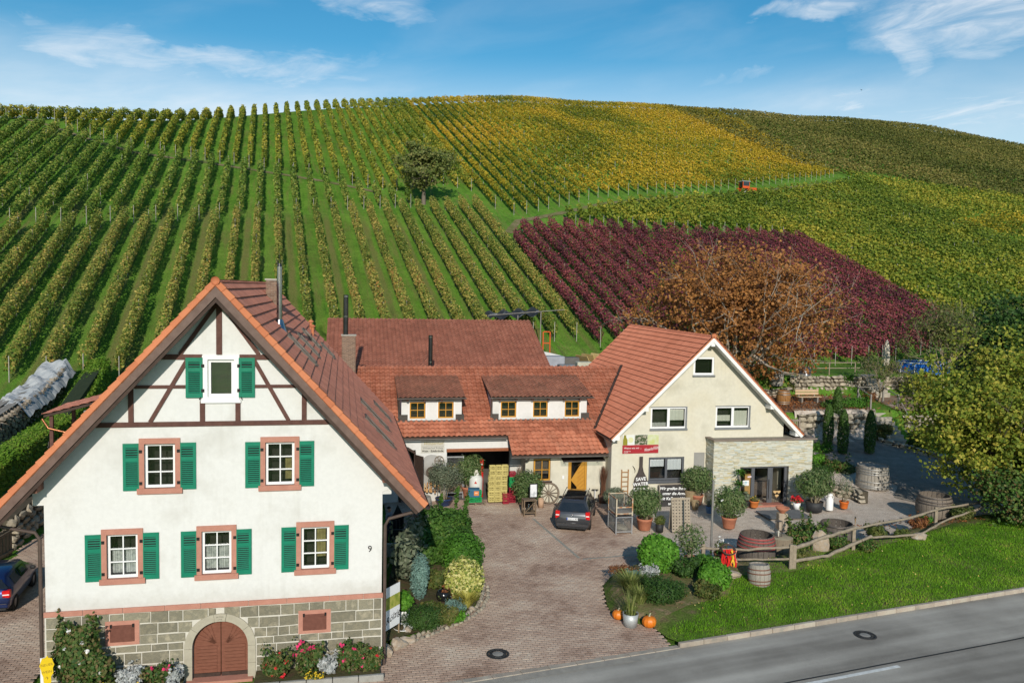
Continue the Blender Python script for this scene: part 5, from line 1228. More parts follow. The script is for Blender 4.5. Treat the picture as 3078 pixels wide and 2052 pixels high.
# slate strips: too thin to pick apart singly, real relief all the same
def strips(u0, u1, z0, z1, hole, seed, plane='f', fixed=0.):
    rg = np.random.default_rng(seed); B = []
    z = z0
    while z < z1:
        h = rg.choice([.035, .05, .05, .07]); h = min(h, z1 - z); u = u0 - rg.uniform(0, .3)
        while u < u1:
            l = rg.uniform(.16, .55); a, b = max(u, u0), min(u + l, u1)
            if b - a > .03:
                segs = [(a, b)]
                if hole and z + h > hole[2] and z < hole[3]:
                    segs = []
                    if a < hole[0]: segs.append((a, min(b, hole[0])))
                    if b > hole[1]: segs.append((max(a, hole[1]), b))
                for p, q in segs:
                    if q - p > .01: B.append((p + .002, q - .002, z + .002, z + h - .002, rg.uniform(.012, .045)))
            u += l
        z += h
    B = np.array(B); n = len(B); a, b, c, d, e = B.T
    if plane == 'f': V = np.stack([np.stack([a, fixed - e, c], 1), np.stack([b, fixed - e, c], 1), np.stack([b, fixed - e, d], 1), np.stack([a, fixed - e, d], 1), np.stack([a, 0 * a + fixed + .01, c], 1), np.stack([b, 0 * a + fixed + .01, c], 1), np.stack([b, 0 * a + fixed + .01, d], 1), np.stack([a, 0 * a + fixed + .01, d], 1)], 1)
    else: V = np.stack([np.stack([fixed - e, a, c], 1), np.stack([fixed - e, b, c], 1), np.stack([fixed - e, b, d], 1), np.stack([fixed - e, a, d], 1), np.stack([0 * a + fixed + .01, a, c], 1), np.stack([0 * a + fixed + .01, b, c], 1), np.stack([0 * a + fixed + .01, b, d], 1), np.stack([0 * a + fixed + .01, a, d], 1)], 1)
    Q = np.array([(0, 1, 2, 3), (1, 5, 6, 2), (4, 0, 3, 7), (3, 2, 6, 7), (0, 4, 5, 1)]); Q = (Q[None] + (np.arange(n) * 8)[:, None, None]).reshape(-1, 4)
    return V.reshape(-1, 3), Q
t = NT('slate_strip'); v = t.coord('pos'); r_ = t.n('ShaderNodeNewGeometry').outputs['Random Per Island']; n1 = t.noise(v, 2., 4, .6); n2 = t.noise(v, 30, 4, .6)
f = t.math('ADD', t.math('MULTIPLY', r_, .72), t.math('MULTIPLY', n1, .28))
MATS['slate_strip'] = t.bsdf(t.ramp(f, [(.12, (.36, .345, .255)), (.3, (.50, .46, .345)), (.45, (.58, .575, .49)), (.58, (.44, .47, .43)), (.72, (.62, .595, .50)), (.85, (.47, .40, .22)), (.95, (.66, .645, .57))]), .85, 0, .25, n2, .6, .02)
for nm, (V, Q) in (('slate_cladding', strips(AL_ - .02, AR_, -.25, AT - .02, (gd[0], gd[1], -.3, gd[3]), 3, 'f', AV)), ('slate_cladding', strips(AV - .02, NV - .01, -.25, AT - .02, None, 4, 's', AL_))):
    o = mobj(nm, np_mesh(nm, V, Q, MATS['slate_strip']), axo); o['kind'] = 'stuff'
cop = surf('coping_wood', (.26, .205, .165), (.19, .155, .125), 4, .7)
MB().bb(AL_ - .10, AR_ + .22, AV - .13, AV + .25, AT, AT + .075).build('coping', cop, NH); MB().bb(AL_ - .10, AL_ + .2, AV + .25, NV, AT, AT + .075).build('coping', cop, NH); MB().bb(AR_ - .1, AR_ + .22, AV + .25, 5.8, AT, AT + .075).build('coping', cop, NH)
# glazed door: side light, door, side light
g0, g1, g2, g3 = gd; y = AV + .17
def pane_frame(u0, u1, nm, handle=None, w_=.11):
    m = MB(); m.bb(u0, u0 + w_, y, y + .09, g2 + .02, g3 - .01); m.bb(u1 - w_, u1, y, y + .09, g2 + .02, g3 - .01); m.bb(u0 + w_, u1 - w_, y, y + .09, g2 + .02, g2 + .22); m.bb(u0 + w_, u1 - w_, y, y + .09, g3 - .12, g3 - .01)
    o = m.build(nm, anthr, NH); MB().add([(u0 + w_, y + .045, g2 + .2), (u1 - w_, y + .045, g2 + .2), (u1 - w_, y + .045, g3 - .1), (u0 + w_, y + .045, g3 - .1)], [(0, 1, 2, 3)]).build('pane', glassmat('shop_glass', (.86, .88, .86), .10), o)
    if handle: MB().tube([(handle, y - .06, .35), (handle, y - .06, 1.55)], .018, 8).build('handle', steel, o)
pane_frame(g0 + .0, g0 + .88, 'side_light', None, .05); pane_frame(g0 + .88, g0 + 2.05, 'glass_door', g0 + 1.96, .16); pane_frame(g0 + 2.05, g1, 'side_light', None, .16)
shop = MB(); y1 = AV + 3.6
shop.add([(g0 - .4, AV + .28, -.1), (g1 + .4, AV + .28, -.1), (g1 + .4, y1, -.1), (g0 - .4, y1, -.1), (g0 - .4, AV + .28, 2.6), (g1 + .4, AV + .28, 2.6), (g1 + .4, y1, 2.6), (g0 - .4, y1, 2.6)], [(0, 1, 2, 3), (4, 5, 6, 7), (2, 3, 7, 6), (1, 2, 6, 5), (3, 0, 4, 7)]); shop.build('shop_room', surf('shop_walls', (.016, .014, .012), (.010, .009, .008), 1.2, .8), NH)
# things above and beside on the wall
MB().bb(7.9 - .05, 7.95, AV - .12, AV - .04, 1.0, 1.25).build('wall_lamp', blackm, NH)
MB().bb(6.35, 7.02, NV - .012, NV + .004, .0, 3.05).build('grey_rectangle', surf('grey_wall_tone', (.30, .295, .275), (.26, .255, .24), 1.5, .95), NH)  # flat grey rectangle on the facade left of the entrance block
mb = MB(); mb.tube([(6.5 + .55 * k / 8, NV - .05, 2.0 - .42 * sin(k / 8 * 1.57)) for k in range(9)], .03, 6); mb.build('drift_wood', surf('driftwood', (.22, .18, .14), (.16, .13, .1), 6), NH)
# deck of the roof terrace with slat fence
TF = empty('terrace_fence', (4.5, 46.6, 0), RAD(11.5), 'grey slat fence on the flat roof beside the gable', 'fence'); fw = surf('grey_fence_wood', (.20, .165, .13), (.27, .23, .19), 6, .85)
sl_ = MB().box((0, 0, 0), (.075, .02, .85)).mesh('slat', fw)
for k in range(11): mobj('slat', sl_, TF, (12.2 + k * .13, -.3 + .02 * (k % 2), AT + .50))
MB().bb(12.1, 13.7, -.34, -.30, AT + .78, AT + .88).build('rail', fw, TF); MB().bb(12.1, 13.7, -.34, -.30, AT + .28, AT + .36).build('rail', fw, TF)
for x in (12.15, 13.62): MB().bb(x - .05, x + .05, -.38, -.28, AT, AT + 1.0).build('post', fw, TF)

# ---- banner, bottle-shaped board and blackboard on the facade
BN = empty('wall_banner', (4.5, 46.6, 0), RAD(11.5), 'printed banner with bottle, grapes and red strip on the cream facade', 'banner')
bx0, bx1, bz0, bz1 = 1.86, 4.08, 3.08, 4.18; y = NV - .03
MB().bb(bx0, bx1, y, y + .02, bz0, bz1).build('banner_sheet', surf('banner_white', (.66, .67, .64)), BN)
redp = surf('banner_red', (.36, .022, .030), (.33, .02, .028), 2, .6); MB().bb(bx0, bx1, y - .004, y, bz0, bz0 + .50).build('red_strip', redp, BN)
MB().bb(bx0 + .74, bx0 + 1.52, y - .004, y, bz0 + .505, bz1 - .01).build('photo_panel', surf('banner_photo', (.035, .06, .02), (.42, .36, .30), 9, .6, lo=.42, hi=.6, c3=(.10, .12, .06)), BN)
MB().bb(bx0 + 1.53, bx1, y - .004, y, bz0 + .505, bz1 - .01).build('photo_panel', surf('banner_grape', (.56, .58, .42), (.46, .50, .12), 3, .6), BN)
MB().prism([(bx0 + .02, bz0 + .505), (bx0 + .30, bz0 + .505), (bx0 + .30, bz0 + .80), (bx0 + .21, bz0 + .98), (bx0 + .21, bz1 - .01), (bx0 + .08, bz1 - .01), (bx0 + .06, bz0 + .96), (bx0 + .02, bz0 + .80)], .004, 'y', y - .004).build('bottle_print', surf('banner_bottle', (.27, .24, .02), (.20, .19, .03), 5, .5), BN)
MB().lathe([(0, 0), (.16, 0)], 18, M=MR(pi / 2, 4, 'X'), c=(bx0 + .5, y - .003, bz0 + .80)).build('glass_print', surf('banner_glass', (.62, .62, .36)), BN)
wp = surf('banner_ink', (.75, .72, .70)); text_mesh('banner_text', 'Weine wie wir ...', .155, wp, BN, MT((bx0 + .10, y - .008, bz0 + .32)) @ UP, .002, 'LEFT'); text_mesh('banner_text', 'Winzerhof Rölzig', .27, wp, BN, MT((bx1 - .42, y - .008, bz0 + .26)) @ UP @ MR(.18, 4, 'Z'), .002, 'CENTER', .5).scale = (.5, 1, 1)
text_mesh('banner_text', 'WINZERHOF\nRÖLZIG', .07, wp, BN, MT((bx0 + .10, y - .008, bz0 + .10)) @ UP, .002, 'LEFT')
BB = empty('bottle_board', (4.5, 46.6, 0), RAD(11.5), 'bottle-shaped dark board lettered SAVE WATER DRINK WINE', 'sign board'); by = NV - .10
bo = MB(); cx, z0 = 3.02, .15; half = [(.0, 0), (.42, 0), (.42, 1.25), (.36, 1.5), (.17, 1.85), (.10, 2.15), (.10, 2.75), (.0, 2.75)]
bo.prism([(cx + x, z0 + z) for x, z in half[1:]] + [(cx - x, z0 + z) for x, z in half[-2:0:-1]], .03, 'y', by); bo.build('board', surf('board_brown', (.050, .038, .034), (.07, .055, .048), 4, .7), BB)
wp2 = surf('chalk_white', (.80, .80, .78))
for i, (tx, sz) in enumerate((('SAVE', .28), ('WATER', .28), ('DRINK', .28), ('WINE', .28))): text_mesh('lettering', tx, sz, wp2, BB, MT((cx, by - .006, z0 + 1.42 - i * .30)) @ UP @ MR(.06, 4, 'Z'), .003, bold=.006)
KB = empty('blackboard', (4.5, 46.6, 0), RAD(11.5), 'large blackboard with white handwriting leaning at the cream facade', 'blackboard')
M_ = MT((4.95, NV - .42, .60)) @ MR(RAD(-12), 4, 'X')
o = MB().box((0, 0, 0), (1.65, .03, 1.28)).build('board', surf('chalkboard', (.028, .026, .026), (.045, .042, .04), 3, .8), KB); o.matrix_local = M_
o = MB().bb(-.86, .86, -.03, .03, .64, .70).bb(-.86, .86, -.03, .03, -.70, -.64).bb(-.88, -.82, -.028, .028, -.64, .64).bb(.82, .88, -.028, .028, -.64, .64).build('frame', fw, KB); o.matrix_local = M_
for i, (tx, x) in enumerate((('Wir greifen Ihnen', 0.), ('unter die Arme', .05), ('mit Kaffee + Wein', .03), ('und Kuchen', .2))): text_mesh('chalk_text', tx, .235, wp2, KB, M_ @ MT((x, -.02, .42 - i * .29)) @ UP @ MR(-.03, 4, 'Z'), .002, 'CENTER', .25, .004)
LD = empty('small_ladder', (4.5, 46.6, 0), RAD(11.5), 'small wooden ladder hanging on the cream facade', 'ladder')
lw = surf('ladder_wood', (.38, .20, .085), (.30, .16, .07), 6, .7)
for x in (1.86, 2.26): MB().bb(x - .03, x + .03, NV - .07, NV - .02, .7, 2.15).build('stile', lw, LD)
for k in range(5): MB().bb(1.88, 2.24, NV - .065, NV - .025, .85 + k * .28, .90 + k * .28).build('rung', lw, LD)
mb = MB(); mb.tube([(2.52 + .16 * sin(k * .3), NV - .03, 2.35 - k * .06) for k in range(8)], [.012, .02, .024, .024, .022, .018, .014, .008], 6); tag(mb.build('sickle', blackm, None, (4.5, 46.6, 0), (0, 0, RAD(11.5))), 'dark curved sickle blade hanging beside the bottle board', 'sickle')
# ================================================================== PROPS
def g0(x, y): return hz1(x, y) + .12            # top of the yard sheets
terra = surf('terracotta_pot', (.46, .185, .105), (.38, .14, .08), 4, .85, bstr=.15)
oak = surf('weathered_oak', (.23, .19, .15), (.15, .12, .095), 9, .85, bstr=.5, stretch=(6, 6, .7))
oakdark = surf('dark_oak_staves', (.085, .072, .062), (.15, .125, .105), 8, .8, bstr=.5, stretch=(6, 6, .6))
oakpale = surf('silver_oak', (.36, .33, .28), (.25, .225, .19), 9, .85, bstr=.5, stretch=(6, 6, .6))
hoopm = surf('iron_hoop', (.10, .09, .085), (.16, .13, .11), 6, .5, .6); hoopr = surf('red_hoop', (.36, .085, .075), (.27, .06, .055), 6, .6); hoopz = surf('zinc_hoop', (.42, .42, .40), (.34, .33, .31), 5, .45, .7)
potsoil = surf('pot_soil', (.05, .035, .022), (.08, .055, .035), 9, .95)
def barrel(name, label, loc, r0, r1, h, m, hoops, hm, top='open', tilt=0., nst=22, taper=1.0, group=None):
    e = empty(name, loc, uni(0, 1), label, 'barrel', group); e.rotation_euler.x = tilt
    rr = lambda z: (r0 + (r1 - r0) * max(0., sin(pi * min(1., z / h))) ** .9) * (1 - (1 - taper) * z / h)
    me = None
    for k in range(nst):
        mb = MB(); a0, a1 = 2 * pi * k / nst + .012, 2 * pi * (k + 1) / nst - .012; vs = []; nz = 8; q = uni(-.004, .004)
        for i in range(nz + 1):
            z = h * i / nz; R_ = rr(z) + q
            for a in (a0, (a0 + a1) / 2, a1): vs.append((R_ * cos(a), R_ * sin(a), z))
            for a in (a1, a0): vs.append(((R_ - .035) * cos(a), (R_ - .035) * sin(a), z))
        fs = []
        for i in range(nz):
            for j in range(5): fs.append((i * 5 + j, i * 5 + (j + 1) % 5, i * 5 + 5 + (j + 1) % 5, i * 5 + 5 + j))
        fs += [(0, 1, 2, 3, 4), tuple(nz * 5 + j for j in (4, 3, 2, 1, 0))]
        mb.add(vs, fs); mb.build('stave', m, e)
    for zf in hoops:
        z = h * zf; w = .045 * h / .9; mb = MB().lathe([(rr(z - w / 2) + .004, z - w / 2), (rr(z - w / 2) + .013, z - w / 2), (rr(z + w / 2) + .013, z + w / 2), (rr(z + w / 2) + .004, z + w / 2)], 32); mb.build('hoop', hm, e)
    zt = h - .06 if top == 'closed' else .25 * h
    MB().lathe([(0, zt), (rr(zt) - .02, zt)], 24).build('barrel_head', m if top == 'closed' else room, e)
    MB().lathe([(0, .03), (rr(0) - .03, .03)], 20).build('barrel_bottom', m, e)
    return e
barrel('wine_barrel', 'big open wine barrel with red hoops beside the tree stump', (11.55, 36.35, bz(11.55, 36.35)), .80, .93, 1.38, oakdark, (.05, .16, .62, .74, .86, .95), hoopr, taper=.92)
barrel('wine_barrel', 'big dark open barrel behind the rustic fence right of the ivy mound', (16.2, 38.65, bz(16.2, 38.65) - .1), .74, .86, 1.42, oakdark, (.06, .18, .80, .95), hoopm)
barrel('wine_barrel', 'largest grey barrel by the wheelbarrow at the driveway edge', (23.85, 44.0, .15), .80, .96, 1.36, oak, (.08, .70, .80, .94), hoopm)
barrel('oak_vat', 'wide grey oak vat with pale hoops standing on the bend of the drive', (23.5, 50.9, g0(23.5, 50.9)), 1.02, 1.02, 1.42, oakpale, (.06, .14, .32, .66, .76, .88), hoopz, 'closed', nst=30, taper=.93)
barrel('small_barrel', 'small weathered barrel sunk in the grass below the rail fence', (10.6, 32.75, bz(10.6, 32.75) - .12), .40, .47, .92, oakpale, (.14, .3, .62, .8), surf('rusty_hoop', (.20, .095, .06), (.14, .06, .04), 8, .8), 'closed', tilt=-.12, nst=16)
barrel('oak_barrel', 'grey barrel with zinc hoops under the eave of the white house', (-4.72, 42.95, .1), .44, .52, 1.0, oakpale, (.05, .12, .3, .7), hoopz, 'closed', nst=18)
barrel('oak_barrel', 'pale oak barrel standing under the orange beech', (22.6, 67.6, hz1(22.6, 67.6) + .1), .50, .60, 1.15, oakpale, (.06, .2, .75, .94), hoopz, 'closed', nst=18)
barrel('oak_barrel', 'polished brown barrel at the end of the pale bench', (21.9, 63.6, hz1(21.9, 63.6) + .1), .46, .55, 1.1, surf('polished_oak', (.34, .17, .06), (.26, .12, .04), 7, .45, stretch=(6, 6, .6)), (.06, .2, .75, .94), hoopz, 'closed', nst=18)
# ---- stump with lantern
e = empty('tree_stump', (12.95, 37.2, bz(12.95, 37.2) - .05), 0, 'thick pale tree stump between barrel and ivy mound', 'stump')
MB().lathe([(.60, 0), (.58, .35), (.565, .98)], 22).build('bark', surf('stump_bark', (.26, .21, .15), (.18, .14, .10), 5, .9, bstr=.6, stretch=(4, 4, .8)), e); MB().lathe([(0, 1.0), (.54, .995), (.565, .98)], 22).build('cut_face', surf('stump_cut', (.34, .29, .20), (.26, .22, .15), 7), e)
e = empty('lantern', (12.8, 37.1, bz(12.95, 37.2) + .95), .4, 'thin wire lantern standing on the tree stump', 'lantern')
MB().box((0, 0, .02), (.28, .28, .03)).build('base', oak, e)
for sx in (-1, 1):
    for sy in (-1, 1): MB().bar((sx * .11, sy * .11, .03), (sx * .11, sy * .11, .75), .02).build('rod', hoopm, e)
MB().box((0, 0, .76), (.26, .26, .02)).build('top_plate', hoopm, e); MB().lathe([(.04, .03), (.04, .3), (0, .31)], 10).build('candle', surf('wax', (.7, .66, .55)), e)
e = empty('stone_bowl', (14.45, 41.4, .12), 0, 'clay bowl on a square pale pedestal at the gravel edge', 'bowl')
MB().bb(-.24, .24, -.22, .22, 0, .9, bev=.03).build('pedestal', surf('pedestal_stone', (.42, .34, .25), (.34, .27, .20), 5, .9), e); MB().lathe([(.12, .9), (.14, .95), (.34, 1.12), (.36, 1.2), (.30, 1.19), (.1, 1.02)], 20).build('bowl', terra, e)
# ---- torches
def torch(loc, h, label, lean=(0, 0)):
    e = empty('garden_torch', loc, 0, label, 'torch', 'garden torches'); tp = (lean[0], lean[1], h)
    MB().tube([(0, 0, -.1), (tp[0] * .8, tp[1] * .8, h * .8)], .018, 7).build('pole', surf('bamboo', (.42, .30, .16), (.34, .23, .12), 6), e)
    MB().tube([(tp[0] * .8, tp[1] * .8, h * .8), tp], [.02, .045], 10).build('bamboo_cup', surf('bamboo_cup', (.34, .22, .11), (.24, .15, .07), 6), e); MB().tube([(tp[0], tp[1], h - .02), (tp[0] * 1.02, tp[1] * 1.02, h + .09)], [.04, .02], 10).build('oil_canister', blackm, e)
torch((5.88, 34.2, bz(5.88, 34.2)), .95, 'bamboo torch at the tip of the flower bed left of the round bush')
torch((7.25, 36.1, .15), .75, 'leaning bamboo torch behind the orange pumpkin', (.22, -.1)); torch((17.7, 40.0, .15), 1.05, 'bamboo torch right of the dark open barrel'); torch((19.3, 40.35, .1), .85, 'short torch above the glass demijohn')
torch((-2.35, 31.1, .2), 1.0, 'rusty torch beside the black pot in the house bed')
# ---- pumpkins
pum = surf('pumpkin_skin', (.62, .155, .010), (.70, .21, .015), 3, .45, spec=.5)
def pumpkin(loc, r, label):
    e = empty('pumpkin', loc, uni(0, 6), label, 'pumpkin', 'orange pumpkins'); vs = []; fs = []; n, m = 40, 12
    for i in range(m + 1):
        t_ = pi * i / m
        for k in range(n):
            a = 2 * pi * k / n; q = 1 - .09 * (1 - abs(sin(a * 5))) * sin(t_); R_ = r * sin(t_) ** .8 * q; vs.append((R_ * cos(a), R_ * sin(a), r * .82 * (1 - cos(t_) * (1 if t_ < 2.4 else .93))))
    for i in range(m):
        for k in range(n): fs.append((i * n + k, i * n + (k + 1) % n, (i + 1) * n + (k + 1) % n, (i + 1) * n + k))
    MB().add(vs, fs, smooth=True).build('fruit', pum, e); MB().tube([(0, 0, r * 1.5), (.01, 0, r * 1.75), (.05, .01, r * 1.98)], [.045, .028, .03], 7).build('stem', surf('pumpkin_stem', (.42, .40, .28), (.3, .3, .18), 9), e)
pumpkin((4.27, 29.72, .0), .23, 'orange pumpkin left of the grey zinc pot'); pumpkin((5.34, 29.05, .0), .27, 'orange pumpkin right of the grey zinc pot by the lawn corner'); pumpkin((7.42, 35.75, .12), .27, 'orange pumpkin behind the round green bush')
# ---- flag pole
e = empty('flag_pole', (9.42, 36.25, bz(9.42, 36.25) - .2), 0, 'tall bare grey metal pole rising from the flower bed', 'pole'); MB().tube([(0, 0, 0), (0, 0, 3.95)], .055, 12).build('shaft', surf('galvanised_pole', (.33, .32, .30), (.26, .25, .235), 4, .45, .5), e); MB().tube([(0, 0, 0), (0, 0, .25)], .09, 12).build('base_socket', hoopm, e)
# ---- rustic fence of split rails
fr = surf('split_rail', (.33, .27, .20), (.22, .18, .13), 5, .85, bstr=.6, stretch=(1, 1, 1)); e = empty('rail_fence', (0, 0, 0), 0, 'rustic fence of crooked split rails along the lawn top', 'fence')
def rail(pts, r): 
    P = []
    for i in range(len(pts) - 1):
        a, b = Vector(pts[i]), Vector(pts[i + 1])
        for k in range(6): P.append(a + (b - a) * (k / 6) + Vector((uni(-.02, .02), uni(-.02, .02), uni(-.025, .025))))
    P.append(Vector(pts[-1])); MB().tube(P, [r * uni(.8, 1.15) for _ in P], 7, smooth=False).build('rail', fr, e)
bzz = lambda x, y, h: (x, y, float(bz(x, y)) + h)
rail([bzz(8.6, 35.0, .62), bzz(10.3, 34.7, .66), bzz(12.4, 34.4, .98)], .055); rail([bzz(8.9, 34.9, .22), bzz(10.6, 34.5, .30), bzz(12.45, 34.35, .48)], .05)
rail([bzz(12.5, 34.4, .86), bzz(14.2, 35.6, 1.0), bzz(16.4, 37.0, 1.1)], .085); rail([bzz(12.5, 34.4, .35), bzz(14.5, 35.4, .30), bzz(17.3, 37.3, .6)], .075)
rail([bzz(16.3, 37.0, 1.05), bzz(20, 39.5, .85), bzz(22.5, 41.2, .9), bzz(27.3, 44.6, 1.0)], .06); rail([bzz(17.0, 37.2, .55), bzz(20.5, 38.9, .25), bzz(23, 41, .45), bzz(26.5, 43.4, .6)], .055)
for x, y, h in ((12.45, 34.35, 1.12), (12.62, 34.42, 1.08), (16.35, 37.05, 1.15), (22.5, 41.3, 1.0), (8.75, 35.0, .8)): MB().bb(x - .08, x + .08, y - .07, y + .07, float(bz(x, y)) - .3, float(bz(x, y)) + h, bev=.015).build('post', fr, e)
# ---- ribbon bunch hanging on the fence
e = empty('ribbon_wreath', (9.75, 34.55, float(bz(9.75, 34.55)) + .72), 0, 'bunch of red, orange and yellow ribbons hung on the rail fence', 'decoration')
MB().lathe([(.26, 0), (.30, .05), (.34, 0), (.30, -.05), (.26, 0)], 18, M=MR(.5, 4, 'X')).build('wreath_ring', surf('dark_twigs', (.05, .03, .025), (.09, .05, .04), 12), e)
rcol = [surf('ribbon_red', (.55, .012, .010)), surf('ribbon_orange', (.62, .14, .015)), surf('ribbon_yellow', (.70, .42, .03)), surf('ribbon_salmon', (.60, .22, .14))]
for k in range(22):
    a = uni(-.5, .5); x = a * .75; L = uni(.45, .85); y = uni(-.15, .1); w = .035
    P = [(x + .05 * sin(k + i), y - .02 * i, -L * i / 5) for i in range(6)]; mb = MB(); vs = []
    for p in P: vs += [(p[0] - w, p[1], p[2]), (p[0] + w, p[1] + .01, p[2])]
    mb.add(vs, [(2 * i, 2 * i + 1, 2 * i + 3, 2 * i + 2) for i in range(5)]); mb.build('ribbon', rcol[(0 if a < .1 else k) % 4], e, fix=False)
# ---- wheelbarrow
e = empty('wheelbarrow', (25.3, 44.4, .15), .3, 'tipped-up wheelbarrow with dusty tray beside the largest grey barrel', 'wheelbarrow')
mb = MB(); T0 = [(-.28, -.2, .42), (.30, -.2, .42), (.30, .2, .42), (-.28, .2, .42)]; T1 = [(-.55, -.36, .78), (.62, -.36, .70), (.62, .36, .70), (-.55, .36, .78)]; mb.add(T0 + T1, [(0, 1, 2, 3), (0, 1, 5, 4), (1, 2, 6, 5), (2, 3, 7, 6), (3, 0, 4, 7)]); mb.build('tray', surf('dusty_tray', (.40, .36, .27), (.30, .27, .20), 4, .8), e, fix=False)
for s in (-1, 1): MB().tube([(.75, s * .1, .2), (0, s * .25, .38), (-1.0, s * .32, .55)], .02, 7).build('handle', hoopm, e); MB().tube([(-.35, s * .24, .42), (-.45, s * .27, 0)], .018, 7).build('leg', hoopm, e)
w_ = MB().lathe([(.10, -.04), (.19, -.05), (.20, 0), (.19, .05), (.10, .04)], 18, M=MR(pi / 2, 4, 'X'), c=(.78, 0, .2)).build('wheel', surf('rubber', (.02, .02, .02), (.035, .035, .035), 8, .8), e); MB().lathe([(0, -.03), (.10, -.035), (.10, .035), (0, .03)], 14, M=MR(pi / 2, 4, 'X'), c=(.78, 0, .2)).build('hub', surf('red_hub', (.45, .04, .03)), w_)
# ---- milk can
e = empty('milk_can', (18.57, 45.45, .12), 0, 'white painted milk can on the gravel by the large black pot', 'milk can'); MB().lathe([(0, 0), (.2, 0), (.21, .04), (.21, .62), (.13, .76), (.13, .86), (.16, .9)], 20).build('body', white_pvc, e); MB().lathe([(.165, .88), (.165, .94), (.05, .98), (0, .98)], 18).build('lid', white_pvc, e)
for s in (-1, 1): MB().tube([(s * .12, 0, .84), (s * .24, 0, .80), (s * .2, 0, .66)], .015, 6).build('grip', white_pvc, e)
# ---- slate slabs, doorstep, mat
sl = surf('slate_mat', (.12, .125, .13), (.155, .16, .165), 3, .8); a_ = RAD(9)
for lab, x0, x1 in (('dark grey rubber mat in front of the entrance, left piece', -1.3, -.62), ('dark grey rubber mat in front of the entrance, wide right piece', -.60, 1.3)):
    M_ = MT((15.55, 44.35, 0)); o = MB().bb(x0, x1, -.85, .8, 0, .02).build('rubber_mat', sl, None, (15.55, 44.35, .122), (0, 0, a_)); tag(o, lab, 'mat')
c_, s_ = cos(RAD(11.5)), sin(RAD(11.5))
def nw(u, v, z=0.): return (4.5 + u * c_ - v * s_, 46.6 + u * s_ + v * c_, z)
o = MB().bb(-1.35, 1.2, -.35, .28, 0, .12, bev=.01).build('door_step', surf('red_tile_step', (.42, .17, .12), (.34, .14, .10), 4, .8), None, nw(10.3, AV - .02, .0), (0, 0, RAD(11.5))); tag(o, 'red tiled step below the glass entrance door', 'step')
o = MB().bb(-.42, .42, -.25, .2, 0, .02).build('door_mat', surf('coir_mat', (.36, .28, .18), (.27, .21, .13), 14), None, nw(9.75, AV - .08, .122), (0, 0, RAD(11.5))); tag(o, 'beige coir doormat on the red step', 'mat')
# ---- riddling rack
e = empty('riddling_rack', (8.96, 40.95, .11), RAD(8), 'standing wooden riddling rack drilled with rows of bottle holes', 'rack'); rw = surf('rack_wood', (.38, .32, .24), (.30, .25, .185), 6, .85)
for side, lean in ((0, .16), (1, -.16)):
    Mx = MT((0, .30 if side else -.26, 0)) @ MR(-lean, 4, 'X')
    for k in range(6):
        u = -.42 + k * .168; o = MB().bb(u - .08, u + .08, -.02, .02, 0, 1.72).build('plank', rw, e); o.matrix_local = Mx
        if side == 0:
            hm_ = MB().lathe([(0, 0), (.034, 0)], 12, M=MR(pi / 2, 4, 'X')).mesh('bottle_hole', room)
            for j in range(10): h_ = mobj('bottle_hole', hm_, e); h_.matrix_local = Mx @ MT((u, -.023, .14 + j * .162))
    o = MB().bb(-.52, .52, -.035, .035, 1.66, 1.74).build('top_rail', rw, e); o.matrix_local = Mx
# ---- wire pallet cages
galv = surf('galvanised_frame', (.46, .47, .48), (.38, .39, .40), 4, .45, .6); rustf = surf('cream_rusty_frame', (.52, .45, .33), (.40, .17, .07), 3.5, .75, lo=.48, hi=.6); wire = surf('wire_mesh', (.30, .30, .29), (.24, .24, .23), 4, .5, .6)
def cage(loc, rz, label, fm, z0, drop=None, wires=True):
    e = empty('wire_pallet_cage', loc, rz, label, 'pallet cage', 'stacked wire pallet cages'); L, W, Hh = .86, 1.22, .92
    for x in (0, L):
        for y in (0, W): MB().bb(x - .03, x + .03, y - .03, y + .03, 0, Hh).build('corner_post', fm, e)
    MB().bb(.03, L - .03, .03, W - .03, .14, .17).build('floor_plate', surf('cage_floor', (.33, .30, .26), (.24, .21, .18), 4, .9), e)
    sides = [('x', 0), ('x', W), ('y', 0), ('y', L)]
    for ax, c in sides:
        top = Hh - .03 if not (drop == (ax, c)) else Hh * .5
        a, b = (.03, L - .03) if ax == 'x' else (.03, W - .03)
        for z in (.12, top):
            p, q = ((a, c, z), (b, c, z)) if ax == 'x' else ((c, a, z), (c, b, z)); MB().bar(p, q, .045).build('frame_rail', fm, e)
        mb = MB(); n = int((b - a) / .06)
        for k in range(n + 1):
            t_ = a + (b - a) * k / n; p, q = ((t_, c, .14), (t_, c, top)) if ax == 'x' else ((c, t_, .14), (c, t_, top)); mb.bar(p, q, .008)
        m = int((top - .14) / .06)
        for k in range(m + 1):
            z = .14 + (top - .14) * k / m; p, q = ((a, c, z), (b, c, z)) if ax == 'x' else ((c, a, z), (c, b, z)); mb.bar(p, q, .008)
        o = mb.build('wire_panel', wire, e, fix=False); o['kind'] = 'stuff'
    return e
cage((5.55, 40.35, .0), RAD(12), 'lower grey galvanised wire cage of the two stacked beside the car', galv, 0); cage((5.55, 40.35, .95), RAD(12), 'upper cream rusty wire cage stacked on the grey one', rustf, .95, ('x', 0))
o = MB().blob((0, 0, 0), (.34, .5, .06), 3, 2, .3).build('sand_sack', surf('old_sacking', (.46, .42, .33), (.36, .33, .26), 8), None, (5.9, 41.0, .22), (0, 0, .2)); tag(o, 'crumpled pale sacking in the bottom of the grey cage', 'sack')
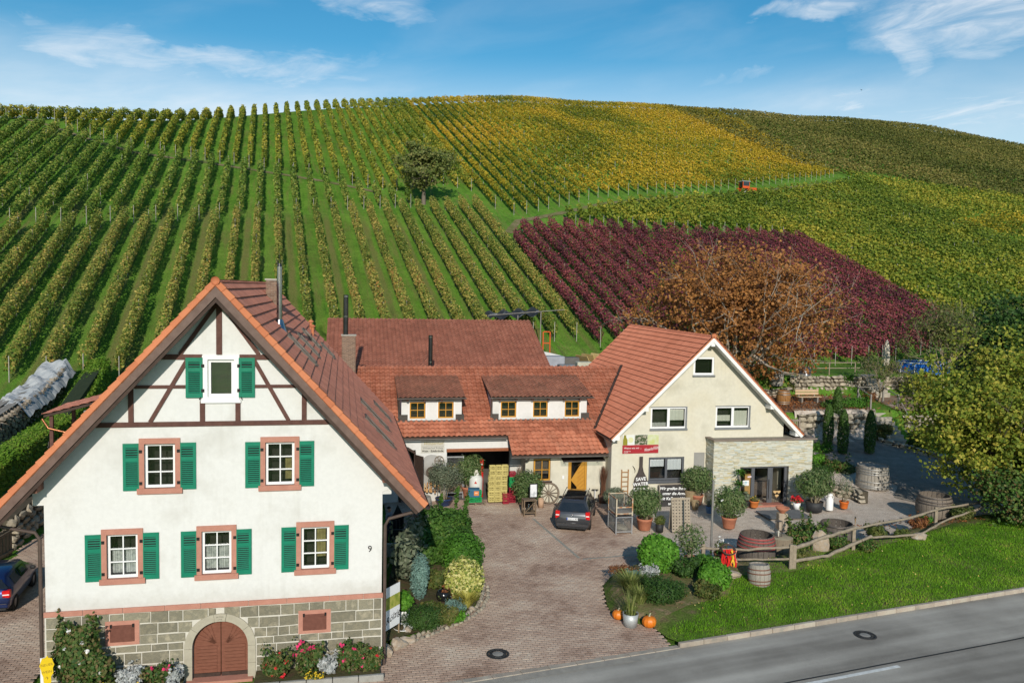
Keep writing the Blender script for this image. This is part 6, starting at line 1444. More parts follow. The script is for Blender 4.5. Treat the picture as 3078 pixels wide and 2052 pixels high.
# ---- wagon wheel
e = empty('wagon_wheel', (2.35, 46.02, .02), RAD(11.5), 'old wooden wagon wheel leaning at the wall by the ochre door', 'wheel'); ww = surf('old_wheel_wood', (.24, .19, .14), (.17, .13, .095), 7, .85); Mw = MT((0, 0, .62)) @ MR(RAD(-10), 4, 'X') @ MR(pi / 2, 4, 'X')
for nm, pr, m in (('rim', [(.53, -.035), (.61, -.035), (.61, .035), (.53, .035), (.53, -.035)], ww), ('tyre_iron', [(.612, -.03), (.625, -.03), (.625, .03), (.612, .03)], hoopm), ('hub', [(0, -.14), (.07, -.14), (.10, -.04), (.10, .06), (.07, .1), (0, .1)], ww)): o = MB().lathe(pr, 32).build(nm, m, e); o.matrix_local = Mw
for k in range(12):
    a = k * pi / 6; o = MB().bar((.09 * cos(a), .09 * sin(a), 0), (.54 * cos(a), .54 * sin(a), 0), .04, .035).build('spoke', ww, e); o.matrix_local = Mw
# ---- chalk stand with white panel, on a wooden frame
e = empty('display_stand', (1.16, 43.3, 0), RAD(12), 'small wooden display stand with a demijohn and framed white panel', 'stand'); sw = surf('stand_wood', (.20, .14, .09), (.14, .10, .065), 6)
for x in (-.32, .32):
    for y in (-.05, .45): MB().bb(x - .035, x + .035, y - .035, y + .035, 0, .95).build('leg', sw, e)
for z in (.2, .88): MB().bb(-.35, .35, -.09, .49, z, z + .05).build('shelf', sw, e)
MB().bar((-.32, -.06, .2), (.32, -.06, .88), .05, .03).build('brace', sw, e); MB().lathe([(0, .25), (.13, .27), (.15, .4), (.05, .6), (.04, .72)], 14, c=(0, .2, 0)).build('demijohn', glassmat('demijohn_glass', (.55, .62, .55), .22), e)
MB().bb(.05, .52, .35, .39, .94, 1.75).build('panel_frame', blackm, e); MB().bb(.10, .47, .338, .348, 1.0, 1.70).build('panel_sheet', surf('poster_white', (.72, .73, .74), (.42, .44, .45), 4, .6, lo=.46, hi=.62), e)
# ---- hand truck
e = empty('hand_truck', (-.35, 47.1, .0), RAD(12), 'silver two-wheeled hand truck before the yellow crates', 'hand truck')
for x in (-.2, .2): MB().tube([(x, 0, .12), (x, .12, 1.15), (x * .7, .16, 1.3)], .018, 7).build('side_tube', galv, e); MB().lathe([(0, -.035), (.12, -.035), (.12, .035), (0, .035)], 16, M=MR(pi / 2, 4, 'Y'), c=(x * 1.55, .08, .12)).build('wheel', surf('pale_tyre', (.45, .46, .47)), e)
for k in range(4): MB().bar((-.2, .02 + k * .03, .3 + k * .25), (.2, .02 + k * .03, .3 + k * .25), .025).build('cross_bar', galv, e)
MB().bb(-.24, .24, -.22, .0, .03, .045).build('toe_plate', surf('toe_plate', (.40, .22, .14)), e)
# ---- crates: one builder, copied
def crate_parts(mats, sx=.36, sy=.28, sz=.30):
    mb = MB(); t_ = .018
    out = []
    for (a, b, c, d) in ((-sx / 2, sx / 2, -sy / 2, -sy / 2 + t_), (-sx / 2, sx / 2, sy / 2 - t_, sy / 2)):
        m = MB(); m.bb(a, b, c, d, 0, .07); m.bb(a, b, c, d, sz - .05, sz); m.bb(a, a + .04, c, d, .07, sz - .05); m.bb(b - .04, b, c, d, .07, sz - .05)
        for k in (-1, 0, 1): m.bb(k * sx / 4 - .018, k * sx / 4 + .018, c, d, .07, sz - .05)
        m.bb(a + .04, b - .04, c, d, sz * .5 - .015, sz * .5 + .015); out.append(('side_wall', m))
    for (a, b) in ((-sx / 2, -sx / 2 + t_), (sx / 2 - t_, sx / 2)):
        m = MB(); c, d = -sy / 2 + t_, sy / 2 - t_; m.bb(a, b, c, d, 0, .07); m.bb(a, b, c, d, sz - .05, sz); m.bb(a, b, c, c + .035, .07, sz - .05); m.bb(a, b, d - .035, d, .07, sz - .05); m.bb(a, b, -.02, .02, .07, sz - .05); out.append(('end_wall', m))
    m = MB(); m.bb(-sx / 2 + t_, sx / 2 - t_, -sy / 2 + t_, sy / 2 - t_, .002, .02); out.append(('bottom', m))
    return [(n, m.mesh(n, mats)) for n, m in out]
CR = {c: crate_parts(surf('crate_' + c, a, b, 3, .5, bstr=.02)) for c, a, b in (('yellow', (.56, .47, .17), (.48, .40, .14)), ('red', (.30, .018, .035), (.24, .014, .03)), ('green', (.015, .30, .085), (.01, .24, .07)))}
def crate(col, u, v, z, label, rz=0., group=None):
    p = nw(u, v, z); e = empty('bottle_crate', p, RAD(11.5) + rz, label, 'crate', group)
    for n, me in CR[col]: mobj(n, me, e)
    return e
names = ['left', 'middle', 'right']; lev = ['bottom', 'second', 'third', 'fourth', 'fifth', 'sixth', 'topmost']
for i in range(3):
    for k in range(7): crate('yellow', -5.58 + i * .375 + (.05 if k > 4 else 0), .35 + .04 * (k % 2) + (i == 2) * .05, .12 + k * .305, 'yellow bottle crate, %s in the %s stack of the open store' % (lev[k], names[i]), uni(-.04, .04), 'yellow crate stacks')
for k, c in enumerate(('red', 'red', 'red', 'green', 'green', 'red')): crate(c, -4.32, .42, .02 + k * .305, '%s bottle crate, %s in the coloured stack right of the yellow ones' % (c, lev[k]), uni(-.05, .05), 'coloured crate stack')
for k in range(2): crate('red', -4.75, .2, .02 + k * .305, 'red bottle crate behind the hand truck, %s of two' % ('lower', 'upper')[k], .05, 'red crates')
for k, (u, v, z) in enumerate(((-6.75, .15, .18), (-6.36, .18, .18), (-6.75, .46, .18), (-6.36, .48, .18), (-6.33, .46, .485))): crate('green', u, v, z, 'green bottle crate on the pallet, ' + ('front left', 'front right', 'rear left', 'rear right', 'upper one')[k], uni(-.04, .04), 'green crates on the pallet')
e = empty('wooden_pallet', nw(-6.55, .35, .02), RAD(11.5), 'grey wooden pallet carrying the green crates', 'pallet'); pw = surf('pallet_wood', (.24, .19, .13), (.17, .13, .09), 6, .9)
for k in range(5): MB().bb(-.6, .6, -.4 + k * .18, -.4 + k * .18 + .1, .12, .145).build('deck_board', pw, e)
for x in (-.55, 0, .55):
    for y in (-.38, 0, .38): MB().bb(x - .05, x + .05, y - .05, y + .05, 0, .12).build('block', pw, e)
o = MB().bb(-.33, .33, -.25, .25, 0, .46, bev=.01).build('carton', surf('carton_blue', (.035, .13, .21), (.025, .10, .17), 3, .7), None, nw(-6.62, .25, .49), (0, 0, RAD(11.5) - .12)); tag(o, 'blue carton with orange label on the green crates', 'box'); MB().bb(.0, .28, -.256, -.251, .1, .36).build('carton_label', surf('carton_orange', (.62, .22, .06)), o); text_mesh('carton_print', 'ABC', .10, wp2, o, MT((.14, -.259, .24)) @ UP, .001)
e = empty('plastic_tank', nw(-6.35, 1.25, .35), 0, 'translucent white plastic tank behind the green crates', 'tank'); MB().lathe([(0, 0), (.36, 0), (.40, .06), (.40, .95), (.34, 1.08), (.16, 1.16), (.16, 1.22)], 24).build('body', surf('tank_plastic', (.66, .66, .62), (.60, .60, .56), 2, .4), e); MB().lathe([(.18, 1.2), (.18, 1.28), (0, 1.29)], 16).build('lid', surf('tank_lid', (.68, .67, .60)), e); MB().prism([(-.09, .72), (.09, .72), (0, .88)], .01, 'y', -.415).build('warning_mark', surf('warning_red', (.5, .05, .04)), e)
MB().lathe([(0, 0), (.24, .02), (.12, .03), (.10, .15), (0, .16)], 14, c=(0, 0, 1.30)).build('straw_hat', surf('pale_straw', (.62, .58, .48)), e)
o = MB(); o.bb(-.13, .13, -.13, .13, 0, 2.3, bev=.03); o.bb(-.10, .10, -.16, -.12, 1.7, 2.1); o = o.build('red_pump_column', surf('pump_red', (.55, .012, .012), (.48, .01, .01), 3, .4), None, nw(-5.95, 1.9, 0), (0, 0, .2)); tag(o, 'tall bright red machine column inside the open store', 'machine'); MB().bb(-.06, .06, -.168, -.16, 1.95, 2.05).build('label_plate', white_pvc, o)
e = empty('orange_pallet_jack', nw(-7.1, 2.2, .0), RAD(20), 'orange folded machine frames inside the open store', 'machine')
for x in (-.25, .1): MB().bar((x, 0, 1.0), (x + .2, .2, 2.05), .22, .06).build('frame_arm', surf('machine_orange', (.60, .20, .02), (.5, .15, .02), 4, .5), e)
MB().bb(-.4, .4, -.1, .3, .0, 1.0).build('machine_body', surf('machine_grey', (.10, .10, .10)), e)
e = empty('potato_cage', nw(-7.55, 1.75, .0), RAD(11.5), 'tall wire cage with yellow fruit at the left of the open store', 'cage')
for x in (-.5, .5):
    for y in (0, .6): MB().bb(x - .03, x + .03, y - .03, y + .03, 0, 2.55).build('corner_post', galv, e)
for z in (.35, 1.45, 2.5): MB().bar((-.5, 0, z), (.5, 0, z), .05).build('frame_rail', galv, e); MB().bb(-.47, .47, 0, .6, z - .05, z - .03).build('shelf', galv, e)
mb = MB()
for k in range(14): mb.bar((-.5 + k / 13, 0, .35), (-.5 + k / 13, 0, 2.5), .008)
for k in range(26): mb.bar((-.5, 0, .4 + k * .08), (.5, 0, .4 + k * .08), .008)
o = mb.build('wire_panel', wire, e, fix=False); o['kind'] = 'stuff'
mb = MB(); rg = random.Random(5)
for k in range(70): mb.blob((rg.uniform(-.42, .42), rg.uniform(.1, .5), 1.5 + abs(rg.gauss(0, .18))), (.05, .04, .04), k, 1, .1)
o = mb.build('fruit', surf('yellow_fruit', (.52, .38, .05), (.40, .28, .04), 9), e); o['kind'] = 'stuff'
MB().bb(-.45, .45, .03, .58, .36, .8).build('wood_logs', surf('log_pile', (.30, .20, .11), (.18, .12, .07), 12), e)
# leaning laths at the corner, brush bundle, standpipe
e = empty('lath_bundle', nw(-3.95, .1, 0), RAD(11.5), 'bundle of thin laths leaning at the store corner', 'laths')
for k in range(16): MB().bar((uni(-.2, .15), uni(-.3, -.1), 0), (uni(-.1, .25), .5, uni(1.7, 2.2)), .025).build('lath', surf('lath_wood', (.16, .115, .075), (.11, .08, .055), 8), e)
e = empty('vine_brush_bundle', nw(1.02, -.35, 0), 0, 'tall bundle of brown vine prunings in a pot at the house corner', 'brushwood'); bw_ = surf('brush_brown', (.17, .075, .04), (.11, .05, .03), 8)
mb = MB(); rg = random.Random(9)
for k in range(120):
    a = rg.uniform(0, 6.28); r_ = rg.uniform(0, .16); s_p = rg.uniform(.5, 2.4); mb.tube([(r_ * cos(a), r_ * sin(a), .3), (r_ * .8 * cos(a), r_ * .8 * sin(a), 1.1), (r_ * s_p * cos(a), r_ * s_p * sin(a), rg.uniform(1.7, 2.25))], [.014, .012, .004], 4, cap=False)
o = mb.build('twigs', bw_, e, fix=False); o['kind'] = 'stuff'; MB().lathe([(0, 0), (.22, 0), (.27, .5), (.24, .5), (.2, .05)], 16).build('pot', surf('brown_pot', (.14, .075, .05)), e)
e = empty('standpipe', nw(.55, -.25, 0), 0, 'white water standpipe at the foot of the cream wall', 'standpipe'); MB().tube([(0, 0, 0), (0, 0, .75)], .03, 8).build('pipe', white_pvc, e); MB().bar((-.18, 0, .78), (.2, 0, .78), .05).build('cross_piece', blackm, e)
# corn and baskets before the niche
e = empty('corn_decoration', nw(-9.1, .85, 0), RAD(11.5), 'rack hung with dried corn cobs before the white wall', 'decoration'); cm = [surf('corn_%d' % k, c_o) for k, c_o in enumerate(((.52, .30, .12), (.60, .42, .22), (.42, .22, .09)))]
for x in (-.5, .45): MB().bar((x, 0, 0), (x, .2, 1.2), .05).build('leg', oak, e)
MB().bar((-.6, .1, .72), (.6, .1, .72), .05).build('bar', oak, e)
for k in range(26):
    x = uni(-.6, .55); z = uni(.75, 1.35); MB().tube([(x, .1 + uni(-.1, .1), z), (x + uni(-.06, .06), .05, z - .22)], [.025, .045], 7).build('corn_cob', cm[k % 3], e)
e = empty('small_spoked_wheel', nw(-8.55, GV - .09, 2.42), RAD(11.5), 'small spoked wheel hung above the corn rack', 'wheel'); Mq = MR(pi / 2, 4, 'X')
o = MB().lathe([(.24, -.02), (.28, -.02), (.28, .02), (.24, .02), (.24, -.02)], 24).build('rim', ww, e); o.matrix_local = Mq
for k in range(6): a = k * pi / 3; o = MB().bar((0, 0, 0), (.25 * cos(a), .25 * sin(a), 0), .03).build('spoke', ww, e); o.matrix_local = Mq
e = empty('round_basket', nw(-8.95, GV - .12, 1.75), 0, 'dark woven basket hung in the arched niche', 'basket'); o = MB().lathe([(0, -.1), (.2, -.08), (.33, .05), (.36, .08), (.3, .04), (.18, -.03), (0, -.05)], 20).build('weave', surf('dark_wicker', (.08, .06, .045), (.13, .1, .075), 18), e); o.matrix_local = Mq

# ================================================================== VEHICLES
rubber = surf('tyre_rubber', (.018, .018, .018), (.03, .03, .03), 8, .8); alloy = surf('alloy_wheel', (.38, .38, .39), (.30, .30, .31), 5, .3, .9); tailred = surf('tail_light_red', (.62, .012, .012), (.50, .008, .008), 4, .15, spec=.6); cleargl = surf('light_clear', (.75, .72, .70), None, 4, .1)
cargl = surf('car_glass', (.012, .014, .016), (.018, .02, .022), 2, .04, spec=.8, bstr=0); plate = surf('plate_white', (.72, .73, .74)); eub = surf('plate_blue', (.02, .10, .45)); blackpl = surf('black_plastic', (.02, .02, .021), (.03, .03, .03), 8, .6)
def paint(name, c, k=1.):
    t = NT(name); b = t.n('ShaderNodeBsdfPrincipled'); b.inputs['Base Color'].default_value = lin(c); b.inputs['Metallic'].default_value = .55; b.inputs['Roughness'].default_value = .32; b.inputs['Coat Weight'].default_value = .8; b.inputs['Coat Roughness'].default_value = .05; t.l(b.outputs[0], t.out.inputs[0]); return t.m
def car(name, label, loc, heading, pm, S, L, W, Hh, lights, plate_txt, rails=False, wheels=(.85, 3.55), wr=.31, dark_roof=False):
    """S: stations from the tail: (y, floor z, belt z, roof z, half width floor, belt, roof)."""
    e = empty(name, loc, heading, label, 'car')
    vs = []; n = 9
    def sec(y, zf, zb, zr_, wf, wb, wr_): return [(-wf * .92, y, zf), (-wf, y, zf + .12), (-wb, y, (zf + zb) / 2 + .08), (-wb * .985, y, zb), (-wr_, y, zr_ - .07), (-wr_ * .82, y, zr_), (wr_ * .82, y, zr_), (wr_, y, zr_ - .07), (wb * .985, y, zb), (wb, y, (zf + zb) / 2 + .08), (wf, y, zf + .12), (wf * .92, y, zf)]
    rows = [sec(*s) for s in S]; m = 12; V = [p for r in rows for p in r]; F_ = []
    for i in range(len(rows) - 1):
        for k in range(m): F_.append((i * m + k, i * m + (k + 1) % m, (i + 1) * m + (k + 1) % m, (i + 1) * m + k))
    F_ += [tuple(range(m)), tuple(reversed(range((len(rows) - 1) * m, len(rows) * m)))]
    bm = bmesh.new(); bv = [bm.verts.new(p) for p in V]; [bm.faces.new([bv[i] for i in f]) for f in F_]
    bmesh.ops.recalc_face_normals(bm, faces=bm.faces); bmesh.ops.bevel(bm, geom=[ed for ed in bm.edges], offset=.022, segments=2, affect='EDGES', clamp_overlap=True)
    me = bpy.data.meshes.new('body'); bm.to_mesh(me); bm.free(); me.materials.append(pm); me.polygons.foreach_set('use_smooth', [True] * len(me.polygons)); mobj('body', me, e)
    def at(y):  # interpolated station
        Y = [s[0] for s in S]; return [float(np.interp(y, Y, [s[k] for s in S])) for k in range(7)]
    # rear window on the sloping tail
    yb, yt = [s[0] for s in S if s[3] > Hh * .70][0] if False else S[2][0], S[3][0]
    a, b = at(S[2][0]), at(S[3][0]); zb, zt = S[2][3] - .10, S[3][3] - .10
    zb = max(S[1][3] + .06, S[2][2] + .02); fz = lambda z: float(np.interp(z, [S[1][3], S[2][3], S[3][3]], [S[1][0], S[2][0], S[3][0]]))
    hw_b, hw_t = S[1][5] * .86, S[3][6] * .84
    pts = []
    for z, w in ((zb, hw_b), (zb + .03, hw_b + .03), (zt - .05, hw_t + .02), (zt, hw_t)): pts.append((-w, fz(z) - .018, z)); pts.append((w, fz(z) - .018, z))
    MB().add(pts, [(0, 1, 3, 2), (2, 3, 5, 4), (4, 5, 7, 6)]).build('rear_window', cargl, e)
    # side windows in three bays, both sides
    for sgn in (-1, 1):
        ys = [S[3][0] + .16, S[3][0] + .95, S[3][0] + 1.85, S[5][0] - .1]
        for i in range(3):
            q = []
            for y in (ys[i] + .03, ys[i + 1] - .03):
                s = at(y); z0, z1 = s[2] + .05, s[3] - .12; w0 = s[5] * .985 + (s[6] - s[5] * .985) * (z0 - s[2]) / (s[3] - .07 - s[2]); w1 = s[5] * .985 + (s[6] - s[5] * .985) * (z1 - s[2]) / (s[3] - .07 - s[2]); q += [(sgn * (w0 + .012), y, z0), (sgn * (w1 + .012), y, z1)]
            MB().add(q, [(0, 1, 3, 2)]).build('side_window', cargl, e)
        for y in wheels:
            w_ = MB().lathe([(wr * .64, -.09), (wr * .92, -.10), (wr, -.05), (wr, .05), (wr * .92, .10), (wr * .64, .09)], 24, M=MR(pi / 2, 4, 'Y'), c=(sgn * (W / 2 - .10), y, wr)).build('tyre', rubber, e); MB().lathe([(0, .075), (wr * .3, .085), (wr * .64, .07)], 18, M=MR(sgn * pi / 2, 4, 'Y'), c=(sgn * (W / 2 - .10), y, wr)).build('rim', alloy, w_)
            MB().lathe([(wr * 1.02, -.02), (wr * 1.16, -.02)], 24, M=MR(pi / 2, 4, 'Y'), c=(sgn * (W / 2 + .0), y, wr)).build('wheel_arch', blackpl, e)
        mz_ = at(S[5][0])[2] + .08; MB().blob((sgn * (W / 2 + .10), S[5][0], mz_), (.11, .06, .08), 2, 2, .02).build('wing_mirror', blackpl, e)
        z0, z1, xi, xo = lights; ys_ = S[1][0]
        tl = MB().bb(*(sorted((sgn * xi, sgn * xo))), ys_ - .06, ys_ + .16, z0, z1, bev=.03).build('tail_light', tailred, e); MB().bb(*(sorted((sgn * (xi + .03), sgn * (xo - .03)))), ys_ - .07, ys_ - .055, z0 + (z1 - z0) * .42, z0 + (z1 - z0) * .56).build('reverse_light', cleargl, tl)
    if rails:
        for sgn in (-1, 1): MB().tube([(sgn * (S[4][6] - .04), S[3][0] + .1, S[3][3] - .02), (sgn * (S[4][6] - .04), S[3][0] + .2, S[4][3] + .05), (sgn * (S[4][6] - .04), S[5][0] - .3, S[4][3] + .05), (sgn * (S[4][6] - .04), S[5][0] - .15, S[4][3] - .03)], .018, 7).build('roof_rail', blackpl, e)
    y0 = S[0][0]; bz0 = S[0][1]
    MB().bb(-W * .46, W * .46, y0 - .045, y0 + .10, bz0 + .03, bz0 + .20, bev=.03).build('bumper', pm, e); MB().bb(-W * .44, W * .44, y0 - .055, y0 - .03, bz0 + .185, bz0 + .205).build('chrome_strip', steel, e); MB().bb(-W * .42, W * .42, y0 - .03, y0 + .1, bz0 - .05, bz0 + .03).build('under_tray', blackpl, e)
    pz = (S[0][1] + S[1][3]) / 2 + .02; p = MB().bb(-.29, .29, y0 - .03, y0 - .015, pz, pz + .13).build('number_plate', plate, e)
    MB().bb(-.29, -.245, y0 - .034, y0 - .03, pz + .004, pz + .126).build('plate_strip', eub, p); text_mesh('plate_text', plate_txt, .115, blackm, p, MT((.02, y0 - .033, pz + .065)) @ UP, .001)
    MB().lathe([(0, 0), (.065, 0), (.065, .015)], 20, M=MR(pi / 2, 4, 'X'), c=(0, y0 - .012, pz + .27)).build('badge', steel, e)
    MB().tube([(.0, fz(zb) - .03, zb + .02), (.30, fz(zb + .03) - .035, zb + .04)], .01, 6).build('wiper', blackpl, e)
    y1 = S[-1][0]
    return e
mpv = [(0.0, .30, .62, .86, .80, .86, .80), (.06, .26, .80, 1.02, .85, .89, .80), (.14, .24, .96, 1.12, .86, .895, .78), (.42, .22, .99, 1.60, .87, .895, .66), (1.4, .2, .99, 1.66, .875, .895, .66), (3.05, .2, .97, 1.56, .875, .895, .62), (3.55, .2, .94, 1.06, .875, .885, .70), (4.15, .22, .80, .92, .85, .86, .72), (4.40, .30, .60, .70, .72, .74, .62)]
c1 = car('parked_mpv', 'dark grey people carrier parked before the ochre door', (3.30, 40.45, 0), RAD(-10.5), paint('metallic_grey', (.075, .078, .085)), mpv, 4.4, 1.79, 1.66, (.72, 1.12, .66, .895), 'OG S 1 805', True)
MB().add([(-.52, .62, 1.668), (.52, .62, 1.668), (.52, 2.3, 1.672), (-.52, 2.3, 1.672)], [(0, 1, 2, 3)]).build('glass_roof', cargl, c1); MB().bb(-.30, .30, .44, .52, 1.605, 1.645).build('roof_spoiler', paint('metallic_blue_grey', (.03, .06, .12)), c1)
hat = [(0.0, .32, .60, .82, .74, .82, .74), (.06, .28, .78, .98, .80, .85, .74), (.12, .26, .90, 1.05, .82, .855, .72), (.55, .24, .92, 1.40, .83, .855, .60), (1.5, .22, .92, 1.46, .835, .86, .60), (2.6, .22, .90, 1.36, .835, .86, .58), (3.25, .22, .86, .96, .83, .85, .66), (3.8, .24, .72, .82, .80, .82, .66), (4.05, .32, .55, .64, .66, .68, .56)]
c2 = car('parked_hatchback', 'dark blue hatchback parked beside the white house at the left edge', (-19.25, 28.6, 0), RAD(17), paint('metallic_blue', (.012, .03, .12)), hat, 4.05, 1.72, 1.46, (.70, .98, .58, .86), 'OG K 206', False, (.75, 3.2), .30)
# tractor on the hill path
tx, ty = 42.6, 149.2; tz = hz1(tx, ty); e = empty('tractor', (tx, ty, tz + .25), RAD(-70), 'small orange vineyard tractor on the path below the golden rows', 'tractor'); orm = surf('tractor_orange', (.62, .10, .02), (.55, .08, .015), 3, .4)
MB().bb(-.55, .55, .6, 2.3, .7, 1.35, bev=.08).build('bonnet', orm, e); MB().bb(-.6, .6, -1.0, .6, .6, 1.15, bev=.05).build('chassis', orm, e)
for x in (-.58, .58):
    for y in (-.9, .5): MB().bb(x - .05, x + .05, y - .05, y + .05, 1.1, 2.35).build('cab_post', orm, e)
for x in (-.8, .8): MB().bb(x - .22, x + .22, -1.15, .1, 1.05, 1.25, bev=.05).build('fender', orm, e); MB().bb(x * .78 - .03, x * .78 + .03, -.9, .5, .8, 1.55).build('side_panel', orm, e)
MB().bb(-.72, .72, -1.05, .7, 2.32, 2.46, bev=.04).build('cab_roof', surf('cab_roof_grey', (.30, .33, .36)), e)
for a, b, c, d in ((-.56, .56, .53, .54), (-.56, .56, -.94, -.93)): MB().bb(a, b, c, d, 1.3, 2.3).build('cab_glass', cargl, e)
for x in (-.6, .6):
    MB().bb(x - .006, x + .006, -.85, .45, 1.3, 2.3).build('cab_glass', cargl, e)
    for y, r_ in ((-.6, .55), (1.7, .40)): w_ = MB().lathe([(r_ * .5, -.17), (r_, -.16), (r_, .16), (r_ * .5, .17)], 20, M=MR(pi / 2, 4, 'Y'), c=(x * 1.2, y, r_)).build('tyre', rubber, e); MB().lathe([(0, -.1), (r_ * .5, -.12), (r_ * .5, .12), (0, .1)], 16, M=MR(pi / 2, 4, 'Y'), c=(x * 1.2, y, r_)).build('rim', cleargl, w_)
# ================================================================== PLANTS
def L3(*c): return [(i / (len(c) - 1), x) for i, x in enumerate(c)]
LM = {
 'laurel': leafmat('leaf_laurel', L3((.022, .060, .010), (.045, .115, .016), (.075, .170, .025), (.150, .220, .050)), .25, patch=.3, pscale=1.1),
 'box': leafmat('leaf_box', L3((.030, .090, .010), (.060, .170, .016), (.100, .240, .025)), .25, patch=.3, pscale=1.3),
 'bright': leafmat('leaf_bright', L3((.050, .150, .012), (.095, .260, .020), (.150, .340, .035)), .3),
 'oleander': leafmat('leaf_oleander', L3((.040, .080, .022), (.080, .140, .040), (.130, .190, .060), (.210, .240, .110)), .25),
 'olive': leafmat('leaf_olive', L3((.080, .105, .060), (.150, .180, .110), (.240, .260, .175)), .25),
 'varieg': leafmat('leaf_variegated', L3((.10, .17, .03), (.30, .34, .06), (.55, .52, .16), (.66, .62, .27)), .25),
 'blue': leafmat('leaf_blue', L3((.10, .19, .16), (.16, .28, .24), (.23, .36, .31)), .2),
 'silver': leafmat('leaf_silver', L3((.26, .28, .27), (.42, .44, .43), (.58, .59, .58)), .2),
 'dark': leafmat('leaf_dark', L3((.018, .050, .010), (.035, .085, .014), (.060, .120, .022)), .2),
 'rose': leafmat('leaf_rose', L3((.025, .065, .012), (.055, .115, .022), (.11, .15, .04), (.20, .13, .06)), .25),
 'mixed': leafmat('leaf_mixed', L3((.035, .065, .012), (.075, .11, .022), (.13, .14, .035), (.20, .16, .055)), .25, patch=.4, pscale=1.2),
 'hedge': leafmat('leaf_hedge', L3((.045, .100, .008), (.085, .185, .012), (.150, .265, .022), (.24, .28, .05)), .25, patch=.4, pscale=.6),
 'beech': leafmat('leaf_copper_beech', L3((.13, .060, .022), (.25, .105, .032), (.41, .180, .050), (.54, .270, .085)), .35, patch=.35, pscale=.35),
 'linden': leafmat('leaf_linden', L3((0.065, 0.106, 0.013), (0.130, 0.188, 0.020), (0.234, 0.281, 0.033), (0.377, 0.362, 0.050), (0.546, 0.438, 0.077)), .35, patch=.45, pscale=.5),
 'apple': leafmat('leaf_apple', L3((.055, .085, .018), (.11, .145, .032), (.18, .20, .055), (.26, .23, .075)), .25, patch=.3, pscale=.4),
 'cypress': leafmat('leaf_cypress', L3((.025, .060, .010), (.050, .110, .016), (.085, .160, .026)), .15),
 'ivy': leafmat('leaf_ivy', L3((.022, .055, .010), (.050, .115, .018), (.10, .18, .03), (.16, .09, .04)), .2),
 'rustleaf': leafmat('leaf_rust', L3((.10, .035, .02), (.22, .085, .03), (.32, .14, .05)), .25),
 'grassy': leafmat('leaf_grassy', L3((.10, .14, .03), (.21, .26, .06), (.36, .36, .14)), .25), 'gold': leafmat('leaf_gold', L3((.30, .30, .06), (.50, .44, .10)), .25)}
bark = surf('bark', (.13, .105, .080), (.20, .165, .13), 6, .9, bstr=.7, stretch=(3, 3, .8)); barkp = surf('pale_beech_bark', (.46, .40, .32), (.34, .29, .23), 5, .85, bstr=.4); twigm = surf('twig_brown', (.13, .095, .065), (.19, .145, .10), 8, .9); twigp = surf('twig_pale', (.34, .28, .19), (.25, .20, .13), 6, .9)
def lump_dirs(rg, n, lumps=9):
    d = unit(rg.normal(size=(n, 3))); C = unit(rg.normal(size=(lumps, 3))); k = (d @ C.T).max(1); return d, .80 + .26 * np.clip((k - .35) / .6, 0, 1)
def puff(rg, n, c, r, shell=.55, floor=None, lumps=9, noise=.5):
    d, k = lump_dirs(rg, n, lumps); q = (shell + (1 - shell) * rg.uniform(0, 1, n)) * k
    P = np.array(c) + d * q[:, None] * np.array(r); N = d + rg.normal(0, noise, (n, 3)) + np.array([0, -.25, .25])
    if floor is not None: m = P[:, 2] > floor; P, N = P[m], N[m]
    return P, N
SEED = [100]
def nrg(): SEED[0] += 1; return np.random.default_rng(SEED[0])
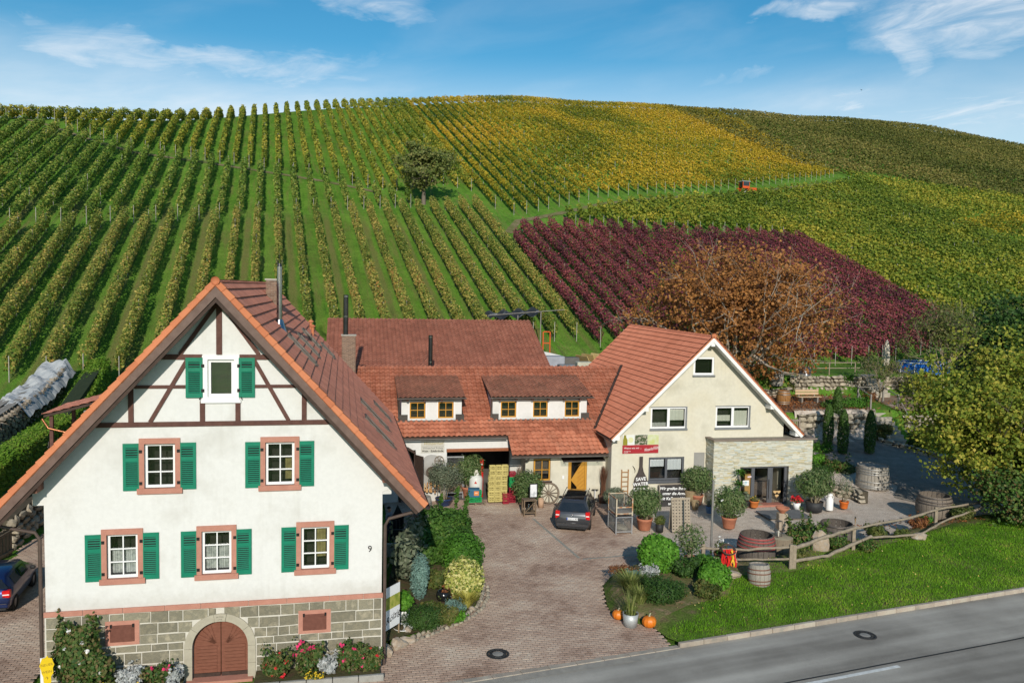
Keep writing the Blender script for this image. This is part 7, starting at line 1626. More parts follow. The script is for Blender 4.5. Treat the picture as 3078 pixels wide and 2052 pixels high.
def shrub(name, label, loc, r, mat, n, leaf, cat='shrub', group=None, puffs=None, stems=5, flowers=None, zc=.85, aspect=.62, shell=.55, dome=False, shoots=7):
    """Leaf mass in one or several rounded clumps on a few stems."""
    rg = nrg(); e = empty(name, loc, 0, label, cat, group); PP = []; NN = []
    if not puffs and not dome:
        K = 7; puffs = [((0, 0, r[2] * .6), tuple(v * .72 for v in r), n // 4)]
        for k in range(K):
            a = 6.28 * k / K + rg.uniform(-.4, .4); f_ = rg.uniform(.35, .62); g_ = rg.uniform(.32, .55); puffs.append(((r[0] * f_ * cos(a), r[1] * f_ * sin(a), r[2] * rg.uniform(.45, 1.25)), (r[0] * g_, r[1] * g_, r[2] * g_), int(n * .75 / K)))
    for (c, rr, m) in (puffs or [((0, 0, r[2] * zc), r, n)]): P, N = puff(rg, m, c, rr, shell, .01); PP.append(P); NN.append(N)
    if not dome:
        for k in range(shoots):
            a = rg.uniform(0, 6.28); b0 = np.array([r[0] * .6 * cos(a), r[1] * .6 * sin(a), r[2] * 1.0]); d_ = np.array([.25 * cos(a), .25 * sin(a), 1.]) * r[2] * rg.uniform(.5, .95); m = max(8, len(PP[0]) // 60); f_ = rg.uniform(0, 1, m)[:, None]; PP.append(b0 + d_ * f_ + rg.normal(0, .045, (m, 3))); NN.append(rg.normal(size=(m, 3)) + np.array([0, -.3, .3]))
    P, N = np.concatenate(PP), np.concatenate(NN); mobj('foliage', leaves('foliage', P, N, leaf * rg.uniform(.65, 1.35, len(P)), LM[mat], aspect, rg), e)
    if stems:
        mb = MB()
        for k in range(stems):
            a = rg.uniform(0, 6.28); f_ = rg.uniform(.3, .7); mb.tube([(.03 * cos(a), .03 * sin(a), -.1), (f_ * r[0] * .5 * cos(a), f_ * r[1] * .5 * sin(a), r[2] * .6), (f_ * r[0] * cos(a), f_ * r[1] * sin(a), r[2] * 1.2)], [.03, .02, .008], 5, cap=False)
        mb.build('stems', twigm, e, fix=False)['kind'] = 'stuff'
    if flowers:
        fm, fn, fs, up = flowers; idx = rg.choice(len(P), min(fn, len(P)), replace=False); Pf = P[idx] + np.array([0, -.04, up]); k_ = 5
        Pr = np.repeat(Pf, k_, 0) + rg.normal(0, fs * .28, (len(Pf) * k_, 3)); mobj('blossoms', leaves('blossoms', Pr, rg.normal(size=(len(Pr), 3)) + np.array([0, -.8, .8]), fs, fm, .9, rg), e)
    return e
def stalks(name, label, loc, n, h, spread, mat, cat='grass clump', w=.012, group=None, parent=None):
    rg = nrg(); e = parent or empty(name, loc, 0, label, cat, group); V = []; a = rg.uniform(0, 6.28, n); s = spread * np.sqrt(rg.uniform(0, 1, n)); hh = h * rg.uniform(.55, 1.1, n)
    b = np.stack([.25 * s * np.cos(a), .25 * s * np.sin(a), 0 * a], 1); m = np.stack([.55 * s * np.cos(a), .55 * s * np.sin(a), hh * .65], 1); t_ = np.stack([1.1 * s * np.cos(a), 1.1 * s * np.sin(a), hh], 1); side = np.stack([-np.sin(a), np.cos(a), 0 * a], 1) * w
    V = np.stack([b - side, b + side, m + side, m - side, t_ + side * .2, t_ - side * .2], 1).reshape(-1, 3); Q = (np.array([(0, 1, 2, 3), (3, 2, 4, 5)])[None] + (np.arange(n) * 6)[:, None, None]).reshape(-1, 4)
    mobj('blades' if not parent else 'leaves', np_mesh('blades', V, Q, mat), e); return e
def pot(e, r, h, m, rim=True, z=0.):
    pr = [(0, z), (r * .70, z), (r * .74, z + .02), (r * .95, z + h * .80), (r, z + h * .82), (r * 1.03, z + h), (r * .92, z + h), (r * .88, z + h * .9)] if rim else [(0, z), (r * .85, z), (r, z + h), (r * .93, z + h), (r * .9, z + h * .9)]
    MB().lathe(pr, 22).build('pot', m, e); MB().lathe([(0, z + h * .9), (r * .9, z + h * .9)], 16).build('soil', potsoil, e)
def potted(name, label, loc, pr, ph, pm, r, zc, mat, n, leaf, stems=9, cat='potted plant', group=None, rim=True, aspect=.28, flowers=None, shell=.35):
    e = empty(name, loc, 0, label, cat, group); pot(e, pr, ph, pm, rim); rg = nrg(); P, N = puff(rg, n, (0, 0, zc), r, shell, ph * .8)
    mobj('foliage', leaves('foliage', P, N, leaf * rg.uniform(.7, 1.3, len(P)), LM[mat], aspect, rg), e); mb = MB()
    for k in range(stems):
        a = rg.uniform(0, 6.28); f_ = rg.uniform(.25, .8); mb.tube([(.3 * pr * cos(a), .3 * pr * sin(a), ph * .8), (f_ * r[0] * .55 * cos(a), f_ * r[1] * .55 * sin(a), (ph + zc) / 2), (f_ * r[0] * cos(a), f_ * r[1] * sin(a), zc + r[2] * .4)], [.018, .014, .006], 5, cap=False)
    mb.build('stems', twigp, e, fix=False)['kind'] = 'stuff'
    if flowers:
        fm, fn, fs, up = flowers; Pf = P[rg.choice(len(P), fn, replace=False)] + np.array([0, -.03, up]); Pr = np.repeat(Pf, 4, 0) + rg.normal(0, fs * .3, (fn * 4, 3)); mobj('blossoms', leaves('blossoms', Pr, rg.normal(size=(fn * 4, 3)) + np.array([0, -.6, .8]), fs, fm, .9, rg), e)
    return e
def flower(name, c): return surf(name, c, tuple(x * .75 for x in c), 20, .7, island=.25)
F_pink, F_red, F_white, F_yel = flower('petal_pink', (.72, .045, .16)), flower('petal_red', (.60, .02, .03)), flower('petal_white', (.75, .74, .70)), flower('petal_yellow', (.75, .52, .03))
def limb(mb, rg, p, d, L, r, depth, tips, bend=.25, up=.15, spread=.75, kids=(2, 4), minr=.010):
    n = 4; P = [p]; R_ = [r]; q = np.array(p, float); dd = np.array(d, float)
    for i in range(n):
        dd = unit(dd + rg.normal(0, bend * .45, 3) + np.array([0, 0, up * .3])); q = q + dd * L / n; P.append(tuple(q)); R_.append(max(minr * .6, r * (1 - .55 * (i + 1) / n)))
    mb.tube(P, R_, 7 if r > .08 else 5 if r > .03 else 4, cap=False); tips.append((q.copy(), dd.copy(), r))
    if depth > 0:
        for k in range(int(rg.integers(*kids))):
            i = int(rg.integers(2, n + 1)); nd = unit(dd + rg.normal(0, spread, 3) + np.array([0, 0, up])); limb(mb, rg, np.array(P[i]), nd, L * rg.uniform(.55, .82), max(minr, R_[i] * rg.uniform(.55, .8)), depth - 1, tips, bend, up, spread, kids, minr)
def tree(name, label, loc, h, trunk_r, crown_c, crown_r, mat, n, leaf, barkm, depth=4, fork=.3, tufts=120, tr=.5, cat='tree', nl=6, up=.25, spread=.7, lean=(0, 0), L0=None, shell=.0, group=None):
    """Trunk, limbs and twigs; leaves gather in tufts round the twigs, with gaps between."""
    rg = nrg(); e = empty(name, loc, 0, label, cat, group); mb = MB(); tips = []
    fz = h * fork; mb.tube([(0, 0, -.3), (lean[0] * .3, lean[1] * .3, fz * .4), (lean[0], lean[1], fz)], [trunk_r * 1.25, trunk_r, trunk_r * .85], 10, cap=False); mb.build('trunk', barkm, e, fix=False)
    mb = MB(); L0 = L0 or h * .30
    for k in range(nl):
        a = 2 * pi * (k + rg.uniform(-.3, .3)) / nl; el = rg.uniform(.35, 1.1); d = (cos(a) * cos(el), sin(a) * cos(el), sin(el)); limb(mb, rg, np.array((lean[0], lean[1], fz * rg.uniform(.72, 1.0))), d, L0, trunk_r * .55, depth, tips, up=up, spread=spread)
    mb.build('limbs', barkm, e, fix=False)['kind'] = 'stuff'
    C = np.array(crown_c, float); Rr = np.array(crown_r, float); T = np.array([t[0] for t in tips]); ins = (((T - C) / Rr) ** 2).sum(1) < 1.15; T = T[ins] if ins.sum() > 10 else T
    if tufts > len(T): d, k = lump_dirs(rg, tufts - len(T), 12); X_ = C + d * (k * (shell + (1 - shell) * rg.uniform(0, 1, len(d)) ** .45))[:, None] * Rr; T = np.concatenate([T, X_])
    else: T = T[rg.choice(len(T), tufts, replace=False)]
    m = n // len(T) + 1; P = np.repeat(T, m, 0) + rg.normal(0, 1, (len(T) * m, 3)) * np.array([tr, tr, tr * .6]) * np.repeat(rg.uniform(.5, 1.3, len(T)), m)[:, None]
    P = P[rg.permutation(len(P))[:n]]; N = unit(P - C) * .5 + rg.normal(0, .55, (len(P), 3)) + np.array([0, -.35, .35])
    mobj('crown', leaves('crown', P, N, leaf * rg.uniform(.65, 1.35, len(P)), LM[mat], .75, rg, droop=.4), e); return e

# ---- the big trees
zt = 3.9
tree('copper_beech', 'large beech with thinning orange-brown leaves behind the cream house', (18.2, 65.0, zt), 13.0, .42, (0, -.3, 7.2), (8.5, 6.4, 5.4), 'beech', 27000, .24, barkp, depth=4, fork=.20, tufts=1100, tr=.58, nl=11, up=.10, spread=.62, L0=5.6)
tree('linden_tree', 'big yellow-green tree overhanging the drive at the right edge', (29.3, 45.4, .2), 11.5, .32, (.0, .2, 5.7), (5.9, 4.4, 5.2), 'linden', 46000, .20, bark, depth=4, fork=.2, tufts=820, tr=.50, nl=8, up=.15, L0=3.6)
tree('linden_tree', 'yellow-green tree crown at the lower right picture edge', (31.6, 43.0, .2), 8.5, .24, (.2, 0, 3.9), (4.2, 3.6, 3.9), 'linden', 32000, .19, bark, depth=4, fork=.2, tufts=560, tr=.46, nl=7, up=.15, L0=2.6)
tree('fruit_tree', 'lone dark apple tree standing among the vines on the slope', (-12.4, 109.3, hz1(-12.4, 109.3)), 8.6, .27, (.3, 0, 5.3), (4.0, 3.5, 3.2), 'apple', 7500, .36, bark, depth=4, fork=.28, tufts=330, tr=.5, nl=7, up=.2, L0=2.6)
tree('bare_shrub_tree', 'grey half-bare shrub tree behind the blue pool', (37.0, 68.0, 5.2), 7.0, .12, (0, 0, 4.2), (4.2, 3.4, 3.0), 'mixed', 3200, .20, twigp, depth=4, fork=.12, tufts=260, tr=.4, nl=10, up=.4, spread=.5, L0=2.4)
tree('bare_shrub_tree', 'bare tan shrub tree right of the parasol', (41.5, 74.0, 5.5), 6.5, .10, (0, 0, 4.0), (4.6, 3, 3.0), 'mixed', 1500, .22, twigp, depth=4, fork=.10, tufts=160, tr=.4, nl=12, up=.45, spread=.5, L0=2.4)
tree('dark_conifer', 'dark dense evergreen at the right edge behind the linden', (44.0, 67.5, 4.0), 9.0, .2, (0, 0, 5.0), (4.6, 3.4, 4.6), 'dark', 16000, .30, bark, depth=3, fork=.12, tufts=420, tr=.5, nl=9, up=.2, L0=2.6)
tree('bushy_tree', 'mid green bushy tree at the right edge above the linden', (47.5, 76.0, 4.0), 8.0, .2, (0, 0, 4.2), (5.5, 3.6, 4.2), 'mixed', 13000, .34, bark, depth=3, fork=.12, tufts=360, tr=.6, nl=8, up=.2, L0=2.6)
tree('bare_shrub_tree', 'low bare branching shrub leaning before the pool', (31.0, 66.6, 4.0), 3.6, .08, (0, 0, 2.4), (2.6, 2.0, 1.5), 'mixed', 900, .16, twigp, depth=4, fork=.15, tufts=90, tr=.3, nl=8, up=.3, L0=1.5)

# ---- bed right of the white house
shrub('laurel_bush', 'huge dark green laurel bush in the bed beside the white house', (-3.0, 36.2, .1), (1.6, 2.3, 1.5), 'laurel', 0, .16, puffs=[((0, .2, .95), (1.4, 1.7, 1.0), 7000), ((-.6, 1.5, 1.0), (1.05, 1.2, .95), 4200), ((.35, 1.0, 1.15), (.9, 1.0, .85), 3000), ((.55, -1.2, .85), (1.1, 1.1, .95), 5000), ((-.8, -1.3, .75), (.9, 1.0, .85), 3000), ((.2, -.3, 1.45), (.7, .8, .5), 1800)])
shrub('box_bush', 'fresh green rounded bush at the driveway side of the laurel', (-1.95, 33.9, .1), (1.0, 1.0, 1.0), 'box', 5500, .12, dome=True)
shrub('variegated_bush', 'round yellow variegated bush at the curve of the bed', (-1.75, 31.35, .1), (.82, .82, .88), 'varieg', 3600, .13, dome=True)
shrub('blue_conifer', 'small blue-green conifer in the house bed', (-3.45, 30.95, .1), (.40, .40, .95), 'blue', 3200, .11, zc=.95, aspect=.3, dome=True)
shrub('mugo_shrub', 'low dark round pine shrub at the front of the house bed', (-3.05, 28.35, .1), (.78, .62, .50), 'dark', 4200, .10, zc=.75, aspect=.25, dome=True)
shrub('heather_shrub', 'low green shrub beside the dark round pine', (-2.25, 28.75, .1), (.55, .5, .42), 'mixed', 1800, .10)
shrub('fig_shrub', 'open leggy fig shrub along the wall of the white house', (-4.25, 33.0, .1), (.8, 1.8, 1.5), 'olive', 0, .26, puffs=[((0, -.9, 1.4), (.65, .9, 1.2), 420), ((.1, .7, 1.6), (.6, 1.0, 1.2), 420), ((.3, -.2, .7), (.7, .9, .6), 300)], stems=9, aspect=.55, shell=.1)
shrub('lily_clump', 'yellowish leafy clump at the foot of the laurel', (-2.9, 32.3, .1), (.8, .7, .5), 'mixed', 1300, .15); shrub('stonecrop', 'rust pink stonecrop beside the yellow bush', (-2.35, 31.1, .1), (.35, .3, .32), 'rustleaf', 500, .10)
shrub('lavender', 'grey lavender cushion below the yellow bush', (-2.0, 29.9, .1), (.5, .35, .28), 'blue', 900, .10, aspect=.2)
stalks('fescue_clump', 'golden ornamental grass beside the lavender', (-1.55, 30.35, .12), 420, .55, .55, LM['gold']); shrub('ground_cover', 'green ground cover by the bed corner stones', (-2.1, 29.1, .05), (.75, .5, .22), 'bright', 900, .10); shrub('ground_cover', 'leafy ground cover between conifer and pine shrub', (-2.75, 29.9, .05), (.7, .6, .25), 'mixed', 1100, .11)
potted('potted_herb', 'green herb in a white bucket near the house corner', (-3.85, 28.95, .12), .24, .42, white_pvc, (.42, .42, .40), .72, 'bright', 700, .15, rim=False, aspect=.6)
e = empty('glazed_pot', (-2.5, 30.75, .12), 0, 'shiny black glazed pot in the house bed', 'pot'); MB().lathe([(0, 0), (.2, 0), (.31, .25), (.27, .42), (.22, .46), (.19, .44)], 22).build('pot', surf('black_glaze', (.012, .012, .013), None, 3, .12, spec=.6), e)
e = empty('white_dish', (-3.75, 28.2, .14), 0, 'white oval dish lying in the house bed', 'dish'); MB().lathe([(0, .02), (.28, .03), (.36, .07), (.37, .06), (.29, 0)], 24).build('dish', white_pvc, e)
# corner rocks, sign, buckets
rockm = surf('pale_rock', (.40, .36, .31), (.28, .26, .23), 3, .9, bstr=.8, c3=(.36, .28, .20))
for k, (x, y, z, r_) in enumerate(((-4.35, 26.75, .1, .34), (-3.75, 26.95, .1, .30), (-4.05, 26.4, .08, .30), (-3.5, 27.35, .1, .24), (-4.6, 26.3, .05, .26), (-3.55, 28.0, .15, .16), (-1.35, 30.2, .1, .14))): tag(MB().blob((0, 0, 0), (r_, r_ * .7, r_ * .75), 40 + k, 2, .35, smooth=False).build('garden_rock', rockm, None, (x, y, z), (0, 0, k)), ['pale block of rock against the house corner', 'flat-topped rock right of the house corner', 'ochre rock at the front of the corner group', 'small grey rock behind the corner group', 'grey rock at the foot of the basement wall', 'pinkish stone below the white bucket', 'white stone at the curve of the bed'][k], 'rock', 'rocks at the house corner')
e = empty('standing_sign', (-4.02, 27.35, .1), RAD(62), 'tall white printed sign board on stakes at the house corner', 'sign'); MB().bb(-.42, .42, -.012, .012, .45, 1.95).build('panel', surf('sign_white', (.74, .75, .75)), e); MB().bb(-.42, .42, -.016, -.012, 1.15, 1.6).build('picture_band', surf('sign_vine_print', (.20, .26, .03), (.45, .42, .10), 5), e); text_mesh('sign_text', 'Rölzig', .34, blackm, e, MT((0, -.018, .82)) @ UP @ MR(.2, 4, 'Z'), .001, shear=.4)
for x in (-.44, .44): MB().bb(x - .025, x + .025, .014, .05, -.3, 2.0).build('stake', surf('stake_wood', (.38, .29, .18), (.30, .22, .14), 7), e)
# yellow hand-cut sign for new wine
e = empty('yellow_sign', (-13.55, 22.85, .12), RAD(14), 'yellow grape-shaped sign lettered NEUER WEIN in the flower bed', 'sign'); rg = random.Random(2)
P = [(0, .55), (.10, .60), (.16, .75), (.15, .95), (.24, 1.1), (.22, 1.3), (.28, 1.45), (.22, 1.6), (.20, 1.72), (.06, 1.75), (.02, 1.85), (-.05, 1.75), (-.18, 1.72), (-.22, 1.6), (-.28, 1.42), (-.22, 1.25), (-.2, 1.1), (-.14, .95), (-.13, .75), (-.08, .6)]
MB().prism(P, .02, 'y', -.01).build('panel', surf('yellow_paint', (.72, .50, .01), (.66, .45, .01), 3, .6), e); MB().bb(-.03, .03, .012, .05, -.2, 1.2).build('stake', oak, e)
e.scale = (.72, .72, .72)
for tx_, z, sz in (('NEUER', 1.45, .15), ('WEIN', 1.15, .15), ('↑', .88, .2)): text_mesh('sign_text', tx_, sz, surf('faded_brown_ink', (.22, .13, .02)), e, MT((0, -.012, z)) @ UP @ MR(.12, 4, 'Z'), .001)
# ---- beds in front of the basement
c12, s12 = cos(RAD(12)), sin(RAD(12))
def ww_(u, v, z=0.): return (-9.08 + u * c12 - v * s12, 24.65 + u * s12 + v * c12, z)
for nm, a, b in (('front_bed', -4.9, -1.05), ('front_bed', 1.1, 5.0)):
    sheet(nm, [ww_(a, -1.15)[:2], ww_(b, -1.05)[:2], ww_(b, -.02)[:2], ww_(a, -.02)[:2]], soil, 0, zf=lambda x, y: np.full(np.shape(x), .13), step=.5)
el = tag(empty('front_bed_kerb'), kind='structure'); km = MB().box((0, 0, 0), (.78, .12, .22), bev=.015).mesh('edging_stone', surf('grey_kerb', (.34, .33, .30), (.26, .25, .22), 4, .9))
for k in range(5): mobj('edging_stone', km, el, ww_(-4.5 + k * .8, -1.2, .1), (0, 0, RAD(12)))
for k in range(5): mobj('edging_stone', km, el, ww_(1.5 + k * .8, -1.1, .1), (0, 0, RAD(12)))
shrub('rose_bush', 'tall climbing rose with white blooms at the left basement wall', ww_(-4.05, -.5, .1), (.85, .45, 1.25), 'rose', 0, .13, puffs=[((0, 0, 1.05), (.78, .42, .95), 4200), ((.25, 0, 1.65), (.35, .3, .5), 700), ((-.35, 0, 1.75), (.3, .3, .45), 500), ((.75, -.05, .75), (.4, .35, .5), 700)], flowers=(F_white, 14, .09, .03), stems=8)
for k, (u, w_, h_, m, fl, lab) in enumerate(((-2.6, .5, .40, 'silver', None, 'silver-leaved clump under the left cellar hatch'), (-1.75, .55, .42, 'rose', (F_pink, 8, .10, .06), 'low rose with pink blooms left of the arched door'), (-3.2, .4, .22, 'mixed', None, 'low green clump in the left front bed'), (1.75, .6, .55, 'rose', (F_red, 9, .10, .06), 'rose with red blooms just right of the arched door'), (2.75, .6, .62, 'rose', (F_pink, 16, .13, .06), 'rose bush with many pink blooms under the right hatch'), (3.35, .4, .38, 'silver', None, 'silver cushion among the right-hand roses'), (4.05, .6, .62, 'rose', (F_pink, 9, .11, .06), 'tall rose near the right house corner'), (4.7, .45, .4, 'rose', (F_red, 4, .09, .05), 'low rose at the right end of the basement'), (-1.3, .35, .35, 'silver', None, 'grey herb beside the left door jamb'))):
    shrub('rose_bush' if m == 'rose' else 'bed_plant', lab, ww_(u, -.55, .12), (w_, .42, h_), m, int(2600 * w_), .11, cat='plant', flowers=fl, stems=4)
for u, lab in ((-2.9, 'yellow daisies at the left bed kerb'), (-2.1, 'broad patch of yellow daisies before the silver clump'), (2.95, 'few yellow daisies under the pink roses')): shrub('daisy_clump', lab, ww_(u, -.95, .1), (.42, .2, .14), 'mixed', 420, .07, cat='flowers', flowers=(F_yel, 60, .045, .06), stems=0)
shrub('potted_rose', 'leggy red rose at the left wall of the white house', (-14.85, 27.4, .0), (.5, .8, .9), 'rose', 1700, .12, flowers=(F_red, 10, .13, .3), stems=5)

# ---- island bed by the road
B_ = lambda x, y, d=0.: (x, y, float(bz(x, y)) + d)
shrub('round_bush', 'bright green dome-shaped bush in the roadside bed', B_(6.55, 33.9, -.1), (.88, .88, .85), 'bright', 5200, .14, zc=.9, shell=.75, dome=True); shrub('round_bush', 'smaller bright green bush at the lawn edge below the rail fence', B_(8.45, 32.1, -.1), (.75, .65, .68), 'bright', 3600, .13, zc=.85, shell=.7, dome=True)
shrub('silver_plant', 'silver-leaved cushion before the dome-shaped bush', B_(5.95, 33.0), (.55, .40, .30), 'silver', 1100, .11); shrub('dark_shrub', 'dark tangled shrub in the middle of the roadside bed', B_(7.55, 33.2), (.75, .75, .6), 'dark', 2800, .11)
shrub('rosemary', 'brownish dark shrub at the front of the roadside bed', B_(6.1, 30.6), (1.0, .75, .55), 'dark', 0, .12, puffs=[((0, 0, .35), (.9, .7, .5), 2400), ((-.2, .6, .4), (.7, .6, .5), 1600), ((.6, .5, .3), (.6, .5, .4), 1200)], aspect=.3)
stalks('sedge_clump', 'tall green grasses at the left end of the roadside bed', B_(5.0, 31.4), 800, .7, .8, LM['grassy']); stalks('sedge_clump', 'arching grass clump behind the zinc pot', B_(5.2, 30.4), 450, .6, .6, LM['grassy']); shrub('thyme_mat', 'brownish low mat at the tip of the roadside bed', B_(4.9, 33.3), (.8, .6, .18), 'rustleaf', 900, .07); shrub('blue_fescue', 'blue-grey clump beside the silver plant', B_(5.3, 32.6), (.45, .35, .28), 'blue', 700, .10, aspect=.25)
shrub('bed_greens', 'fresh green leaves between bush and fence post', B_(8.6, 33.6), (.7, .7, .5), 'box', 1900, .12); shrub('bed_greens', 'mixed green growth below the ribbon wreath', B_(8.0, 31.2), (.7, .6, .35), 'mixed', 1300, .11)
e = potted('potted_grass', 'long-leaved grass in a grey zinc pot between two pumpkins', (4.65, 29.15, 0), .30, .50, surf('zinc_pot', (.48, .50, .50), (.40, .42, .42), 4, .5, .4), (.3, .3, .3), .8, 'grassy', 60, .1, rim=False, stems=0); stalks('', '', (0, 0, 0), 130, 1.25, .55, LM['grassy'], parent=e, w=.009)
potted('potted_oleander', 'leggy oleander in a tipped clay pot in the roadside bed', B_(8.15, 34.95, -.15), .26, .38, terra, (.75, .6, .75), 1.15, 'oleander', 900, .17, stems=16, shell=.5)
potted('potted_aster', 'clay pot of white asters at the foot of the grey pole', B_(9.75, 35.9, .1), .30, .42, terra, (.36, .36, .35), .65, 'mixed', 700, .10, flowers=(F_white, 9, .10, .22), stems=6)
shrub('ivy_mound', 'big ivy-covered mound right of the tree stump', B_(14.3, 37.55, -.2), (1.25, .95, 1.15), 'ivy', 0, .13, puffs=[((0, 0, .75), (1.2, .9, .95), 4800), ((-.9, -.2, .4), (.7, .6, .6), 1800), ((.3, -.7, .2), (.6, .4, .35), 1200)]); tag(MB().blob((0, 0, .4), (.42, .36, .62), 77, 2, .25, smooth=False).build('boulder', rockm, None, B_(14.75, 36.85, -.1)), 'pale boulder showing in front of the ivy mound', 'rock')
for k, (x, y, r_, m, lab) in enumerate(((13.2, 35.4, .55, 'mixed', 'yellowing shrub behind the double fence post'), (15.6, 37.0, .6, 'ivy', 'ivy tuft hanging over the thick split rail'), (16.9, 36.9, .55, 'ivy', 'ivy growing through the lower fence rails'), (18.4, 39.2, .6, 'mixed', 'leafy clump left of the glass demijohn'), (19.6, 38.9, .45, 'mixed', 'low weeds under the long fence rail'), (22.6, 42.5, .6, 'box', 'bright creeper on the fence near the largest barrel'), (21.4, 40.9, .6, 'rustleaf', 'rusty leaf litter clump along the fence'), (24.6, 42.6, .7, 'mixed', 'weedy clump at the end of the fence'))): shrub('fence_plant', lab, B_(x, y, -.05), (r_, r_ * .8, r_ * .7), m, int(2600 * r_), .11, cat='plant')
tree('ivy_thicket', 'dark green thicket at the foot of the right-hand tree', (27.2, 42.3, .2), 3.6, .15, (0, 0, 1.5), (2.6, 2.2, 1.9), 'ivy', 10000, .16, bark, depth=3, fork=.15, tufts=260, tr=.35, nl=8, L0=1.2, cat='shrub'); tree('ivy_thicket', 'dark green thicket at the right picture edge above the lawn', (30.3, 40.9, .2), 3.6, .15, (0, 0, 1.4), (2.6, 2.0, 1.8), 'ivy', 8000, .16, bark, depth=3, fork=.15, tufts=240, tr=.35, nl=8, L0=1.2, cat='shrub')
e = empty('glass_demijohn', B_(19.2, 40.1), 0, 'round glass demijohn lying in the bed by the drive', 'bottle'); MB().lathe([(0, 0), (.3, .04), (.36, .25), (.28, .45), (.08, .55), (.06, .7)], 18).build('bottle', glassmat('demijohn_glass2', (.62, .68, .66), .2), e)
tag(MB().blob((0, 0, .1), (.42, .3, .28), 91, 2, .3, smooth=False).build('boulder', rockm, None, B_(20.4, 38.9)), 'pale boulder under the long fence rail', 'rock'); tag(MB().blob((0, 0, .05), (.5, .3, .2), 93, 2, .3, smooth=False).build('boulder', rockm, None, B_(9.5, 33.2)), 'flat whitish stone left of the small sunk barrel', 'rock')
# ---- potted plants on the forecourt and before the store
OL = 'oleanders in clay pots'
potted('potted_oleander', 'big oleander in a clay pot right of the wire cages', (7.15, 41.15, .06), .42, .62, terra, (.98, .85, .85), 1.45, 'oleander', 4300, .19, 16, group=OL); potted('potted_oleander', 'oleander in a clay pot at the corner of the stone entrance', (11.7, 41.55, .12), .40, .60, terra, (.98, .9, .85), 1.40, 'oleander', 3600, .19, 14, group=OL, flowers=(F_white, 8, .09, .02)); potted('potted_oleander', 'oleander in an orange pot below the dark shop window', (11.05, 46.15, .12), .38, .58, terra, (1.0, .8, .9), 1.50, 'oleander', 3300, .19, 14, group=OL)
potted('potted_oleander', 'wide oleander in a large black tub right of the entrance', (17.6, 45.2, .12), .50, .56, surf('black_tub', (.025, .026, .028), (.04, .04, .042), 4, .6), (1.15, 1.0, .95), 1.55, 'oleander', 4600, .19, 16, rim=False, group=OL); potted('potted_oleander', 'tall oleander in a clay pot in the middle of the open store', (-2.4, 47.1, .0), .48, .68, terra, (.95, .85, .95), 1.75, 'oleander', 3600, .22, 26, group=OL)
potted('potted_oleander', 'oleander behind the small display stand', (1.1, 45.3, .0), .38, .4, blackpl, (.95, .8, 1.0), 1.15, 'oleander', 3600, .20, 14, group=OL); potted('potted_oleander', 'grey oleander half hidden behind the wire cages', (5.9, 43.9, .06), .35, .4, terra, (.65, .6, .55), 1.0, 'olive', 2600, .18, 12, group=OL)
potted('potted_olive', 'grey-green olive tree in a blue tub near the laurel', (-3.75, 45.3, .0), .50, .42, surf('blue_glaze_tub', (.012, .03, .09), (.02, .045, .13), 4, .2, spec=.6), (1.15, .9, .85), 1.75, 'olive', 3600, .14, 10); potted('potted_bush', 'small leafy plant in a square black pot by the riddling rack', (7.85, 40.65, .1), .22, .42, blackpl, (.32, .30, .26), .62, 'mixed', 500, .12, rim=False, aspect=.5, stems=5); potted('potted_bush', 'small plant in a blue glazed pot at the corner of the entrance', (11.35, 44.3, .12), .24, .40, surf('blue_pot', (.07, .14, .28), (.10, .20, .36), 6, .3), (.26, .26, .24), .58, 'olive', 360, .09, stems=4)
potted('potted_flowers', 'orange pot of small flowers beside the glass door', (14.3, 45.75, .12), .28, .38, surf('orange_pot', (.62, .20, .045), (.55, .16, .04), 4, .6), (.30, .28, .16), .48, 'mixed', 420, .08, flowers=(F_yel, 10, .05, .04), stems=4); potted('potted_flowers', 'white pot of red chrysanthemums right of the entrance step', (16.7, 45.5, .12), .21, .40, white_pvc, (.36, .34, .22), .55, 'mixed', 420, .08, rim=False, flowers=(F_red, 60, .10, .06), stems=4)
potted('potted_sapling', 'thin young tree in a bright orange pot by the low curved wall', (19.6, 45.9, .12), .27, .42, surf('bright_orange_pot', (.66, .16, .025), (.60, .13, .02), 4, .5), (.55, .5, .9), 1.35, 'olive', 520, .13, stems=7); potted('potted_cactus', 'grey prickly pear in a dark pot beside the yucca', (13.85, 45.75, .12), .2, .34, blackpl, (.2, .12, .3), .62, 'olive', 60, .24, stems=0, aspect=.8)
e = empty('wicker_basket', (10.7, 45.05, .12), 0, 'tall brown wicker basket before the orange-potted oleander', 'basket'); MB().lathe([(0, 0), (.17, 0), (.24, .5), (.22, .5), (.15, .04)], 18).build('weave', surf('wicker', (.30, .22, .12), (.22, .16, .09), 22, .9, bstr=.6), e)
e = empty('wicker_basket', nw(6.0, NV - .5, .1), 0, 'brown wicker basket with twigs right of the blackboard', 'basket'); MB().lathe([(0, 0), (.26, 0), (.36, .85), (.34, .85), (.24, .05)], 18).build('weave', MATS['wicker'], e); stalks('', '', (0, 0, .5), 60, 1.2, .5, twigp, parent=e, w=.012)
e = empty('clay_jug', (1.85, 45.2, .0), 0, 'slim clay cylinder pot by the wagon wheel', 'pot'); MB().lathe([(0, 0), (.16, 0), (.17, .52), (.14, .52), (.13, .1)], 16).build('pot', surf('pale_clay', (.50, .33, .22), (.42, .27, .18), 5), e)
e = empty('yucca', (13.45, 45.85, .12), 0, 'tall yucca with sword leaves before the dark side light', 'potted plant'); pot(e, .26, .4, terra); MB().tube([(0, 0, .3), (.03, 0, 1.2), (0, 0, 1.95)], .05, 8).build('stem', bark, e)
rg = nrg(); V_ = []; Q_ = []
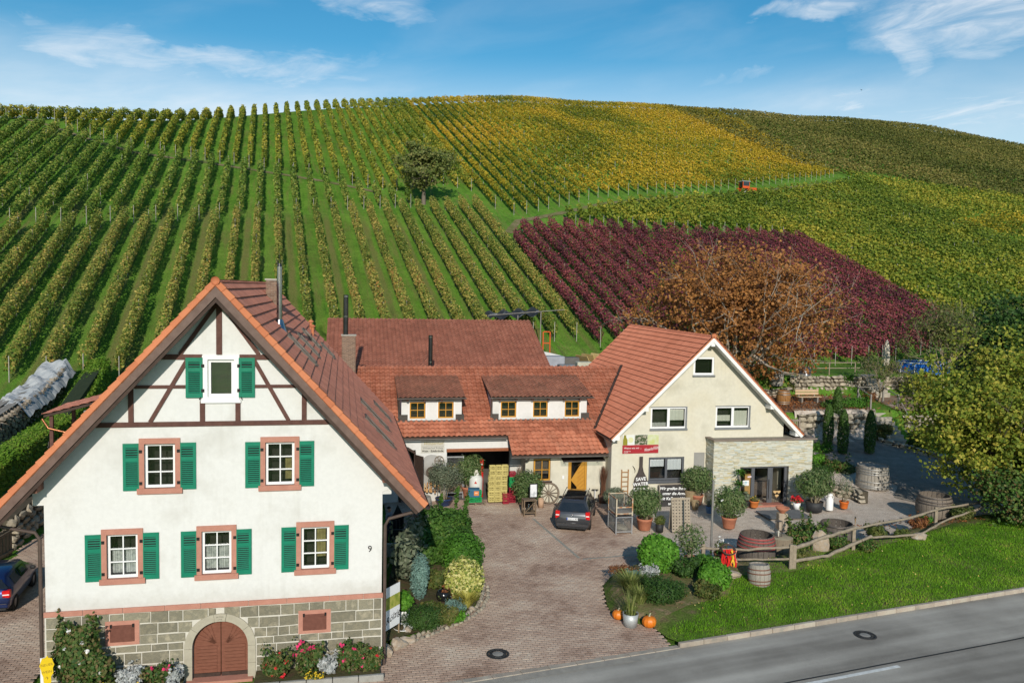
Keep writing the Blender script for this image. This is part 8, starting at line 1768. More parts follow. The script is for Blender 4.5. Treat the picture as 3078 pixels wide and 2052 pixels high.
for zc_, n_ in ((1.95, 46), (1.25, 40), (.75, 30)):
    for k in range(n_):
        a = rg.uniform(0, 6.28); L_ = rg.uniform(.45, .72); dz = rg.uniform(-.35, .55); o_ = len(V_); d_ = np.array([cos(a), sin(a), 0]); s_d = np.array([-sin(a), cos(a), 0]) * .028
        b_ = np.array([0, 0, zc_]); m_ = b_ + d_ * L_ * .5 + np.array([0, 0, dz * .4 + .08]); t_ = b_ + d_ * L_ + np.array([0, 0, dz * .5]); V_ += [b_ - s_d * .6, b_ + s_d * .6, m_ + s_d, m_ - s_d, t_ + s_d * .1, t_ - s_d * .1]; Q_ += [(o_, o_ + 1, o_ + 2, o_ + 3), (o_ + 3, o_ + 2, o_ + 4, o_ + 5)]
mobj('sword_leaves', np_mesh('sword_leaves', np.array(V_), np.array(Q_), LM['box']), e)
for nm, lab, x, c_m, sz_ in (('cabinet', 'light wooden cabinet inside the shop behind the glass door', 10.25, (.50, .29, .10), (.55, .4, 1.6)), ('counter', 'dark counter inside the shop', 11.2, (.12, .09, .07), (1.2, .5, 1.0))): o = MB().bb(-sz_[0] / 2, sz_[0] / 2, 0, sz_[1], 0, sz_[2], bev=.01).build(nm, surf('shop_' + nm, c_m, tuple(c * .8 for c in c_m), 4, .6), None, nw(x, AV + 1.7, 0), (0, 0, RAD(11.5))); tag(o, lab, nm); MB().bb(-sz_[0] / 2 + .05, sz_[0] / 2 - .05, -.012, 0, .1, sz_[2] - .1).build('door_panel', surf('shop_panel_' + nm, tuple(c * 1.1 for c in c_m)), o)
e = empty('heart_ornament', nw(11.3, AV + .12, .12), RAD(11.5), 'wooden hearts on stakes inside the right side light', 'ornament'); hp = [(0, 0)] + [(.11 * sin(t_) ** 3 * 1.1, .10 + .09 * (cos(t_) - .3 * cos(2 * t_) - .15 * cos(3 * t_))) for t_ in np.linspace(.3, 5.98, 22)]
for x, z in ((-.12, .55), (.12, .55), (0, .32)): MB().prism([(x + p[0], z + p[1]) for p in hp[1:]], .02, 'y', -.01).build('heart', surf('heart_wood', (.56, .38, .18)), e); MB().bb(x - .008, x + .008, -.008, .008, 0, z + .04).build('stake', hoopm, e)
o = MB().bb(-.2, .2, -.005, .005, -.16, .16).build('paper_notice', surf('paper', (.74, .75, .75)), None, nw(9.28, AV + .155, 1.35), (0, 0, RAD(11.5))); tag(o, 'white paper notice on the dark side light', 'notice'); MB().lathe([(0, 0), (.09, 0)], 16, M=MR(pi / 2, 4, 'X'), c=(0, -.007, .02)).build('printed_disc', surf('notice_blue', (.45, .58, .64)), o)
o = MB().bb(-.12, .12, -.005, .005, -.05, .05).build('window_sticker', surf('sticker_pink', (.70, .55, .58)), None, nw(9.5, AV + .155, 1.72), (0, 0, RAD(11.5))); tag(o, 'pink and white sticker above the paper notice', 'sticker')

# ================================================================== GARDEN RIGHT OF THE CREAM HOUSE
drys = surf('dry_stone', (.36, .32, .25), (.25, .225, .18), 2.4, .92, bstr=.8, c3=(.42, .36, .27), island=-.25, fine=.1); gapm = surf('wall_gap', (.06, .05, .035), (.10, .085, .06), 5, .95)
smesh = []
for k in range(10):
    mb = MB(); mb.blob((0, 0, 0), (.5, .42, .5), 200 + k, 1, .30, smooth=False); me = mb.mesh('wall_stone', drys); smesh.append(me)
def dry_wall(label, pts, h, ztop_f=None, sz=.36, back=.35, zb=None, cap=False, seedk=0, name='dry_stone_wall'):
    """Retaining wall of irregular stones, each its own piece, with a dark core behind the joints."""
    e = empty(name, (0, 0, 0), 0, label, 'stone wall'); rg = random.Random(50 + seedk); core = MB(); P = [Vector(p) for p in pts]
    for i in range(len(P) - 1):
        a, b = P[i], P[i + 1]; d = (b - a).normalized(); n = Vector((d.y, -d.x)); z0a = zb(a) if zb else hz1(a.x, a.y - .6); z0b = zb(b) if zb else hz1(b.x, b.y - .6)
        q = [(a + n * .0), (b + n * .0), (b - n * back), (a - n * back)]; core.add([(p.x, p.y, z) for p, z in zip(q, (z0a - .2, z0b - .2, z0b - .2, z0a - .2))] + [(p.x, p.y, z) for p, z in zip(q, (z0a + h - .06, z0b + h - .06, z0b + h - .06, z0a + h - .06))], [(0, 1, 5, 4), (4, 5, 6, 7), (1, 2, 6, 5), (3, 0, 4, 7), (2, 3, 7, 6)])
        L = (b - a).length; z = 0.; k = 0
        while z < h - .05:
            ch = min(sz * rg.uniform(.65, 1.05), h - z + .06); x = -rg.uniform(0, sz * .4)
            while x < L:
                w = sz * rg.uniform(.7, 1.7); p = a + d * (x + w / 2); f_ = min(1, max(0, (x + w / 2) / L)); zz = z0a * (1 - f_) + z0b * f_ + z + ch / 2 + rg.uniform(-.03, .03)
                if -w * .3 < x + w / 2 < L + w * .2:
                    o = mobj('wall_stone', rg.choice(smesh), e, (p.x + n.x * .02, p.y + n.y * .02, zz), (rg.uniform(-.15, .15), rg.uniform(-.2, .2), atan2(d.y, d.x))); o.scale = (w * 1.06, .5 * rg.uniform(.8, 1.2), ch * 1.12)
                x += w
            z += ch
    core.build('core', gapm, e); return e
yl = lambda x, yy: yy + (x - 28) * .22
dry_wall('tall dry stone retaining wall behind the bench', [(24.0, yl(24.0, 68.75)), (26.6, yl(26.6, 68.75)), (29.3, yl(29.3, 68.75)), (31.0, yl(31, 68.75))], 1.65, sz=.42, seedk=1); dry_wall('dry stone wall right of the garden steps', [(33.0, yl(33, 68.75)), (35.6, yl(35.6, 68.75))], 1.6, sz=.42, seedk=2)
dry_wall('grey retaining wall of large boulders above the drive', [(22.2, yl(22.2, 62.05)), (25.0, yl(25, 62.05)), (28.4, yl(28.4, 62.05))], 2.1, sz=.55, seedk=3); dry_wall('boulder wall beside the lower garden steps', [(31.3, yl(31.3, 62.0)), (34.5, yl(34.5, 62.0))], 1.9, sz=.5, seedk=4)
dry_wall('low border of stones along the shaded drive', [(28.6, 61.0), (29.6, 59.5), (31.5, 57.0), (33.3, 54.0)], .55, sz=.5, seedk=5, back=.5); dry_wall('low rubble wall left under the beech', [(20.5, 66.3), (23.6, 67.3)], .75, sz=.38, seedk=6)
dry_wall('low curved stone wall beside the orange pot', [(19.3, 50.2), (20.1, 49.0), (21.2, 48.3), (21.3, 47.4)], .75, sz=.32, seedk=7, back=.4, zb=lambda p: .05)
def steps(label, x0, y0, ang, n, rise, run, w, z0):
    e = empty('garden_steps', (x0, y0, z0), ang, label, 'steps'); sm_ = surf('step_wood_stone', (.40, .36, .29), (.30, .27, .22), 4, .9)
    for k in range(n): MB().bb(-w / 2, w / 2, k * run, k * run + run + .5, k * rise - .3, (k + 1) * rise, bev=.02).build('step', sm_, e)
    return e
steps('pale stone steps up to the lawn through the wall', 32.0, yl(32, 67.4), RAD(12), 6, .27, .34, 1.6, 3.95); steps('narrow garden steps between boulders from the drive', 29.9, yl(29.9, 60.3), RAD(12), 7, .29, .36, 1.5, 1.25)
# railing of grey timber by the steps
gw = surf('grey_timber', (.26, .24, .21), (.20, .18, .155), 6, .85)
e = empty('garden_railing', (0, 0, 0), 0, 'grey timber railing around the garden steps', 'railing')
for x, y, z in ((28.6, 62.9, 3.5), (28.9, 66.0, 3.8), (31.2, 66.4, 3.8), (30.9, 63.2, 3.5), (31.1, 60.9, 1.4), (33.6, 66.2, 3.9), (36.4, 66.8, 3.9)): MB().bb(x - .06, x + .06, y - .06, y + .06, z - .2, z + 1.25).build('post', gw, e)
for p, q in (((28.6, 62.9, 4.6), (28.9, 66, 4.95)), ((28.9, 66, 4.95), (31.2, 66.4, 4.95)), ((30.9, 63.2, 4.6), (31.1, 60.9, 2.55)), ((31.2, 66.4, 4.95), (30.9, 63.2, 4.6)), ((33.6, 66.2, 5.0), (36.4, 66.8, 5.0)), ((28.75, 64.4, 3.6), (28.9, 66, 4.6))): MB().bar(p, q, .07, .05).build('rail', gw, e)
e = empty('lawn_fence', (0, 0, 0), 0, 'low two-rail pole fence on the lawn above the stone wall', 'fence'); ff = surf('pole_wood', (.34, .28, .20), (.26, .21, .15), 6, .85)
pf = [(23.9, yl(23.9, 69.7)), (25.9, yl(25.9, 69.7)), (27.9, yl(27.9, 69.7)), (30.4, yl(30.4, 69.7))]
for x, y in pf: MB().tube([(x, y, hz1(x, y) - .1), (x, y, hz1(x, y) + 1.15)], .05, 7).build('post', ff, e)
for h_ in (.6, 1.08): MB().bar((pf[0][0], pf[0][1], hz1(*pf[0]) + h_), (pf[-1][0] + .4, pf[-1][1], hz1(*pf[-1]) + h_ + .04), .06).build('rail', ff, e)
e = empty('park_bench', (24.3, 64.9, 3.75), RAD(12), 'pale new timber bench on the garden terrace', 'bench'); pb = surf('new_larch', (.56, .40, .25), (.48, .33, .20), 5, .7)
for k in range(3): MB().bb(-1.05, 1.05, -.42 + k * .15, -.30 + k * .15, .45, .50).build('seat_board', pb, e)
for k in range(2): MB().bb(-1.05, 1.05, .08 + k * .03, .12 + k * .03, .62 + k * .22, .80 + k * .22).build('back_board', pb, e)
for x in (-.7, .7): MB().bb(x - .06, x + .06, -.4, .1, 0, .45).build('leg', gw, e); MB().bar((x, .1, .2), (x, .2, 1.05), .08).build('back_post', gw, e)
# pool, parasol, steel tank
e = empty('garden_pool', (37.6, 72.6, 5.65), RAD(10), 'round blue frame pool with white rim on the upper lawn', 'pool'); pb_ = surf('pool_blue', (.012, .14, .55), (.01, .11, .46), 2, .4)
MB().lathe([(2.15, .0), (2.2, .45), (2.15, .95), (2.10, .95), (2.1, .05)], 40).build('liner', pb_, e); MB().lathe([(2.06, .93), (2.12, 1.0), (2.22, .98), (2.2, .92), (2.08, .9)], 40).build('rim_tube', white_pvc, e); MB().lathe([(0, .80), (2.1, .80)], 36).build('cover', surf('pool_cover', (.55, .66, .72), (.48, .60, .68), 2, .3), e)
for k in range(10): a = k * pi / 5; MB().tube([(2.24 * cos(a), 2.24 * sin(a), 0), (2.2 * cos(a), 2.2 * sin(a), .95)], .04, 7).build('leg', white_pvc, e)
e = empty('closed_parasol', (34.9, 74.0, 5.6), 0, 'closed cream parasol standing by the pool', 'parasol'); MB().tube([(0, 0, 0), (0, 0, 2.9)], .03, 8).build('pole', white_pvc, e); vs = []; prof = [(.24, .55), (.28, .8), (.25, 1.5), (.2, 2.2), (.09, 2.75), (.03, 2.85)]
mb = MB(); n = 24
for r_, z in prof:
    for k in range(n): a = 2 * pi * k / n; rr = r_ * (1 + .22 * (k % 3 - 1)); vs.append((rr * cos(a), rr * sin(a), z))
mb.add(vs, [(i * n + k, i * n + (k + 1) % n, (i + 1) * n + (k + 1) % n, (i + 1) * n + k) for i in range(len(prof) - 1) for k in range(n)], smooth=False); mb.build('folded_canopy', surf('parasol_cloth', (.62, .56, .46), (.54, .48, .38), 3, .9), e); MB().lathe([(0, 0), (.35, 0), (.35, .08), (.05, .12)], 20).build('base', surf('parasol_base', (.2, .2, .2)), e)
e = empty('steel_tank', (25.6, 69.2, 4.05), 0, 'upright dark steel tank under the orange beech', 'tank'); MB().lathe([(0, 0), (.48, 0), (.52, .1), (.52, 2.0), (.3, 2.2), (0, 2.25)], 22).build('shell', surf('tank_steel', (.16, .17, .18), (.11, .115, .12), 2, .35, .7), e); MB().lathe([(.53, .5), (.54, .52), (.54, .56), (.53, .58)], 22).build('band', steel, e)
e = empty('crate_box', (24.2, 68.4, 4.05), .2, 'grey slatted wooden box beside the pale barrel', 'box'); 
for k in range(4): MB().bb(-.45, .45, -.35, .35, k * .22, k * .22 + .19).build('slat', gw, e)
# cypresses and beds along the drive
for k, (x, y, z, h_, r_, lab) in enumerate(((24.0, 59.6, 1.1, 3.2, .42, 'slim dark cypress nearest the stone wall behind the annex'), (25.6, 62.0, 1.4, 3.9, .46, 'tallest slim cypress against the boulder wall'), (24.3, 57.6, .85, 3.3, .42, 'slim cypress left of the pair on the drive'), (26.4, 57.9, .9, 3.2, .43, 'slim cypress right of the pair on the drive'))):
    rg = nrg(); e = empty('cypress', (x, y, z - .05), 0, lab, 'tree', 'slim cypresses'); n = 2600; zz = rg.uniform(.02, 1, n) ** .9; R_ = r_ * np.clip(np.minimum(1, .75 + zz * .9) * np.sqrt(np.clip(1 - ((zz - .35) / .66).clip(0) ** 2, 0, 1)), .05, 1); a = rg.uniform(0, 6.28, n); q = np.sqrt(rg.uniform(.6, 1, n)); P = np.stack([R_ * q * np.cos(a), R_ * q * np.sin(a), zz * h_ + .15], 1); N = np.stack([np.cos(a), np.sin(a), .3 + 0 * a], 1) + rg.normal(0, .35, (n, 3)); mobj('crown', leaves('crown', P, N, .15 * rg.uniform(.7, 1.3, n), LM['cypress'], .45, rg, droop=-1.5), e); MB().tube([(0, 0, -.1), (0, 0, h_ * .8)], [.07, .02], 7).build('trunk', bark, e)
for k, (x, y, z, r, m, n, lab) in enumerate(((22.9, 58.2, .6, (.95, .9, .75), 'box', 3200, 'round dark green ball shrub between the cypresses'), (21.0, 54.6, .4, (1.0, .9, .85), 'bright', 3600, 'fresh green shrub at the right end of the annex'), (20.2, 51.8, .2, (1.2, 1.0, .8), 'dark', 3400, 'dark ivy-like shrub at the annex corner'), (22.6, 53.8, .3, (1.3, 1.1, .75), 'ivy', 3600, 'broad leafy shrub before the pair of cypresses'), (21.8, 56.3, .5, (.9, .8, .55), 'mixed', 1800, 'brownish green border plants behind the annex'), (27.8, 63.9, 3.4, (1.6, .8, .75), 'box', 2600, 'hanging green plants on top of the boulder wall'), (26.2, 63.8, 3.4, (1.2, .7, .5), 'box', 1800, 'green perennial clump above the boulder wall'), (29.0, 61.3, 1.4, (.9, .7, .9), 'mixed', 1900, 'yellowing shrub at the foot of the garden steps'), (30.6, 59.4, 1.2, (.9, .8, .8), 'dark', 1800, 'dark shrub with white roses by the shaded drive'), (33.3, 60.6, 1.2, (1.4, 1.0, 1.2), 'mixed', 2800, 'overgrown shrub beyond the lower steps'), (25.8, 63.2, 3.4, (1.3, .6, .45), 'ivy', 1500, 'low vine trained before the bench'), (35.2, 68.4, 4.2, (1.8, 1.2, 1.5), 'mixed', 3000, 'tangled rose thicket below the pool'), (30.0, 66.2, 3.8, (.7, .5, .45), 'rustleaf', 900, 'reddish brown round plant by the railing'), (29.3, 69.0, 5.0, (.7, .4, .5), 'box', 900, 'green tuft growing out of the tall dry wall'), (23.9, 67.8, 4.2, (.5, .5, .6), 'mixed', 800, 'green sprouts at the left end of the tall dry wall'))): shrub('garden_shrub', lab, (x, y, z - .05), r, m, n, .14 if n > 1500 else .12, flowers=(F_red, 9, .16, .1) if 'rose thicket' in lab else (F_white, 6, .1, .05) if 'white roses' in lab else None)
litter = leafmat('fallen_leaf', L3((.16, .06, .025), (.28, .10, .035), (.36, .17, .06)), .1)
rg = nrg(); n = 5200; x = rg.uniform(20, 32, n); y = rg.uniform(62.6, 68.4, n) + (x - 28) * .22; k = rg.uniform(0, 1, n) < np.clip((31 - x) / 8, .1, 1); x, y = x[k], y[k]; P = np.stack([x, y, hz(x, y) + .14], 1); tag(mobj('leaf_litter', leaves('leaf_litter', P, rg.normal(0, .35, (len(P), 3)) + np.array([0, 0, 1]), .16, litter, .8, rg)), 'red-brown fallen leaves over the garden terrace', 'leaf litter', kind='stuff')
rg = nrg(); n = 900; a_ = rg.uniform(13, 24, n); b_ = rg.uniform(-8.6, -7.2, n); P = np.array([rp(a, b) for a, b in zip(a_, b_)]); P[:, 2] = bz(P[:, 0], P[:, 1]) + .04; tag(mobj('leaf_litter', leaves('leaf_litter', P, rg.normal(0, .4, (n, 3)) + np.array([0, 0, 1]), .10, litter, .8, rg)), 'fallen leaves under the fence near the largest barrel', 'leaf litter', kind='stuff')

# ================================================================== LEFT SIDE: HEDGE, WOODPILE, YARD
rg = nrg(); e = empty('clipped_hedge', (0, 0, 0), 0, 'long clipped green hedge at the left edge behind the white house', 'hedge'); n = 26000
f = rg.uniform(0, 1, n); HX = np.interp(f, [0, .5, 1], [-24.2, -26.2, -28.3]); HY = np.interp(f, [0, .5, 1], [35.0, 45.5, 54.5]); a = rg.uniform(0, pi, n); face = rg.uniform(0, 1, n); w = .62; h_ = 1.75
off = np.where(face < .35, w, np.where(face < .5, -w, rg.uniform(-w, w, n))); zz = np.where(face < .5, rg.uniform(.05, 1, n) * h_, h_ * (1 - .06 * (off / w) ** 2)) + rg.normal(0, .05, n); off = off + rg.normal(0, .07, n)
P = np.stack([HX + off * .98, HY + off * .2, hz(HX, HY) + zz], 1); N = np.stack([np.where(face < .35, 1., np.where(face < .5, -1., 0)), -.3 + 0 * f, np.where(face < .5, .25, 1.)], 1) + rg.normal(0, .4, (n, 3)); mobj('foliage', leaves('foliage', P, N, .16 * rg.uniform(.7, 1.3, n), LM['hedge'], .6, rg), e)
core = MB(); C = [(-24.2, 35.0), (-26.2, 45.5), (-28.3, 54.5)]; 
for i in range(2):
    a, b = C[i], C[i + 1]; za, zb_ = hz1(*a), hz1(*b); core.add([(a[0] - .45, a[1], za), (a[0] + .45, a[1], za), (b[0] + .45, b[1], zb_), (b[0] - .45, b[1], zb_), (a[0] - .45, a[1], za + 1.6), (a[0] + .45, a[1], za + 1.6), (b[0] + .45, b[1], zb_ + 1.6), (b[0] - .45, b[1], zb_ + 1.6)], [(4, 5, 6, 7), (1, 2, 6, 5), (0, 3, 7, 4), (0, 1, 5, 4), (2, 3, 7, 6)])
core.build('inner_twigs', surf('hedge_core', (.018, .028, .010), (.03, .04, .015), 6), e)
# woodpile under a tarpaulin
e = empty('woodpile', (0, 0, 0), 0, 'long stack of split firewood left of the hedge', 'woodpile'); logm = [MB().tube([(0, -.45, 0), (0, .45, 0)], r_, 6, smooth=False).mesh('log', surf('split_log', (.20, .165, .125), (.32, .27, .21), 9, .9, island=-.4)) for r_ in (.07, .09, .11)]
rg_ = random.Random(4); cnt = 0
for i in range(30):
    for j in range(9):
        f = i / 29; x = -28.2 - 2.0 * f + rg_.uniform(-.05, .05); y = 42.0 + 11.0 * f + rg_.uniform(-.08, .08); z = hz1(x, y) + .1 + j * .17
        if z < hz1(x, y) + 1.62: mobj('log', rg_.choice(logm), e, (x, y, z), (rg_.uniform(-.1, .1), 0, RAD(75) + rg_.uniform(-.1, .1)))
core = MB(); 
a, b = (-28.4, 41.9), (-30.4, 53.0); core.add([(a[0] - 1.0, a[1], hz1(*a)), (a[0] + .25, a[1], hz1(*a)), (b[0] + .25, b[1], hz1(*b)), (b[0] - 1.0, b[1], hz1(*b)), (a[0] - 1.0, a[1], hz1(*a) + 1.25), (a[0] + .25, a[1], hz1(*a) + 1.25), (b[0] + .25, b[1], hz1(*b) + 1.25), (b[0] - 1.0, b[1], hz1(*b) + 1.25)], [(4, 5, 6, 7), (1, 2, 6, 5), (0, 3, 7, 4), (0, 1, 5, 4), (2, 3, 7, 6)]); core.build('inner_logs', surf('log_core', (.10, .085, .065), (.2, .17, .13), 12), e)
rg = nrg(); vs = []; nu, nv_ = 40, 12
for i in range(nu + 1):
    f = i / nu; x = -29.4 - 1.3 * f; y = 46.0 + 7.5 * f; zb_ = hz1(x, y) + 1.62
    for k in range(nv_ + 1):
        s = k / nv_ * 2 - 1; vs.append((x + s * 1.15, y + s * .3, zb_ - .9 * max(0, abs(s) - .55) ** 1.1 * 2 + .10 * sin(i * .47 + k * .8 + 2 * sin(i * .21)) + .05 * sin(i * 1.1 - k * 1.9) + rg.normal(0, .035)))
o = MB().add(vs, [(i * (nv_ + 1) + k, i * (nv_ + 1) + k + 1, (i + 1) * (nv_ + 1) + k + 1, (i + 1) * (nv_ + 1) + k) for i in range(nu) for k in range(nv_)], smooth=False).build('grey_tarpaulin', surf('tarp_grey', (.34, .36, .37), (.24, .25, .26), 1.2, .6, bstr=.3, c3=(.42, .43, .43)), None); tag(o, 'crumpled grey tarpaulin covering the far end of the woodpile', 'tarpaulin')
for k in range(4):
    f = k / 3; x0, y0 = -29.4 - .7 * k * .4, 43.0 + k * .15; o = MB().bar((-28.3 - .36 * k, 41.6 + .2 * k, hz1(-28.5, 41.6) + 1.66 + .02 * (k % 2)), (-29.0 - .36 * k, 46.8 + .3 * (k % 2), hz1(-29.2, 46.8) + 1.68), .24, .03).build('cover_board', gw, None); tag(o, 'grey board laid over the near end of the woodpile, %s from the hedge' % ordinal(k), 'board', 'boards on the woodpile')
for k, (x, y, z0, h_, lab) in enumerate(((-23.6, 44.0, .9, 3.2, 'grey timber post nearest the porch roof'), (-24.2, 48.5, 2.0, 3.0, 'grey timber post in the middle beside the hedge'), (-24.0, 54.0, 3.2, 2.9, 'grey timber post farthest up beside the hedge'))): tag(MB().bb(-.13, .13, -.13, .13, 0, h_ + 1.2, bev=.02).build('timber_post', gw, None, (x, y, z0), (0, 0, .2)), lab, 'post', 'grey posts by the hedge')
dry_wall('rough stone wall beside the hedge steps', [(-23.6, 50.5), (-23.0, 56.5)], 1.6, sz=.45, seedk=9, zb=lambda p: 2.6); dry_wall('rubble bank of pale stones left of the white house', [(-22.9, 36.0), (-24.6, 45.0)], 1.6, sz=.5, seedk=10, zb=lambda p: .3 + (p.y - 40) * .1)
e = empty('iron_railing', (0, 0, 0), 0, 'wrought iron railing with spear tips below the porch roof', 'railing')
for k in range(14): y = 38.6 + k * .42; MB().bar((-22.6 - k * .02, y, 3.1), (-22.6 - k * .02, y, 4.6), .03).build('bar', hoopm, e)
for z in (3.25, 4.35): MB().bar((-22.6, 38.5, z), (-22.9, 44.3, z), .04).build('rail', hoopm, e)
e = empty('glass_demijohn', (-23.9, 41.5, 2.2), 0, 'large green glass demijohn beside the iron railing', 'bottle'); MB().lathe([(0, 0), (.3, .03), (.42, .35), (.32, .62), (.09, .75), (.07, .95)], 20).build('bottle', glassmat('green_demijohn', (.45, .58, .50), .25), e)
e = empty('log_beams', (0, 0, 0), 0, 'old beams and planks lying along the stone bank', 'timber')
for k in range(6): MB().bar((-23.0 - k * .16, 32.5 + k * .3, 1.5 + k * .12), (-24.2 - k * .18, 39.5 + k * .4, 2.5 + k * .12), .16, .10).build('beam', gw, e)
o = MB().blob((0, 0, 0), (1.7, 1.9, .8), 61, 3, .2).build('gravel_heap', surf('heap_gravel', (.33, .28, .24), (.24, .20, .17), 16, .95, bstr=1., bdist=.05), None, (-20.5, 42.5, 0.1)); tag(o, 'heap of pinkish gravel behind the left downpipe', 'gravel heap')
e = empty('pallet_stack', (-22.3, 33.0, .0), .1, 'upright grey pallets at the left picture edge', 'pallets')
for k in range(9): MB().bb(0, .06, k * .28, k * .28 + .2, 0, 1.35).build('board', pw, e)
for z in (.2, 1.1): MB().bb(.065, .12, 0, 2.5, z, z + .12).build('batten', pw, e)
# ---- black gate and person under the right eave
e = empty('garden_gate', (-5.35, 37.9, .0), RAD(40), 'dark pointed wooden gate under the right eave of the white house', 'gate'); MB().prism([(-.35, .3), (.35, .3), (.35, 1.35), (0, 2.0), (-.35, 1.35)], .05, 'y', 0).build('gate_panel', blackm, e)
for k in range(4): MB().bb(-.3 + k * .2 - .02, -.3 + k * .2 + .02, -.02, 0, .3, 1.3).build('bar', hoopm, e)
e = empty('low_railing', (-5.6, 36.3, .0), RAD(12), 'low steel railing on a pale wall beside the house steps', 'railing'); MB().bb(-.1, .9, -.1, .1, 0, .6).build('low_wall', surf('pale_wall', (.56, .52, .42), (.5, .46, .37), 3), e)
for k in range(6): MB().bar((-.05 + k * .18, 0, .6), (-.05 + k * .18, 0, 1.25), .02).build('bar', hoopm, e)
MB().bar((-.1, 0, 1.25), (.9, 0, 1.25), .04).build('top_rail', hoopm, e)
def person(loc, rz):
    e = empty('person', loc, rz, 'person in grey top and blue jeans under the right eave of the white house', 'person')
    J = {'pel': (0, 0, .98, .14, .11), 'waist': (0, .01, 1.12, .135, .10), 'chest': (0, .0, 1.32, .165, .115), 'neck0': (0, .0, 1.47, .085, .075), 'neck': (0, -.01, 1.53, .055, .055), 'jaw': (0, -.035, 1.585, .070, .075), 'head': (0, -.02, 1.66, .078, .092), 'crown': (0, -.01, 1.735, .055, .065), 'nose': (0, -.125, 1.645, .016, .016)}
    E_ = [('pel', 'waist'), ('waist', 'chest'), ('chest', 'neck0'), ('neck0', 'neck'), ('neck', 'jaw'), ('jaw', 'head'), ('head', 'crown'), ('head', 'nose')]
    for s, n in ((-1, 'l'), (1, 'r')):
        J.update({n + 'hip': (s * .095, 0, .90, .095, .095), n + 'knee': (s * .11, -.03, .50, .062, .065), n + 'ank': (s * .12, .02, .10, .042, .045), n + 'toe': (s * .14, -.14, .04, .04, .035), n + 'sho': (s * .185, 0, 1.42, .062, .062), n + 'elb': (s * .25, .02 - .03, 1.14, .042, .042), n + 'wri': (s * .17, -.26, 1.08, .030, .028), n + 'palm': (s * .13, -.33, 1.09, .032, .020)})
        E_ += [('pel', n + 'hip'), (n + 'hip', n + 'knee'), (n + 'knee', n + 'ank'), (n + 'ank', n + 'toe'), ('chest', n + 'sho'), (n + 'sho', n + 'elb'), (n + 'elb', n + 'wri'), (n + 'wri', n + 'palm')]
        for f in range(5):
            o_ = (f - 1.5) * .017 if f < 4 else -.03; J[n + 'f%d' % f] = (s * (.115) + s * o_ * .4, -.36, 1.09 + o_, .009, .009); J[n + 'g%d' % f] = (s * .07, -.40 + .02 * abs(f - 1), 1.08 + o_, .007, .007); E_ += [(n + 'palm', n + 'f%d' % f), (n + 'f%d' % f, n + 'g%d' % f)]
    K = list(J); me = bpy.data.meshes.new('body'); me.from_pydata([J[k][:3] for k in K], [(K.index(a), K.index(b)) for a, b in E_], []); o = bpy.data.objects.new('body', me); COL.objects.link(o)
    o.modifiers.new('skin', 'SKIN'); 
    for i, k in enumerate(K): me.skin_vertices[0].data[i].radius = J[k][3:]
    me.skin_vertices[0].data[0].use_root = True; ss = o.modifiers.new('sub', 'SUBSURF'); ss.levels = 2; ss.render_levels = 2
    bpy.context.view_layer.update(); m2 = bpy.data.meshes.new_from_object(o.evaluated_get(bpy.context.evaluated_depsgraph_get())); bpy.data.objects.remove(o)
    for c in (surf('skin', (.52, .28, .19)), surf('grey_top', (.34, .35, .37), (.28, .29, .31), 12), surf('blue_jeans', (.035, .055, .11), (.05, .075, .14), 18), surf('dark_shoe', (.03, .028, .025))): m2.materials.append(c)
    for p in m2.polygons:
        c = p.center; p.use_smooth = True; p.material_index = 3 if c.z < .12 else 2 if c.z < .98 and abs(c.x) < .22 and c.y > -.2 else 0 if (c.z > 1.5 or c.y < -.24) else 1
    mobj('body', m2, e); MB().blob((0, .01, 1.70), (.092, .108, .085), 5, 2, .06).build('hair', surf('dark_hair', (.02, .014, .01)), e)
    for s in (-1, 1): MB().blob((s * .03, -.105, 1.668), (.011, .008, .009), 1, 1, 0).build('eye', surf('eye_white', (.6, .58, .55)), e); MB().blob((s * .082, -.01, 1.645), (.012, .022, .032), 2, 1, .1).build('ear', MATS['skin'], e)
person((-5.85, 38.4, .0), RAD(60))
# ================================================================== YARD BEHIND THE BARN
e = empty('shade_sail', (0, 0, 0), 0, 'dark torn shade net on poles above the yard behind the barn', 'awning'); zs = 12.0
def hw3(u, v, z): p = nw(u, v, z); return p
vs = []; nu, nv_ = 22, 8
for i in range(nu + 1):
    for k in range(nv_ + 1):
        u = -1.6 + 4.6 * i / nu; v = 24.5 + 3.0 * k / nv_; z = 10.2 + .45 * (i / nu) + .30 * sin(i * .95) * (1 - abs(k / nv_ * 2 - 1) * .4) - .35 * (1 - k / nv_) + (.1 if k == nv_ else 0); vs.append(nw(u, v, z))
MB().add(vs, [(i * (nv_ + 1) + k, i * (nv_ + 1) + k + 1, (i + 1) * (nv_ + 1) + k + 1, (i + 1) * (nv_ + 1) + k) for i in range(nu) for k in range(nv_)]).build('net', surf('black_net', (.035, .038, .042), (.30, .31, .33), .9, .8, lo=.56, hi=.66), e)
for u, v, z in ((.9, 24.6, 10.2), (3.0, 24.6, 10.6), (2.6, 27.4, 10.6), (-1.4, 27.2, 10.2)): MB().tube([nw(u, v, hz1(*nw(u, v)[:2]) - .2), nw(u, v, z)], .05, 7).build('pole', gw, e)
MB().tube([nw(-1.8, 24.5, 10.15), nw(5.2, 24.7, 10.75)], .035, 6).build('ridge_pole', gw, e)
yz = lambda u, v: hz1(*nw(u, v)[:2])
e = empty('grape_trailer', nw(1.9, 18.4, max(yz(1.9, 18.4), 4.0) + .1), RAD(11.5), 'white tipping trailer parked behind the barn', 'trailer'); wm = surf('dusty_white', (.56, .57, .56), (.46, .46, .44), 3, .6)
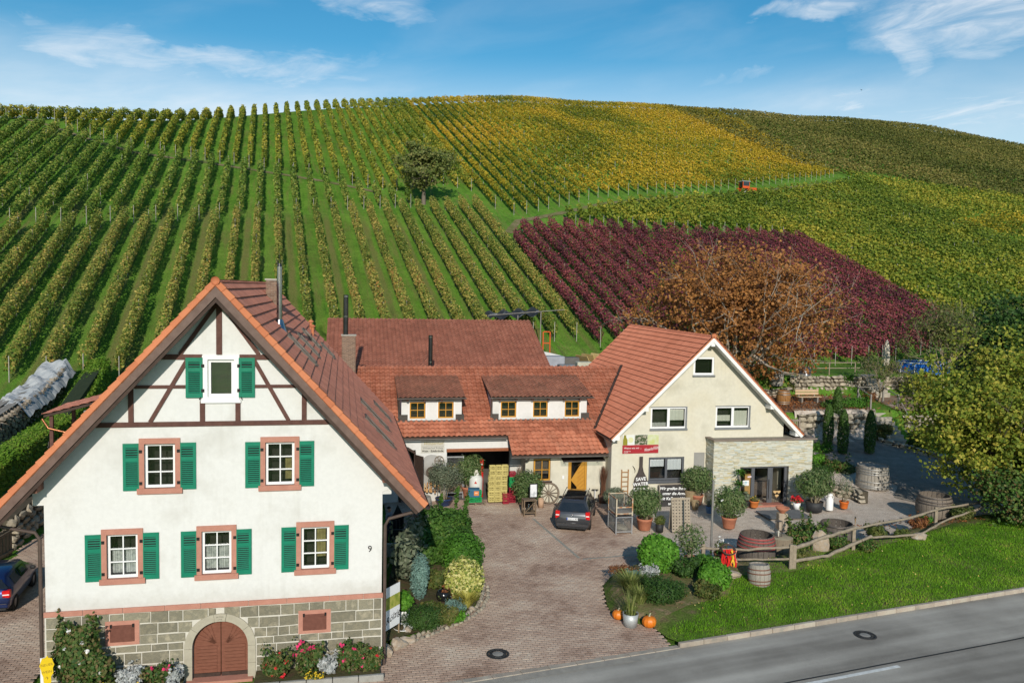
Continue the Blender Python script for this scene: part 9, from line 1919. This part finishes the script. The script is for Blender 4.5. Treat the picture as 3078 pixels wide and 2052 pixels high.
MB().add([(-1.2, -.7, 1.5), (1.2, -.7, 1.5), (1.2, .7, 1.5), (-1.2, .7, 1.5), (-1.6, -.9, 2.3), (1.6, -.9, 2.1), (1.6, .9, 2.1), (-1.6, .9, 2.8)], [(0, 1, 2, 3), (0, 1, 5, 4), (1, 2, 6, 5), (2, 3, 7, 6), (3, 0, 4, 7)]).build('hopper', wm, e, fix=False); MB().bb(-1.2, 1.4, -.6, .6, 1.25, 1.45).build('chassis', wm, e)
for x in (-.9, 1.0): MB().bb(x - .05, x + .05, -.6, -.5, 0, 1.3).build('support', wm, e)
for s in (-1, 1): MB().lathe([(0, -.1), (.36, -.1), (.36, .1), (0, .1)], 18, M=MR(pi / 2, 4, 'X'), c=(.2, s * .6, .36)).build('wheel', rubber, e)
for k, (u, v, w, d, h, c, lab) in enumerate(((1.6, 14.3, 1.5, 1.1, 1.35, (.34, .36, .40), 'grey plastic bulk bin behind the ridge'), (3.2, 15.2, 1.2, 1.0, 1.0, (.13, .125, .115), 'dark square container between bin and plywood'), (3.6, 12.9, 1.2, .8, .55, (.50, .49, .38), 'low cream crate behind the ridge'), (2.2, 12.8, 1.2, .8, .45, (.20, .21, .22), 'low dark crate behind the ridge'))):
    z0 = {0: 6.1, 1: 6.3, 2: 6.6, 3: 6.5}[k]; e = empty('bulk_bin', nw(u, v, 4.2), RAD(11.5), lab, 'bin', 'bins in the yard behind the houses'); mt = surf('bin_%d' % k, c, tuple(x * .8 for x in c), 3, .6); hh = z0 + h - 4.2
    MB().bb(-w / 2, w / 2, -d / 2, d / 2, hh - h, hh, bev=.03).build('shell', mt, e); MB().bb(-w / 2 + .1, w / 2 - .1, -d / 2 - .02, -d / 2 - .001, hh - h + .15, hh - .15).build('panel', mt, e)
    for x in (-w / 2 + .1, w / 2 - .1): MB().bb(x - .08, x + .08, -d / 2 + .02, d / 2 - .02, 0, hh - h).build('foot', mt, e)
e = empty('plywood_stack', nw(4.5, 15.0, 4.2), RAD(30), 'leaning pale plywood sheets behind the roof valley', 'plywood'); ply = surf('plywood', (.62, .46, .20), (.55, .36, .12), 1.5, .8)
for k, r_ in enumerate((-.5, -.3, .2)): MB().box((k * .35, 0, 2.2), (.04, 1.6, 2.4), M=MR(r_, 4, 'Y')).build('sheet', ply, e)
e = empty('post_stand', nw(2.55, 20.5, yz(2.55, 20.5)), RAD(11.5), 'orange steel post frame in the yard behind the barn', 'frame')
for x in (-.3, .3): MB().bb(x - .04, x + .04, -.04, .04, 0, 3.3).build('upright', orm, e)
for z in (1.2, 2.3, 3.26): MB().bb(-.26, .26, -.03, .03, z, z + .08).build('cross_bar', orm, e)
# a bird over the crest
e = empty('bird', (140, 330, 96), .4, 'tiny dark bird flying above the far crest', 'bird'); MB().blob((0, 0, 0), (.14, .32, .13), 3, 2, .08).build('body', blackm, e)
for s in (-1, 1): MB().add([(s * .08, .1, .02), (s * .75, .0, .25), (s * .62, -.18, .22), (s * .08, -.14, .02)], [(0, 1, 2, 3)]).build('wing', blackm, e)
